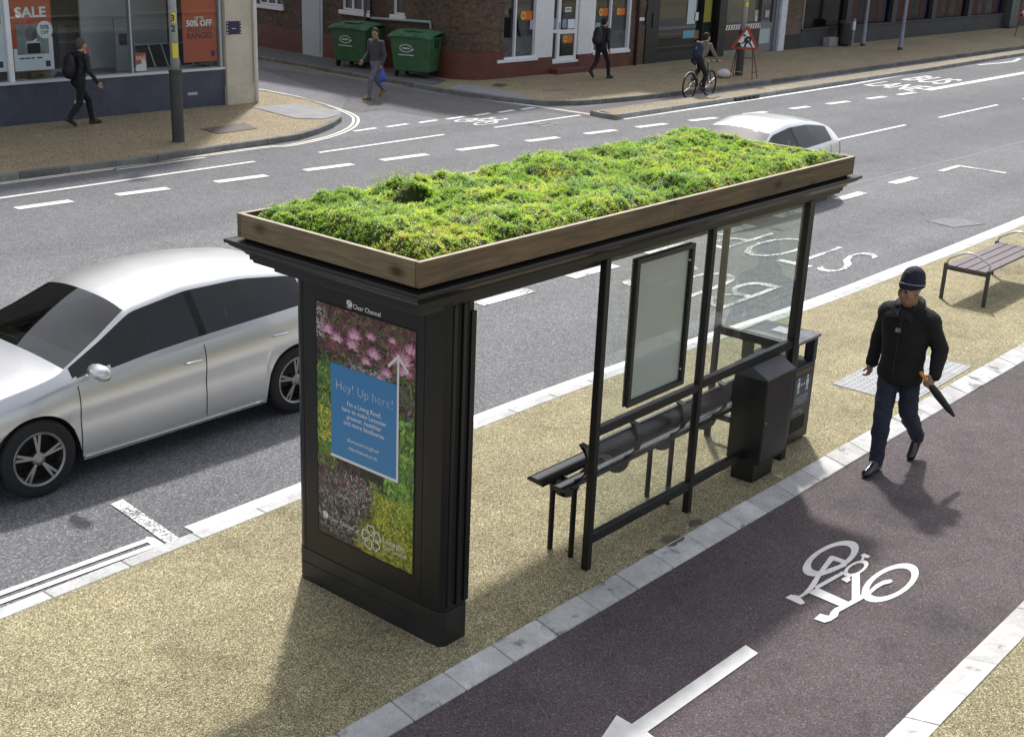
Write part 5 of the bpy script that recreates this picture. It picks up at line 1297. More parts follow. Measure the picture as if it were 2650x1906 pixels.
# ---- bicycle and rider
BL = ((29.36+30.14)/2*1.025, 18.50*1.025, ROAD+.004)
bk = thing('bicycle', 'black bicycle ridden along the cycle lane behind the traffic island', 'bicycle', BL, 0.03, local=True)
fmx = mat('black bicycle frame', (.012,.012,.014), .3); alu = mat('silver bicycle part', (.5,.5,.52), .3, metal=.9); white_p = mat('white bottle', (.7,.7,.7), .4)
RWh = .345; wb = .53
for xw in (-wb, wb):
    g = MB(); g.tube([(xw+RWh*math.cos(a),0,RWh+RWh*math.sin(a)) for a in np.linspace(0,2*pi,44,endpoint=False)], .022, 8, closed=True)
    wh = obj('wheel', g, tyre_m, bk, local=True, smooth=True)
    g = MB(); g.tube([(xw+(RWh-.03)*math.cos(a),0,RWh+(RWh-.03)*math.sin(a)) for a in np.linspace(0,2*pi,44,endpoint=False)], .011, 6, closed=True); obj('rim', g, fmx, wh, local=True, smooth=True)
    g = MB()
    for k in range(14):
        a = 2*pi*k/14; g.tube([(xw+.02*math.cos(a+.6),(.02 if k%2 else -.02),RWh+.02*math.sin(a+.6)),(xw+(RWh-.03)*math.cos(a),0,RWh+(RWh-.03)*math.sin(a))], .0022, 4)
    g.lathe([(.022,-.045),(.022,.045)], (xw,0,RWh), 10, (0,1,0)); obj('spokes', g, alu, wh, local=True)
g = MB(); bb = (-.10,0,.30); st_ = (-.24,0,.78); hd_ = (.36,0,.78); hl = (.40,0,.66)
for a_, b_, r in ((bb,st_,.018),(st_,hd_,.018),(bb,hl,.021),(hd_,hl,.02)): g.tube([a_,b_], r, 8)
for sg in (1,-1): g.tube([(bb[0],sg*.04,bb[2]),(-wb,sg*.06,RWh)], .011, 6); g.tube([(st_[0],sg*.03,st_[2]-.03),(-wb,sg*.06,RWh)], .009, 6); g.tube([hl,(.43,sg*.05,.62),(wb,sg*.055,RWh)], .014, 6)
obj('frame', g, fmx, bk, local=True, smooth=True)
g = MB(); g.tube([st_,(-.27,0,.93)], .014, 8); obj('seat_post', g, alu, bk, local=True)
g = MB(); g.tube([(-.40,0,.955),(-.30,0,.96),(-.2,0,.955),(-.12,0,.95)], [.05,.065,.035,.018], 10); sdl = obj('saddle', g, fmx, bk, local=True, smooth=True); 
g = MB(); g.tube([hd_,(.345,0,.90),(.40,0,.96)], .014, 8); g.tube([(.36,-.31,.97),(.40,-.1,.96),(.40,.1,.96),(.36,.31,.97)], .012, 8); obj('handlebar', g, fmx, bk, local=True, smooth=True)
for sg in (1,-1):
    g = MB(); pz = .30-.165*sg*.7; px_ = bb[0]+.12*sg; g.bar((bb[0],-sg*.07,.30),(px_,-sg*.08,pz),.02,.014,up=(0,1,0)); cr = obj('crank', g, alu, bk, local=True)
    g = MB(); g.box(px_-.045,px_+.045,-sg*.08-.05 if sg > 0 else .08-.0,-sg*.08 if sg > 0 else .13,pz-.012,pz+.012); obj('pedal', g, fmx, cr, local=True)
g = MB(); g.lathe([(.09,-.004),(.09,.004)], (bb[0],-.055,.30), 24, (0,1,0)); obj('chainring', g, alu, bk, local=True)
g = MB(); mgd = [(-wb+.375*math.cos(a),0,RWh+.375*math.sin(a)) for a in np.linspace(.5,2.4,12)]; g.tube(mgd, .016, 6); obj('mudguard', g, mat('silver mudguard', (.55,.55,.55), .3), bk, local=True)
JC = dict(head=(.16,0,1.58), neck=(.08,0,1.45), chest=(.0,0,1.27), pelvis=(-.25,0,1.03), look=(.95,-.2,0),
  shl=(.05,.19,1.40), ell=(.21,.25,1.18), wrl=(.36,.29,1.0), shr=(.05,-.19,1.40), elr=(.21,-.25,1.18), wrr=(.36,-.29,1.0), hdl=(.5,0,-.25), hdr=(.5,0,-.25), pwl=(0,1,0), pwr=(0,1,0), curll=1, curlr=1,
  hpl=(-.24,.09,1.0), knl=(.14,.11,.80), anl=(-.19,.105,.50), tol=(-.06,.105,.46), hpr=(-.24,-.09,1.0), knr=(.10,-.11,.62), anr=(.0,-.11,.285), tor=(.15,-.11,.225), heell=(-.05,0,-.04), heelr=(-.05,0,-.045))
person('cyclist in olive hoodie, dark cap and backpack riding in the cycle lane', JC, BL, 0.03, [skins[1], olive, dkt, blkshoe, dk, lipm], .017, 1.0, 1.02, hair=dhair, hres=.008)
t = backpack('navy backpack on the cyclist', BL, .03, (-.245,0,1.27), mt('navy nylon', (.012,.018,.045), .6), 1.05)
g = MB(); g.obox((-.352,0,1.29),(0,1,0),(.1,0,1),(1,0,-.1),.012,.09,.004); obj('reflective_strip', g, mat('grey reflective strip', (.35,.38,.45), .4), t, local=True)
# ================================================================ FAR SIDE BUILDINGS
class Wall:                    # vertical wall plane: origin, direction along, outward normal
    def __init__(s, o, u): s.o = o; L = math.hypot(*u); s.u = (u[0]/L, u[1]/L); s.n = (s.u[1], -s.u[0])
    def pt(s, a, z, d=0): return (s.o[0]+s.u[0]*a+s.n[0]*d, s.o[1]+s.u[1]*a+s.n[1]*d, z)
    def at(s, x, y, d=0):      # survey a photographed point lying on the wall
        r = ray(x, y); ox, oy = s.o[0]+s.n[0]*d, s.o[1]+s.n[1]*d
        t = (ox*s.n[0]+oy*s.n[1])/(r[0]*s.n[0]+r[1]*s.n[1]); X, Y = r[0]*t, r[1]*t
        return ((X-ox)*s.u[0]+(Y-oy)*s.u[1], CAMZ+r[2]*t)
    def box(s, mb, a0, a1, z0, z1, d0, d1, mi=0):
        c = s.pt((a0+a1)/2, (z0+z1)/2, (d0+d1)/2); mb.obox(c, (*s.u,0), (*s.n,0), (0,0,1), abs(a1-a0)/2, abs(d1-d0)/2, abs(z1-z0)/2, mi)
    def poly(s, mb, pts, d, th=.004, mi=0):
        mb.prism([s.pt(a,z,d) for a,z in pts], (s.n[0]*th, s.n[1]*th, 0), mi)
    def text(s, mb, body, a, z, width, d, **k): text_mesh(mb, body, s.pt(a,z,d), (*s.u,0), (0,0,1), width=width, **k)
    def panel(s, mb, a0, a1, z0, z1, d0, d1, holes=()):
        A = sorted({a0,a1,*[h[0] for h in holes],*[h[1] for h in holes]}); Z = sorted({z0,z1,*[h[2] for h in holes],*[h[3] for h in holes]})
        A = [a for a in A if a0 <= a <= a1]; Z = [z for z in Z if z0 <= z <= z1]
        for i in range(len(A)-1):
            j = 0
            while j < len(Z)-1:
                am = (A[i]+A[i+1])/2
                def hole(j): zm = (Z[j]+Z[j+1])/2; return any(h[0]<am<h[1] and h[2]<zm<h[3] for h in holes)
                if hole(j): j += 1; continue
                k = j
                while k+1 < len(Z)-1 and not hole(k+1): k += 1
                s.box(mb, A[i], A[i+1], Z[j], Z[k+1], d0, d1); j = k+1
BH = 10.2; BC = 8.2          # terrace height, and the lower corner building
F1 = Wall((0,24.32),(1,0)); F2 = Wall((0,24.15),(1,0)); SW = Wall((26.85,25.0),(.085,1)); SW.n = (-SW.u[1], SW.u[0])
def on(Wl, x0, y0, s, d=0): return lambda px, py: Wl.at(x0+px/s, y0+py/s, d)
f1 = on(F1,0,0,3.398); f2 = on(F2,1200,0,3.398); f3 = on(F2,1800,0,2.668); fs = on(SW,600,0,3.398); f4 = on(F2,1860,20,7.414); f5 = on(F2,2100,0,4.1236)
bluegrey = mat('blue grey stall riser tiles', (.05,.058,.085), .55, nz=[(2.5,.25),(15,.15)], bump=(40,.05))
cream = mat('cream painted render', (.52,.47,.37), .75, nz=[(1.4,.12),(12,.06)], bump=(30,.1))
alu_f = mat('dull aluminium frame', (.42,.44,.45), .4, metal=.4); whitef = mat('white painted joinery', (.74,.75,.77), .5, nz=[(5,.05)])
shopglass = glass_mat('shop window glass', (.9,.93,.93), 1.42); darkglass = mat('dark reflecting window glass', (.012,.013,.015), .05, spec=.9, nz=[(.8,.5)])
room = mat('dim shop interior', (.045,.047,.05), .9, nz=[(1,.3)]); floor_m = mat('shop floor', (.2,.2,.2), .6, nz=[(2,.2)])
brick = brick_mat('brown brick', (.13,.075,.045), (.075,.046,.03), (.09,.075,.06)); brick2 = brick_mat('brown brick pier', (.16,.095,.06), (.10,.065,.045), (.11,.09,.075))
whitebrick = brick_mat('white painted brick', (.6,.6,.57), (.5,.5,.48), (.2,.2,.19)); oxblood = mat('oxblood painted plinth', (.12,.034,.022), .6, nz=[(2,.25),(20,.1)], bump=(30,.15))
darkshop = mat('black painted shopfront', (.011,.011,.012), .45, nz=[(2,.3)]); pubgrey = mat('dark grey painted plinth', (.032,.033,.036), .6, nz=[(1.5,.3),(10,.15)])
redp = mat('red sale print', (.47,.085,.03), .5, nz=[(.7,.06)]); whitep = mat('white print paper', (.72,.76,.78), .5); darkp = mat('dark print', (.02,.02,.045), .5); navyp = mat('dark navy print', (.025,.015,.06), .5)
def building(name, label, x0, x1, loc, cat='shop'):
    return thing(name, label, cat, loc)
def roofbox(mb, x0,x1,y0,y1,z0,z1): mb.box(x0,x1,y0,y1,z0,z1)
# ---------------------------------------------------------------- shop on the left corner
ls = building('corner_shop', 'shop with large display windows, red sale posters and a blue grey stall riser', 0,0, (13,25,0))
ledge = f1(980,850)[1]; XA, XB = 2.0, f1(1980,800)[0]
zc = .86
g = MB(); F1.box(g, XA, XB, -.1, zc-.055, -.25, 0); obj('stall_riser', g, bluegrey, ls)
g = MB(); F1.box(g, XA, XB+.02, zc-.052, zc, -.25, .03); obj('window_ledge', g, mat('pale metal ledge', (.55,.56,.58), .45), ls)
PX0, PX1 = f1(2005,895)[0]-.05, f1(2192,900)[0]+.12
g = MB(); F1.box(g, PX0, PX1, -.1, BH, -.6, .06); F1.box(g, PX0-.03, PX1+.03, -.1, .42, -.6, .10); pil = obj('pillar', g, cream, ls, bevel=.01)
g = MB(); F1.box(g, XA, PX0-.002, 3.35, BH, -.3, .02); F1.box(g, 0, PX1, BH+.002, BH+.25, -9, .15); g.box(PX1-.35,PX1-.05,24.95,38,-.1,BH); obj('upper_wall', g, brick, ls)
g = MB(); g.box(2,PX1-.4,30.0,30.2,0,BH); g.box(2,PX1-.4,26.9,27.0,.4,3.6,); obj('back_wall', g, room, ls)
g = MB(); g.box(2,PX1-.4,24.62,26.88,.55,.7); obj('display_floor', g, floor_m, ls)
g = MB(); g.box(2,PX1-.4,24.62,29.9,3.36,3.5); obj('ceiling', g, room, ls)
g = MB(); g.box(PX1-.42,PX1-.36,24.95,29.9,-.1,3.35); obj('side_wall', g, room, ls)
g = MB(); g.tube([F1.pt(PX1+.02,0,.11),F1.pt(PX1+.02,BH,.11)], .05, 10); obj('downpipe', g, whitef, ls, smooth=True)
g = MB(); F1.box(g, PX1+.121, PX1+.3, -.1, BH, -1.2, -.35); obj('return_wall', g, whitebrick, ls)
mull = [f1(98,500)[0], f1(1160,400)[0], f1(1945,400)[0]]
prev = XA
for k, m in enumerate(mull):
    w_ = (.10,.035,.05)[k]
    g = MB(); F1.box(g, m-w_/2, m+w_/2, zc+.002, 3.348, -.12, -.01); obj('mullion', g, whitef if k == 0 else alu_f, ls)
    g = MB(); F1.box(g, prev+.002, m-w_/2-.002, zc+.002, 3.345, -.07, -.058); obj('window', g, shopglass, ls)
    prev = m+w_/2
g = MB(); F1.box(g, prev, XB+.05, zc+.002, 3.345, -.35, -.03); obj('corner_mullion', g, mat('grey corner mullion', (.22,.23,.24), .5), ls)
g = MB(); a = f1(1650,828); F1.box(g, a[0], a[0]+.26, a[1]-.03, a[1]+.03, 0, .012); obj('air_vent', g, alu_f, ls)
g = MB(); a = f1(650,900); F1.box(g, a[0], a[0]+.26, a[1]-.03, a[1]+.03, 0, .012); obj('air_vent', g, alu_f, ls)
# plaque on the pillar
g = MB(); a, b = on(F1,0,0,3.398,.06)(1988,190), on(F1,0,0,3.398,.06)(2118,300); F1.box(g, a[0], b[0], b[1], a[1], .061, .075)
pq = tag(obj('plaque', g, navyp), 'small dark navy sign fixed on the cream pillar', 'sign')
g = MB()
for k in range(4):
    z = b[1]+(a[1]-b[1])*(k+.5)/4; F1.box(g, a[0]+.01, a[0]+.035, z-.012, z+.012, .075, .078); F1.box(g, b[0]-.035, b[0]-.01, z-.012, z+.012, .075, .078)
F1.box(g, (a[0]+b[0])/2-.06,(a[0]+b[0])/2+.06,(a[1]+b[1])/2-.02,(a[1]+b[1])/2-.01,.075,.078); obj('marking', g, whitep, pq)
# posters hanging just behind the glass
DP = -.085
fp = on(F1,0,0,3.398,DP)
def poster(label, q, m=redp):
    (a0,z1),(a1,z0) = fp(*q[0]), fp(*q[1]); g = MB(); F1.box(g, a0, a1, z0, z1, DP-.006, DP)
    return tag(obj('poster', g, m), label, 'poster'), a0, a1, z0, z1
def onp(par, name, m, fn, d=.0015, split=False):
    g = MB(); fn(g, DP+d); return (obj_split if split else obj)(name, g, m, par)
zt_ = 3.2
p1, a0,a1,z0,z1 = poster('tall red sale poster with a washbasin picture and white lower half', ((70,-60),(485,612)))
zz = fp(270,215)[1]; zm = fp(270,480)[1]; wq = a1-a0
onp(p1,'white_sheet',whitep, lambda g,d: (F1.poly(g, [(a0+.01,z0+.01),(a1-.01,z0+.01),(a1-.01,zm+.34),(a1-.1,zm+.34),(a1-.1,zm),(a0+.09,zm),(a0+.09,zm+.12),(a0+.01,zm+.12)][::1], d, .001)))
onp(p1,'picture',mat('grey bathroom print', (.22,.25,.27), .5, nz=[(3,.3)]), lambda g,d: F1.box(g, a0+.1, a1-.11, zm, zz, d, d+.001))
onp(p1,'basin',mat('dark vanity print', (.025,.022,.02), .5), lambda g,d: F1.box(g, a0+.35*wq, a0+.67*wq, zm+.02, zm+.22, d, d+.001), .003)
onp(p1,'basin_top',whitep, lambda g,d: (F1.box(g, a0+.34*wq, a0+.68*wq, zm+.222, zm+.245, d, d+.001), F1.poly(g, [(a0+.4*wq,zm+.3),(a0+.44*wq,zm+.25),(a0+.58*wq,zm+.25),(a0+.62*wq,zm+.3)], d, .001)), .003)
onp(p1,'mirror',mat('grey mirror print', (.09,.10,.105), .4), lambda g,d: g.lathe([(.001,0),(.135,.0012)], F1.pt(a0+.46*wq, zz-.19, d), 24, (0,-1,0)), .003)
onp(p1,'offer_disc',whitep, lambda g,d: g.lathe([(.001,0),(.175,.0012)], F1.pt(fp(392,262)[0], fp(392,262)[1], d), 30, (0,-1,0)), .004)
t0 = fp(132,160); t1 = fp(405,160)
onp(p1,'lettering',whitep, lambda g,d: F1.text(g, 'SALE', t0[0], t0[1], t1[0]-t0[0], d, bold=.03, height=fp(270,65)[1]-fp(270,160)[1]), .004)
q0, q1 = fp(352,260), fp(430,260)
onp(p1,'lettering',darkp, lambda g,d: F1.text(g, '50%', q0[0], q0[1]+.005, q1[0]-q0[0], d, bold=.03), .006)
onp(p1,'lettering',darkp, lambda g,d: F1.text(g, 'OFF', q0[0]+.01, fp(390,300)[1], q1[0]-q0[0]-.02, d, bold=.03), .006)
onp(p1,'small_print',darkp, lambda g,d: [F1.box(g, a0+.12+.13*k, a0+.12+.13*k+R.uniform(.07,.12), zm-.085, zm-.06, d, d+.001) for k in range(int((wq-.24)/.13))], .004)
onp(p1,'emblem',navyp, lambda g,d: F1.box(g, a1-.2, a1-.09, z0+.07, z0+.19, d, d+.001), .004)
p2, a0,a1,z0,z1 = poster('plain red poster in the right window offering half price ranges', ((1590,-60),(1912,535)))
for body, q, bold, m in (('UP TO',(1712,170,1788),.02,whitep),('50% OFF',(1640,235,1864),.03,whitep),('SELECTED',(1645,280,1862),.01,mat('dull red print', (.075,.02,.014), .5)),('RANGES',(1645,345,1866),.03,mat('dark red print', (.1,.025,.018), .5))):
    b0, b1 = fp(q[0],q[1]), fp(q[2],q[1]); onp(p2,'lettering',m, lambda g,d: F1.text(g, body, b0[0], b0[1], b1[0]-b0[0], d, bold=bold))
e0 = fp(1855,495); onp(p2,'emblem',navyp, lambda g,d: F1.box(g, e0[0], e0[0]+.11, e0[1], e0[1]+.12, d, d+.001))
p3, a0,a1,z0,z1 = poster('small red and white poster with one dark crest hanging behind the walker in black', ((685,408),(790,570)))
onp(p3,'white_sheet',whitep, lambda g,d: F1.poly(g, [(a0+.01,z0),(a1-.01,z0),(a1-.01,z0+.2),(a0+.1,z0+.14),(a0+.01,z0+.12)], d, .001))
onp(p3,'lettering',whitep, lambda g,d: (F1.box(g, a0+.07, a1-.07, z1-.16, z1-.11, d, d+.001), F1.box(g, a0+.12, a1-.12, z0+.25, z0+.29, d, d+.001)), split=True)
p4, a0,a1,z0,z1 = poster('small red and white sale card standing on the wooden drawers', ((1185,468),(1292,622)))
onp(p4,'white_sheet',whitep, lambda g,d: F1.poly(g, [(a0+.01,z0),(a1-.01,z0),(a1-.01,z0+.2),(a0+.16,z0+.16),(a0+.01,z0+.13)], d, .001))
b0, b1 = fp(1197,528), fp(1278,528); onp(p4,'lettering',whitep, lambda g,d: F1.text(g, 'SALE', b0[0], b0[1], b1[0]-b0[0], d, bold=.03))
onp(p4,'offer_disc',whitep, lambda g,d: g.lathe([(.001,0),(.05,.0012)], F1.pt(a1-.08, z0+.2, d), 16, (0,-1,0)), .003)
p5, a0,a1,z0,z1 = poster('white poster with a green top cut by the left edge of the view', ((-260,-60),(72,630)), whitep)
onp(p5,'green_print',mat('green print', (.2,.42,.1), .5), lambda g,d: F1.box(g, a0, a1-.06, fp(30,215)[1], z1, d, d+.001)); onp(p5,'emblem',navyp, lambda g,d: F1.box(g, a1-.2, a1-.09, z0+.08, z0+.2, d, d+.001)); onp(p5,'picture',mat('grey print', (.22,.24,.25), .5), lambda g,d: F1.box(g, a0, a1-.15, fp(30,420)[1], fp(30,260)[1], d, d+.001))
# things in the window
oak = mat('pale oak', (.26,.19,.11), .6, nz=[(4,.2)])
def inshop(name, label, cat, q, yb, depth, m, fn=None):
    Wn = Wall((0,yb),(1,0)); (A0,Z1),(A1,Z0) = Wn.at(q[0][0]/3.398,q[0][1]/3.398), Wn.at(q[1][0]/3.398,q[1][1]/3.398)
    t = thing(name, label, cat, ((A0+A1)/2, yb+depth/2, max(.7,Z0))); return t, A0, A1, max(.702,Z0), Z1, Wn
for (q, lb) in ((((260,640),(470,872)),'pale oak drawer unit behind the left display window'),(((1078,650),(1385,800)),'low pale oak drawers behind the middle of the shop window')):
    t, A0,A1,Z0,Z1,Wn = inshop('drawer_unit', lb, 'drawers', q, 25.0, .45, oak)
    g = MB(); g.box(A0,A1,25.0,25.45,Z0,Z1); obj('carcass', g, oak, t, bevel=.006)
    n = 3 if Z1-Z0 > .5 else 2
    for k in range(n):
        z_0, z_1 = Z0+(Z1-Z0)*k/n+.015, Z0+(Z1-Z0)*(k+1)/n-.015; g = MB(); g.box(A0+.02,A1-.02,24.975,24.998,z_0,z_1); dr = obj('drawer', g, oak, t, bevel=.004)
        g = MB(); g.box((A0+A1)/2-.06,(A0+A1)/2+.06,24.962,24.974,(z_0+z_1)/2-.012,(z_0+z_1)/2+.012); obj('handle', g, dk, dr)
t, A0,A1,Z0,Z1,Wn = inshop('bath_tub_display', 'row of dark fronted tubs with tilted pale panels in the right display window', 'bathroom display', ((1300,590),(1760,770)), 25.2, .6, darkp)
g = MB(); g.box(A0,A1,25.2,25.8,Z0,Z1-.12); obj('front_panel', g, mat('dark display front', (.03,.03,.035), .4), t)
g = MB(); g.box(A0-.02,A1+.02,25.18,25.82,Z1-.118,Z1-.06); obj('rim', g, whitep, t)
for k in range(4):
    x = A0+(A1-A0)*(k+.15)/4; g = MB(); g.prism([(x,25.5,Z1-.055),(x+.02,25.5,Z1-.055),(x+.02+.0,25.75,Z1+.42),(x,25.75,Z1+.42)], (.33,0,0)); obj('tilted_panel', g, mat('glossy dark panel', (.03,.035,.04), .15), t)
    g = MB(); g.tube([(x+.35,25.49,Z1-.05),(x+.35,25.74,Z1+.43),(x,25.74,Z1+.43)], .015, 6); obj('panel_edge', g, whitep, t)
for (q, lb, m, yb) in ((((1000,160),(1175,820)),'tall grey display panel in the middle of the shop window',mat('grey display panel', (.3,.31,.34), .6),25.9),(((445,610),(632,850)),'grey tile sample board with dark hexagons in the left shop window',mat('grey tile board', (.32,.32,.36), .5),25.7),(((500,220),(600,600)),'dark shelving panel behind the sale poster in the shop',mat('dark shelf panel', (.05,.05,.06), .6),26.1)):  # panel and tile board colours raised in place of shop lighting
    t, A0,A1,Z0,Z1,Wn = inshop('display_board', lb, 'display board', q, yb, .06, m)
    g = MB(); g.box(A0,A1,yb,yb+.06,.701,Z1); obj('board', g, m, t)
    if 'hexagons' in lb:
        g = MB()
        for i in range(2):
            for j in range(3): g.lathe([(.001,0),(.15,.002)], (A0+.2+.36*i,yb-.001,Z1-.2-.33*j), 6, (0,-1,0))
        for o_ in obj_split('hexagon_tile', g, navyp, t): pass
    if 'tall grey' in lb:
        g = MB(); g.box(A0+.1,A1-.1,yb-.01,yb-.002,Z1-.6,Z1-.35); obj('picture', g, navyp, t)
t = thing('back_screen', 'pale grey back screen behind the tubs in the right display window', 'display board', (17.3,26.6,.7)); g = MB(); g.box(16.4,18.7,26.6,26.66,.701,3.3); obj('board', g, mat('pale grey screen', (.6,.61,.62), .7, nz=[(.6,.2)]), t)  # colour raised to stand in for interior light and window reflection
# ---------------------------------------------------------------- brown brick corner building
bb_ = building('brick_building', 'brown brick corner building with an oxblood plinth and a white shopfront', 0,0, (30,26,0))
zp = .74
# curved corner between the two walls
c0 = SW.pt(0,0); cpts = spline([SW.pt(.35,0)[:2], SW.pt(0,0)[:2], (27.02,24.52), (27.45,24.22), (28.1,24.15), (28.24,24.15)], 6)
xw1 = f2(300,100)[0]
inn = along(cpts, .35)
g = MB()
ring = [(p[0],p[1]) for p in cpts] + [(p[0],p[1]) for p in inn[::-1]]
g.slab(ring, zp+.002, BC); obj('corner_wall', g, brick, bb_)
outp = along(cpts, -.04)
g = MB(); g.slab([(p[0],p[1]) for p in outp] + [(p[0],p[1]) for p in inn[::-1]], -.1, zp); obj('corner_plinth', g, oxblood, bb_)
# side wall and its windows, seen above the street
S1 = 14
wins = []
def swin(q, depth=.12, bars=1):
    (s1_,_),(s0_,zb_) = fs(*q[0]), fs(*q[1]); s0_, s1_ = min(s0_,s1_), max(s0_,s1_); return (s0_, s1_, zb_, zb_+1.7)
w1 = swin(((230,0),(450,62))); w2 = swin(((965,0),(1222,118))); w3 = swin(((1415,0),(1520,140)))
door = (fs(805,480)[0], fs(628,450)[0])
g = MB(); SW.panel(g, .352, S1, zp, BC, -.3, 0, [w1,w2,w3,(min(door),max(door),-1,4.2)]); obj('side_wall', g, brick, bb_)
zside = .62
g = MB(); SW.box(g, .352, min(door)-.02, -.1, zp-.002, -.3, .04); SW.box(g, max(door)+.02, S1, -.1, zp-.002, -.3, .04); obj('side_plinth', g, oxblood, bb_)
g = MB(); SW.box(g, min(door), max(door), -.05, 4.2, -.12, .03); SW.box(g, min(door)+.12, min(door)+.16, .1, 4.1, .03, .05); obj('side_door', g, mat('pale blue grey boarding', (.46,.50,.53), .6, nz=[(1.5,.08)]), bb_)
def sash(w_, bars, par):
    g = MB(); f_ = .06
    SW.box(g, w_[0], w_[1], w_[2], w_[2]+f_, -.14, -.05); SW.box(g, w_[0], w_[1], w_[3]-f_, w_[3], -.14, -.05); SW.box(g, w_[0], w_[0]+f_, w_[2]+f_, w_[3]-f_, -.14, -.05); SW.box(g, w_[1]-f_, w_[1], w_[2]+f_, w_[3]-f_, -.14, -.05)
    for k in range(1, bars+1): a = w_[0]+(w_[1]-w_[0])*k/(bars+1); SW.box(g, a-.025, a+.025, w_[2]+f_, w_[3]-f_, -.135, -.055)
    o = obj('window', g, whitef, par)
    g = MB(); SW.box(g, w_[0], w_[1], w_[2], w_[3], -.125, -.115); obj('pane', g, darkglass, o)
    g = MB(); SW.box(g, w_[0]-.06, w_[1]+.06, w_[2]-.12, w_[2]-.002, -.14, .08); obj('sill', g, whitef, o, bevel=.01)
sash(w1,2,bb_); sash(w2,2,bb_); sash(w3,0,bb_)
pipec = mat('pale blue pipe', (.3,.36,.4), .5); pipek = mat('black downpipe', (.014,.014,.015), .5)
q = [fs(1240,160), fs(1760,195), fs(1762,275)]
g = MB(); g.tube([SW.pt(*q[0],.06),SW.pt(*q[1],.06),SW.pt(*q[2],.06)], .04, 10); obj('waste_pipe', g, pipec, bb_, smooth=True)
a = fs(1190,150); g = MB(); g.tube([SW.pt(a[0],0,.07),SW.pt(a[0],a[1],.07)], .055, 10); g2 = MB(); g2.tube([SW.pt(a[0],a[1]+.01,.07),SW.pt(a[0],BH,.07)], .045, 10)
obj('downpipe', g, pipek, bb_, smooth=True); obj('downpipe', g2, mat('grey pipe', (.2,.2,.21), .5), bb_, smooth=True)
a = fs(1237,100); g = MB(); g.tube([SW.pt(a[0],a[1]-.4,.06),SW.pt(a[0],BH,.06)], .03, 8); obj('cable_pipe', g, mat('brown conduit', (.03,.02,.016), .6), bb_, smooth=True)
# front: plinth, white joinery, two windows, a glazed door
wa0, wa1 = f2(300,200)[0], f2(648,200)[0]; da0, da1 = f2(783,300)[0], f2(1012,300)[0]; wb0, wb1 = f2(1145,200)[0], f2(1462,200)[0]
zwa = f2(460,500)[1]; zwb = f2(1300,445)[1]; zd0 = f2(900,530)[1]
zpl = (zwa+zwb)/2-.06
FE = f2(1592,300)[0]
g = MB(); F2.box(g, 28.24, da0-.002, -.1, zpl-.002, -.3, .04); F2.box(g, da1+.002, wb1+.03, -.1, zpl-.002, -.3, .04); obj('front_plinth', g, oxblood, bb_)
g = MB(); F2.box(g, da0-.12, da1+.18, -.1, .155, .0415, .36); obj('door_step', g, oxblood, bb_, bevel=.02)
HT = 3.3
g = MB(); F2.panel(g, 28.24, wb1+.03, zpl, HT, -.16, .0, [(wa0+.06,wa1-.07,zpl+.08,HT-.1),(wb0+.06,wb1-.05,zpl+.08,HT-.1),(da0,da1,-1,HT-.1)]); wf = obj('shopfront_joinery', g, whitef, bb_)
g = MB()
for x in np.arange(wa1+.05, da0-.05, .14): F2.box(g, x, x+.012, zpl+.05, HT-.15, .0, .006)
for x in np.arange(da1+.05, wb0-.02, .14): F2.box(g, x, x+.012, zpl+.05, HT-.15, .0, .006)
obj_split('moulding', g, whitef, wf)
g = MB(); F2.panel(g, 28.24, FE, HT+.002, BC, -.3, .0); obj('upper_wall', g, brick, bb_)
etched = mat('etched lower glass', (.085,.088,.092), .35, nz=[(3,.4)])
def fwin(a0_, a1_, zb_, mid):
    g = MB(); F2.box(g, a0_+.06, a1_-.06, zb_+.02, HT-.1, -.12, -.11); o = obj('window', g, darkglass, bb_)
    g = MB(); F2.box(g, mid-.03, mid+.03, zb_+.08, HT-.1, -.11, -.03); F2.box(g, a0_-.02, a1_+.02, zb_-.05, zb_+.035, -.05, .07); obj('frame', g, whitef, o)
    g = MB(); F2.box(g, a0_+.07, a1_-.07, zb_+.06, zb_+.62, -.109, -.106); obj('etched_band', g, etched, o)
    g = MB()
    for c_ in ((a0_+mid)/2, (a1_+mid)/2): g.tube([F2.pt(c_+.38*math.cos(t_), zb_+.42-.25*math.sin(t_), -.104) for t_ in np.linspace(0.25,pi-.25,12)], .008, 4)
    obj_split('etched_swirl', g, mat('pale etched line', (.22,.22,.23), .5), o)
    return o
wA = fwin(wa0, wa1, zpl, f2(462,300)[0]); wB = fwin(wb0, wb1, zpl, f2(1300,200)[0])
yel = mat('yellow sticker print', (.62,.42,.02), .5); org = mat('orange sticker print', (.62,.13,.01), .5)
def sticker(q, label, d=-.1, s=1.0):
    a, z = on(F2,1200,0,3.398,d)(*q)
    t = thing('sticker', label, 'sticker', F2.pt(a, z, d))
    g = MB(); g.lathe([(.13*s,0),(.13*s,.002)], F2.pt(a,z,d), 20, (0,-1,0)); obj('disc', g, yel, t)
    g = MB(); F2.box(g, a+.1*s, a+.40*s, z-.13*s, z+.12*s, d, d+.0012); pn = obj('panel', g, org, t)
    g = MB(); F2.box(g, a-.07*s, a+.06*s, z-.045*s, z+.045*s, d+.002, d+.004); F2.box(g, a+.1*s, a+.17*s, z-.06*s, z+.05*s, d+.0013, d+.003); obj_split('print', g, org, t)
    return t
sticker((525,138), 'yellow and orange round sticker on the first white framed window'); sticker((1208,108), 'yellow and orange sticker in the left pane of the second white window', s=.9); sticker((1362,104), 'yellow and orange sticker in the right pane of the second white window', s=.85)
g = MB(); F2.box(g, da0, f2(840,300)[0], zd0, HT-.1, -.1, -.09); sl_ = obj('side_light', g, darkglass, bb_)
m0 = f2(838,300)[0]
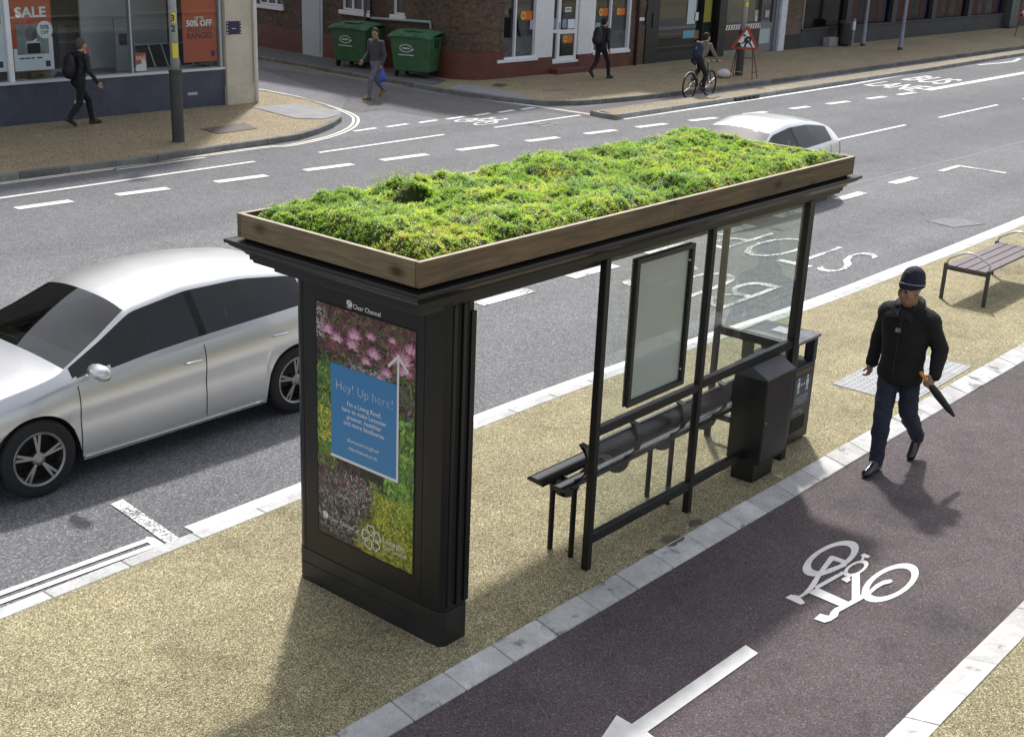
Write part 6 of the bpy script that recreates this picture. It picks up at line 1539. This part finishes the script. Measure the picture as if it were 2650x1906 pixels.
g = MB(); F2.box(g, da0, da0+.04, zd0, HT-.1, -.12, -.02); F2.box(g, m0-.05, m0-.005, zd0, HT-.1, -.12, -.02); F2.box(g, da0+.042, m0-.052, zd0, zd0+.06, -.12, -.02); zmid = f2(805,275)[1]; F2.box(g, da0+.042, m0-.052, zmid-.06, zmid+.04, -.12, -.02); obj('frame', g, whitef, sl_)
g = MB(); F2.box(g, da0, da1, -.1, zd0-.072, -.3, .02); obj('plinth_below_door', g, oxblood, bb_)
g = MB(); F2.box(g, da0-.05, da1+.05, zd0-.07, zd0-.003, -.14, .03); obj('threshold', g, whitef, bb_)
zr0, zr1 = f2(920,298)[1], f2(920,262)[1]
g = MB(); z_b = zd0+.12
F2.panel(g, m0, da1-.03, zd0, HT-.12, -.10, -.04, [(m0+.11,da1-.14,z_b,zr0),(m0+.11,da1-.14,zr1,HT-.3)]); dr = obj('door', g, whitef, bb_)
g = MB(); F2.box(g, m0+.1, da1-.13, z_b-.01, HT-.29, -.075, -.07); obj('pane', g, darkglass, dr)
g = MB(); F2.box(g, m0+.02, m0+.05, zr1+.02, zr1+.22, -.038, -.01); obj('handle', g, alu_f, dr)
sticker((893,345), 'yellow and orange sticker on the lower pane of the white shop door', -.066, .85)
def card(q, label, m, d=-.066, base=None, par=None):
    (a0_,z1_),(a1_,z0_) = on(F2,1200,0,3.398,d)(*q[0]), on(F2,1200,0,3.398,d)(*q[1]); g = MB(); F2.box(g, a0_, a1_, z0_, z1_, d, d+.002); return tag(obj('notice', g, m), label, 'notice'), a0_, a1_, z0_, z1_
bluep = mat('pale blue print', (.2,.32,.42), .5)
n, a0,a1,z0,z1 = card(((893,66),(945,105)), 'small OPEN card in the upper pane of the white door', whitep); g = MB(); F2.text(g, 'OPEN', a0+.02, (z0+z1)/2-.03, a1-a0-.04, -.063, bold=.03); obj('lettering', g, darkp, n)
card(((868,172),(903,245)), 'blue notice at the left of the door glass', bluep); card(((918,172),(990,248)), 'white notice sheet at the right of the door glass', whitep); card(((790,165),(826,250)), 'blue and white notice in the door side light', bluep, -.088)
card(((585,178),(628,258)), 'white and lilac notice at the edge of the first window', mat('lilac print', (.45,.43,.6), .5), -.1); card(((1160,203),(1197,268)), 'pale green notice in the second window', mat('pale green print', (.2,.4,.36), .5), -.1)
# brick pier, pipes and the black shopfront
g = MB(); F2.box(g, wb1+.032, FE, -.1, HT, -.3, .01); obj('pier', g, brick2, bb_)
a = f2(1515,200)[0]; g = MB(); g.tube([F2.pt(a,.0,.07),F2.pt(a,HT+2,.07)], .05, 10); obj('downpipe', g, mat('dark red downpipe', (.06,.025,.02), .5), bb_, smooth=True)
g = MB(); (a,z),(b_,c_) = f2(1523,157), f2(1583,182); F2.box(g, a, b_, c_, z, .011, .03); tag(obj('name_plate', g, whitep), 'small white plate fixed on the brick pier beside the black shopfront', 'sign')
bs = building('dark_shop', 'black shopfront with tall glass and a yellow door panel', 0,0, (37,25,0))
G0, G1 = f2(1700,300)[0], f2(2092,300)[0]; BE = f3(195,200)[0]
g = MB(); F2.box(g, FE+.002, G0-.002, -.1, HT, -.3, .05); F2.box(g, G0, G1, -.1, .28, -.3, -.02); F2.box(g, G1+.002, f2(2112,100)[0], -.1, HT, -.3, .02); obj('frame', g, darkshop, bs)
g = MB(); F2.box(g, f3(145,200)[0], BE, -.1, HT, -.3, .08); obj('pilaster', g, darkshop, bs)
g = MB(); F2.box(g, G0, G1, .282, HT, -.14, -.12); wn = obj('window', g, darkglass, bs)
g = MB()
for k, z in enumerate((f2(1900,330)[1], f2(1900,415)[1], f2(1900,180)[1])): F2.box(g, G0+.1, G1-.1, z, z+.03, -.119, -.115)
obj_split('shelf_line', g, mat('dim shelf line', (.07,.07,.06), .6), wn)
g = MB(); a, b_ = f2(1710,175), f2(1985,55); F2.box(g, G0+.05, b_[0], a[1], b_[1], -.119, -.116); obj('lit_panel', g, mat('dim olive panel', (.12,.11,.055), .6), wn)
g = MB(); yq0, yq1 = f2(2115,0)[0], f2(2212,100)[0]; F2.box(g, f2(2113,100)[0], f3(144,200)[0], -.1, HT, -.35, -.2); obj('doorway', g, mat('black doorway', (.005,.005,.005), .8), bs)
g = MB(); F2.box(g, yq0, yq1, f2(2160,200)[1], HT, -.18, -.15); obj('yellow_panel', g, mat('mustard panel', (.28,.25,.02), .55), bs)
card(((1978,0),(2032,210)), 'tall pale poster with print in the black shop window', mat('pale poster paper', (.5,.58,.6), .5), -.11); card(((2032,112),(2062,182)), 'small white and black sign in the black shop window', whitep, -.11)
card(((1930,272),(2028,332)), 'pair of blue and green stickers low in the black shop window', mat('blue green sticker', (.12,.35,.5), .5), -.11); card(((2036,268),(2080,342)), 'brown sticker low in the black shop window', mat('brown sticker', (.3,.14,.06), .5), -.11)
for q, lb in (((1612,145),'upper'),((1668,170),'lower')):
    a,z = on(F2,1200,0,3.398,.05)(*q); g = MB(); F2.box(g, a-.05, a+.05, z-.25, z+.2, .051, .08); tag(obj('meter_box', g, mat('black meter box', (.02,.02,.022), .4)), f'slim black box, the {lb} one of two on the black shop pilaster', 'box')
# striped cafe
cf_ = building('cafe', 'small cafe front with a red and white striped band under its window', 0,0, (41,25,0))
C1 = f3(455,100)[0]; zst0, zst1 = f4(300,425)[1], f4(300,330)[1]; zb0 = f4(450,800)[1]
g = MB(); F2.box(g, BE+.002, C1, -.1, .18, -.25, .02); obj('kick_board', g, mat('grey kick board', (.2,.2,.2), .6, nz=[(4,.2)]), cf_)
g = MB(); F2.box(g, BE+.002, C1, .182, zst0-.003, -.25, .0); obj('front_panel', g, mat('dark brown panel', (.04,.022,.016), .5, nz=[(2,.2)]), cf_)
g = MB(); F2.box(g, BE+.002, C1, zst0, zst1, -.25, .01); bd = obj('striped_band', g, whitep, cf_)
g = MB(); n = 15; wd = (C1-BE)/n
for k in range(n):
    x = BE+wd*k; F2.poly(g, [(x+.02,zst0+.01),(x+.02+wd*.48,zst0+.01),(x+.02+wd*.48+.06 if k < n-1 else C1,zst1-.02),(x+.08,zst1-.02)], .0105, .002)
obj_split('red_stripe', g, mat('dull red stripe', (.26,.03,.025), .5), bd)
g = MB(); F2.box(g, BE+.05, C1-.05, zst1+.06, HT, -.13, -.11); wn = obj('window', g, mat('window with drawn olive blind', (.13,.12,.075), .12, nz=[(.9,.3)]), cf_)
g = MB(); F2.box(g, BE+.002, C1, zst1+.002, zst1+.06, -.2, .02); F2.box(g, C1-.05, C1, zst1+.062, HT, -.2, .02); F2.box(g, BE+.002, BE+.048, zst1+.062, HT, -.2, .02); obj('frame', g, mat('dark green grey frame', (.06,.065,.06), .5), wn)
def fcard(q, label, m, f=f4):
    (a0_,z1_),(a1_,z0_) = f(*q[0]), f(*q[1]); g = MB(); F2.box(g, a0_, a1_, z0_, z1_, -.108, -.104); tag(obj('notice', g, m), label, 'notice')
fcard(((750,55),(830,165)), 'cream menu sheet in the cafe window beside the door', mat('cream paper', (.5,.5,.38), .6)); fcard(((750,170),(815,270)), 'white sheet under the cream menu in the cafe window', whitep)
D0, D1 = C1+.01, f3(555,100)[0]
zdm = f4(950,330)[1]
g = MB(); F2.panel(g, D0, D1, .02, HT, -.16, -.06, [(D0+.1,D1-.1,.3,zdm-.12),(D0+.1,D1-.1,zdm+.08,HT-.2)]); dr = obj('door', g, mat('grey aluminium door', (.2,.21,.22), .45, metal=.3), cf_)
g = MB(); F2.box(g, D0+.1, D1-.1, .3, zdm-.12, -.13, -.10); obj('lower_panel', g, mat('pale blue door panel', (.42,.5,.53), .5), dr)
g = MB(); F2.box(g, D0+.1, D1-.1, zdm+.08, HT-.2, -.13, -.12); obj('pane', g, darkglass, dr)
g = MB(); a = f4(960,345); F2.box(g, a[0]-.1, a[0]+.12, a[1]-.05, a[1]+.03, -.06, -.05); obj('letter_box', g, mat('brass letter box', (.25,.22,.15), .4, metal=.6), dr)
fcard(((945,60),(1010,190)), 'pale price list on the upper pane of the cafe door', mat('grey white list', (.4,.4,.4), .6))
V0, V1 = D1+.01, f3(612,150)[0]
g = MB(); F2.box(g, V0+.25, V1, -.1, HT, -.2, .09); F2.box(g, V0+.25, V1+.0, zdm-.35, zdm-.32, .09, .1); obj('pilaster', g, mat('white painted pilaster', (.6,.62,.66), .6, nz=[(1.5,.12),(8,.1)]), cf_)
g = MB(); F2.box(g, V0, V0+.248, -.1, HT, -.25, .0); obj('door_jamb', g, mat('grey jamb', (.17,.18,.2), .5), cf_)
Q1 = f3(738,150)[0]
g = MB(); F2.box(g, V1+.002, Q1-.06, -.1, HT, -.3, .02); obj('brick_pier', g, brick2, cf_)
g = MB(); F2.box(g, V1+.001, Q1-.061, -.1, .55, .0205, .045); obj('pier_base', g, mat('dark brick base', (.04,.036,.034), .8, nz=[(6,.3)]), cf_)
g = MB(); F2.panel(g, FE+.002, Q1-.06, HT+.2, BH, -.3, -.01); obj('upper_wall', g, brick2, cf_)
g = MB(); F2.box(g, FE+.002, Q1-.06, HT+.002, HT+.198, -.3, .05); obj('fascia', g, darkshop, cf_)
# pub
pb_ = building('pub', 'long dark fronted pub with many window bays and a grey plinth', 0,0, (58,25,0), 'pub')
PE = 84.0; zpp = f5(800,255)[1]
g = MB(); F2.box(g, Q1-.058, PE, -.1, zpp-.002, -.3, .03); F2.box(g, Q1-.058, PE, zpp, zpp+.06, -.3, .09); obj('plinth', g, pubgrey, pb_)
g = MB(); F2.box(g, Q1-.058, Q1, zpp+.062, HT+.6, -.2, .05); obj('light_strip', g, mat('grey timber strip', (.26,.27,.25), .6), pb_)
pil_ = [f5(395,150)[0], f5(880,120)[0], f5(1305,100)[0], f5(1690,80)[0], f5(2075,60)[0]]; pil_ += [pil_[-1]+(pil_[-1]-pil_[-2])*k for k in (1,2) if pil_[-1]+(pil_[-1]-pil_[-2])*k < PE]
curt = [mat('dark red curtain', (.055,.008,.006), .8, nz=[(3,.3)]), mat('rust curtain', (.055,.017,.008), .8, nz=[(3,.3)]), mat('deep blue strip light cover', (.02,.014,.12), .5)]
prev = Q1+.001; rr_ = random.Random(3)
for k, x in enumerate(pil_ + [PE]):
    g = MB(); F2.box(g, prev, x-.22, zpp+.062, HT+.6, -.16, -.14); wn = obj('window', g, mat('pub window glass', (.006,.006,.007), .1, spec=.12, nz=[(.8,.4)]), pb_)
    W_ = x-.22-prev
    for j in range(0 if k == 0 else 3):
        a = prev+W_*(.06+.3*j+rr_.uniform(0,.06)); g = MB(); F2.box(g, a, a+W_*rr_.uniform(.1,.2), zpp+.12, zpp+1.35, -.139, -.13); obj('curtain', g, curt[(j+k)%2], wn)
    if k in (1,2,4):
        a = x-.22-W_*.12; g = MB(); F2.box(g, a, a+.09, zpp+.1, HT+.6, -.139, -.13); obj('blue_strip', g, curt[2], wn)
    if x < PE:
        g = MB(); F2.box(g, x-.218, x+.218, zpp+.062, HT+.6, -.25, .04); obj('pilaster', g, pubgrey, pb_)
    prev = x+.22
g = MB(); F2.panel(g, Q1-.058, PE, HT+.602, BH, -.3, .0); obj('upper_wall', g, brick2, pb_)
# roofs that close the terrace (and cast its shade on the pavement)
g = MB(); g.box(27.3,FE,24.2,36,BC+.002,BC+.3); g.box(27.6,FE,36,36.3,0,BC); g.box(FE-.3,FE-.002,24.4,36,BC+.302,BH); obj('roof', g, mat('slate roof', (.05,.05,.055), .8, nz=[(2,.2)]), bb_)
g = MB(); g.box(FE+.002,Q1-.06,24.2,36,BH+.002,BH+.3); obj('roof', g, mat('slate roof edge', (.05,.05,.055), .8), cf_)
g = MB(); g.box(Q1-.058,PE,24.2,36,BH+.002,BH+.3); obj('roof', g, mat('flat felt roof', (.05,.05,.052), .8), pb_)
# ---------------------------------------------------------------- street furniture over there
def wheelie(label, loc, rz):
    t = thing('wheelie_bin', label, 'wheelie bin', loc, rz, 'green wheeled bins by the brick wall', local=True)
    gm = gbin; W_, D_, H0, H1 = .62, .48, .17, 1.12
    g = MB(); vs_ = []
    for z, k in ((H0,.84),(H1,1.0)): vs_ += [(-W_*k,-D_*k,z),(W_*k,-D_*k,z),(W_*k,D_*k,z),(-W_*k,D_*k,z)]
    g.add(vs_, [(3,2,1,0),(4,5,6,7)]+[(i,(i+1)%4,(i+1)%4+4,i+4) for i in range(4)]); bd = obj('body', g, gm, t, local=True, bevel=.03, seg=3)
    g = MB(); g.box(-W_-.03,W_+.03,-D_-.03,D_+.03,H1-.05,H1+.0); obj('rim', g, gm, bd, local=True, bevel=.015)
    g = MB(); vs_ = []
    for i, (y, z) in enumerate(((-D_-.06,H1+.02),(-D_*.6,H1+.10),(0,H1+.14),(D_*.6,H1+.15),(D_+.05,H1+.12))): vs_ += [(-W_-.05,y,z-.02),(-W_*.5,y,z+.02),(W_*.5,y,z+.02),(W_+.05,y,z-.02)]
    n = len(vs_); vs2 = [(x,y,z-.05) for x,y,z in vs_]
    fs_ = [(4*i+k,4*i+k+1,4*i+5+k,4*i+4+k) for i in range(4) for k in range(3)]; fs_ += [tuple(n+q_ for q_ in f[::-1]) for f in fs_]
    bord = [0,1,2,3,7,11,15,19,18,17,16,12,8,4]; fs_ += [(bord[i],bord[(i+1)%14],n+bord[(i+1)%14],n+bord[i]) for i in range(14)]
    g.add(vs_+vs2, fs_); g.box(-.28,.28,-.3,.25,H1+.135,H1+.17); lid = obj('lid', g, gml, t, local=True, bevel=.012)
    for x in (-.3,.3):
        g = MB(); g.tube(spline([(x-.13,-D_-.05,H1+.06),(x-.1,-D_-.12,H1+.08),(x+.1,-D_-.12,H1+.08),(x+.13,-D_-.05,H1+.06)],4), .016, 6); obj('handle', g, gml, lid, local=True, smooth=True)
    for x in (-.46,.46):
        for y in (-.33,.33):
            g = MB(); g.lathe([(.085,-.025),(.1,-.02),(.1,.02),(.085,.025)], (x,y,.1), 18, (1,0,0)); g.bar((x,y,.1),(x,y,.18),.07,.05); obj('wheel', g, tyre_m, t, local=True)
    for sg in (1,-1):
        g = MB(); g.lathe([(.11,-.0),(.11,.03),(.05,.05)], (sg*(W_*.97),0,.93), 20, (sg,0,0)); g.box(sg*W_*.96-.02,sg*W_*.96+.02,-.13,.13,.93,1.06); obj('trunnion', g, mat('dark green fitting', (.012,.03,.018), .5), t, local=True)
    # oval recycler's mark on the front
    yf = lambda z: -D_*(.84+.16*(z-H0)/(H1-H0))-.004
    g = MB(); pts = [(-.12+.19*math.cos(a), yf(.80+.1*math.sin(a)), .80+.1*math.sin(a)) for a in np.linspace(.35,2*pi+.0,30)]
    g.tube(pts, .012, 5); e = pts[-1]; g.add([(e[0]-.05,e[1]-.002,e[2]),(e[0]+.05,e[1]-.002,e[2]),(e[0],e[1]-.002,e[2]-.07)], [(0,1,2)])
    for k in range(5): g.box(-.12-.11+.045*k,-.12-.11+.045*k+.03,yf(.8)-.004,yf(.8)+.002,.775,.825)
    for k in range(9): g.box(-.36+.055*k,-.36+.055*k+.035,yf(.62)-.004,yf(.62)+.002,.605,.635)
    obj('mark', g, whitep, bd, local=True); return t
gbin = mat('green bin plastic', (.045,.135,.058), .45, nz=[(2,.2),(15,.1)]); gml = mat('green lid plastic', (.06,.165,.085), .4, nz=[(2,.2)])
a = cp_(ck2, (1720,700), 0); b = cp_(ck2,(1575,668),0); c = cp_(ck2,(1870,682),0)
wheelie('green wheeled bin nearer the brick corner, not hidden by the walker', (26.35,25.72,0), -pi/2+.33)
wheelie('green wheeled bin farther up the side street, partly hidden by the walker', (26.55,28.35,0), -pi/2+.2)
galv = mat('galvanised grey column', (.36,.37,.36), .5, nz=[(2,.1),(15,.1)]); dkpost = mat('dark grey column base', (.05,.048,.044), .6, nz=[(3,.2)])
def column(label, loc, r0, r1, zb_, H_, lean=0, base=True, ml=galv, group=None):
    t = thing('lamp_post', label, 'lamp post', loc, 0, group, local=True)
    if base:
        g = MB(); g.lathe([(r0*1.05,0),(r0,.05),(r0,zb_-.05),(r0*1.08,zb_-.04),(r0*1.08,zb_)], (0,0,0), 20); obj('base', g, dkpost, t, local=True, smooth=False)
    g = MB(); g.lathe([(r1,zb_+.002 if base else 0),(r1*.8,H_)], (0,0,0), 18); obj('shaft', g, ml, t, local=True, smooth=True)
    g = MB(); g.lathe([(r1*.8,H_+.002),(.16,H_+.05),(.2,H_+.3),(.1,H_+.42)], (0,0,0), 16); obj('lantern', g, mat('grey lantern', (.2,.2,.2), .5), t, local=True, smooth=True)
    return t
lp = cp_(ck, (1570,1245), 0)
t = column('grey lamp post with a dark base and yellow stickers on the left pavement', lp, .118, .085, 1.36, 3.9)
def wrap(par, z0, z1, m, r=.0875, a0=-2.6, a1=-1.3):
    g = MB(); A_ = np.linspace(a0,a1,10); g.add([(r*math.cos(a),r*math.sin(a),z) for z in (z0,z1) for a in A_], [(k,k+1,k+11,k+10) for k in range(9)]); return obj('sticker', g, m, par, local=True, smooth=True)
yst = mat('yellow label', (.75,.62,.03), .5)
wrap(t, 1.6, 1.87, yst); wrap(t, 2.24, 2.43, yst, a0=-2.3, a1=-1.5)
dvec = Vector((-lp[0],-lp[1],0)).normalized(); sdv = Vector((-dvec.y,dvec.x,0)); 
g = MB(); o0 = Vector(lp)+dvec*.0895; 
text_mesh(g, '3', tuple(o0-sdv*(-.0)+Vector((0,0,2.27))-sdv*.03*0), tuple(sdv), (0,0,1), height=.12, bold=.02, align='CENTER'); obj('number', g, darkp, t, local=True).location = tuple(-Vector(lp))
g = MB(); text_mesh(g, '2', tuple(o0+Vector((0,0,2.08))), tuple(sdv), (0,0,1), height=.12, bold=.02, align='CENTER'); obj('number', g, darkp, t, local=True).location = tuple(-Vector(lp))
lp2 = cp_(on_:=crop(1860,20,7.414,0), (385,1300), 0)
t = column('lamp post with a dark green base behind the roadworks sign', lp2, .12, .09, 1.35, 3.9); wrap(t, 2.05, 2.2, yst, .0925, -2.5, -1.4)
for q, lb in (((1153,318),'bare grey pole close to the pub wall'),((1411,345),'bare grey pole nearer the kerb in front of the pub')):
    p = cp_(ck4, q, 0); t = thing('pole', lb, 'pole', p, 0, None, local=True)
    g = MB(); g.lathe([(.085,0),(.085,.0),(.075,1.0),(.06,6.0)], (0,0,0), 16); obj('shaft', g, mat('blue grey pole paint', (.21,.23,.27), .45, nz=[(3,.1)]), t, local=True, smooth=True)
    g = MB(); g.lathe([(.1,0),(.1,.06),(.087,.1)], (0,0,0), 16, cap=False); obj('collar', g, dkpost, t, local=True)
# roadworks signs
def roadsign(label, loc, rz, leg_lab, tilt=.12):
    t = thing('roadworks_sign', label, 'road sign', loc, rz, None, local=True)   # faces local -y
    T_ = lambda x, z, d=0: (x, (z-.0)*tilt*1.0-d, z)
    zb_, W_, H_ = .86, .44, .72
    def tri(k, d, inset):
        c = zb_+H_*.34; return [T_(x*k, c+(z-c)*k, d) for x,z in ((-W_,zb_),(W_,zb_),(.0,zb_+H_))]
    g = MB(); a = tri(1.0,.012,0); 
    def rounded(P3, r=.12):
        out = []; n = 3
        for i in range(3):
            p, q, s_ = Vector(P3[i]), Vector(P3[i-1]), Vector(P3[(i+1)%3]); d1 = (q-p).normalized(); d2 = (s_-p).normalized()
            for k in np.linspace(0,1,5): out.append(tuple((p+d1*r*(1-k)**2*1.0 + d2*r*k**2)))
        return out
    g.prism(rounded(a,.07), (0,.012,0)); obj('border', g, mat('red sign border', (.42,.045,.012), .5), t, local=True)
    g = MB(); g.prism(rounded(tri(.70,.0145,0),.03), (0,.002,0)); fc = obj('face', g, whitep, t, local=True)
    # digging man and heap of spoil
    S_ = lambda u, v: T_((u-.228*(755-v)-392)*.00212, zb_+(757-(v-.17*(u-392)))*.00167, .0175)
    g = MB(); k_ = mat('black sign symbol', (.012,.012,.015), .5)
    def pg(L): g.add([S_(*q) for q in L], [tuple(range(len(L)))])
    pg([(250,700),(320,620),(345,640),(350,712)]); pg([(405,505),(430,500),(442,520),(430,540),(408,536),(398,520)])
    pg([(430,560),(455,535),(490,540),(512,570),(505,610),(492,640),(470,610),(480,580),(462,575),(455,620),(420,625)])
    pg([(430,555),(420,625),(395,650),(375,660),(345,650),(350,640),(385,635),(400,615),(412,570)])
    pg([(420,620),(470,605),(480,640),(500,680),(508,722),(488,728),(478,690),(455,650),(430,665),(412,715),(385,712),(405,660)])
    obj('symbol', g, k_, fc, local=True)
    rust = mat('rusty sign frame', (.09,.035,.025), .7, nz=[(10,.4)])
    for x in (-.30,.30):
        g = MB(); g.tube([(x*1.15,-.04,0),(x*.8,.11,.95)], .014, 8); obj('leg', g, rust, t, local=True)
        g = MB(); g.tube([(x*1.25,.52,0),(x*.8,.13,.95)], .014, 8); obj('leg', g, rust, t, local=True)
    g = MB(); g.tube([(-.27,.055,.62),(.27,.055,.62)], .012, 6); obj('crossbar', g, rust, t, local=True)
    g = MB(); g.tube([(-.33,-.01,.2),(.33,-.01,.2)], .012, 6); obj('crossbar', g, mat('pale pink painted bar', (.5,.22,.17), .6), t, local=True)
    g = MB(); g.tube([(.31,-.01,.2),(.36,.5,.2)], .012, 6); obj('crossbar', g, rust, t, local=True)
    return t
rs = roadsign('red bordered roadworks triangle sign on a folding frame near the cyclist', (34.65,20.1,0), -pi/2+.30, '')
roadsign('second roadworks sign at the far right edge of the pavement', (62.0,21.3,0), -pi/2+.3, '')
sandm = mat('white sandbag cloth', (.6,.6,.58), .8, nz=[(5,.12)], bump=(20,.3))
for loc, lb in (((34.5,20.62,0),'white sandbag lying by the foot of the roadworks sign near the cyclist'),((61.9,21.0,0),'white sandbag by the far right roadworks sign')):
    t = thing('sandbag', lb, 'sandbag', loc, .6, local=True)
    sdf_obj('bag', [('e',(-.05,0,.13),(.21,.17,.13),0,.05),('e',(.16,.03,.12),(.16,.17,.11),0,.05),('e',(-.2,.02,.13),(.12,.21,.12),0,.04),('c',(.28,0,.08),(.4,.05,.04),.035,.08,0,.04)], .02, [sandm], t)
# small bin with a block, and a green cabinet by the pub
p = cp_(ck4,(1015,318),0); t = thing('street_litter_bin', 'dark round litter bin by the pub wall near the bare poles', 'litter bin', p, 0, local=True)
g = MB(); g.lathe([(.24,.03),(.26,.1),(.27,.8),(.25,.85)], (0,0,0), 20); obj('body', g, darkshop, t, local=True); g = MB(); g.lathe([(.28,.85),(.28,.9),(.2,.97)], (0,0,0), 20); obj('lid', g, pubgrey, t, local=True)
p = cp_(ck4,(945,318),0); g = MB(); g.box(p[0]-.5,p[0]+.42,p[1]-.12,p[1]+.25,0,.34); tag(obj('concrete_block', g, mat('pale concrete block', (.27,.27,.27), .85, nz=[(6,.15)]), bevel=.015), 'pale concrete block standing beside the round litter bin at the pub', 'block')
p = cp_(ck4,(1075,318),0); t = thing('bollard', 'slim grey and white bollard right of the round litter bin', 'bollard', p, 0, local=True)
g = MB(); g.lathe([(.07,0),(.07,1.0),(.05,1.06)], (0,0,0), 14); obj('post', g, mat('grey bollard paint', (.22,.22,.22), .5, nz=[(5,.3)]), t, local=True); g = MB(); g.lathe([(.073,.62),(.073,.95)], (0,0,0), 14, cap=False); obj('band', g, whitep, t, local=True)
p = cp_(ck4,(2155,192),0); t = thing('utility_cabinet', 'green grey utility cabinet with a pale side near the far end of the pub', 'cabinet', p, 0, local=True)
g = MB(); g.box(-.55,.55,-.25,.25,.08,1.5); obj('body', g, mat('green grey cabinet paint', (.06,.075,.07), .5, nz=[(3,.15)]), t, local=True, bevel=.01); g = MB(); g.box(-.58,.58,-.28,.28,1.502,1.56); obj('top', g, mat('pale cabinet top', (.3,.36,.36), .5), t, local=True); g = MB(); g.box(-.6,.6,-.3,.3,0,.078); obj('plinth', g, pubgrey, t, local=True)
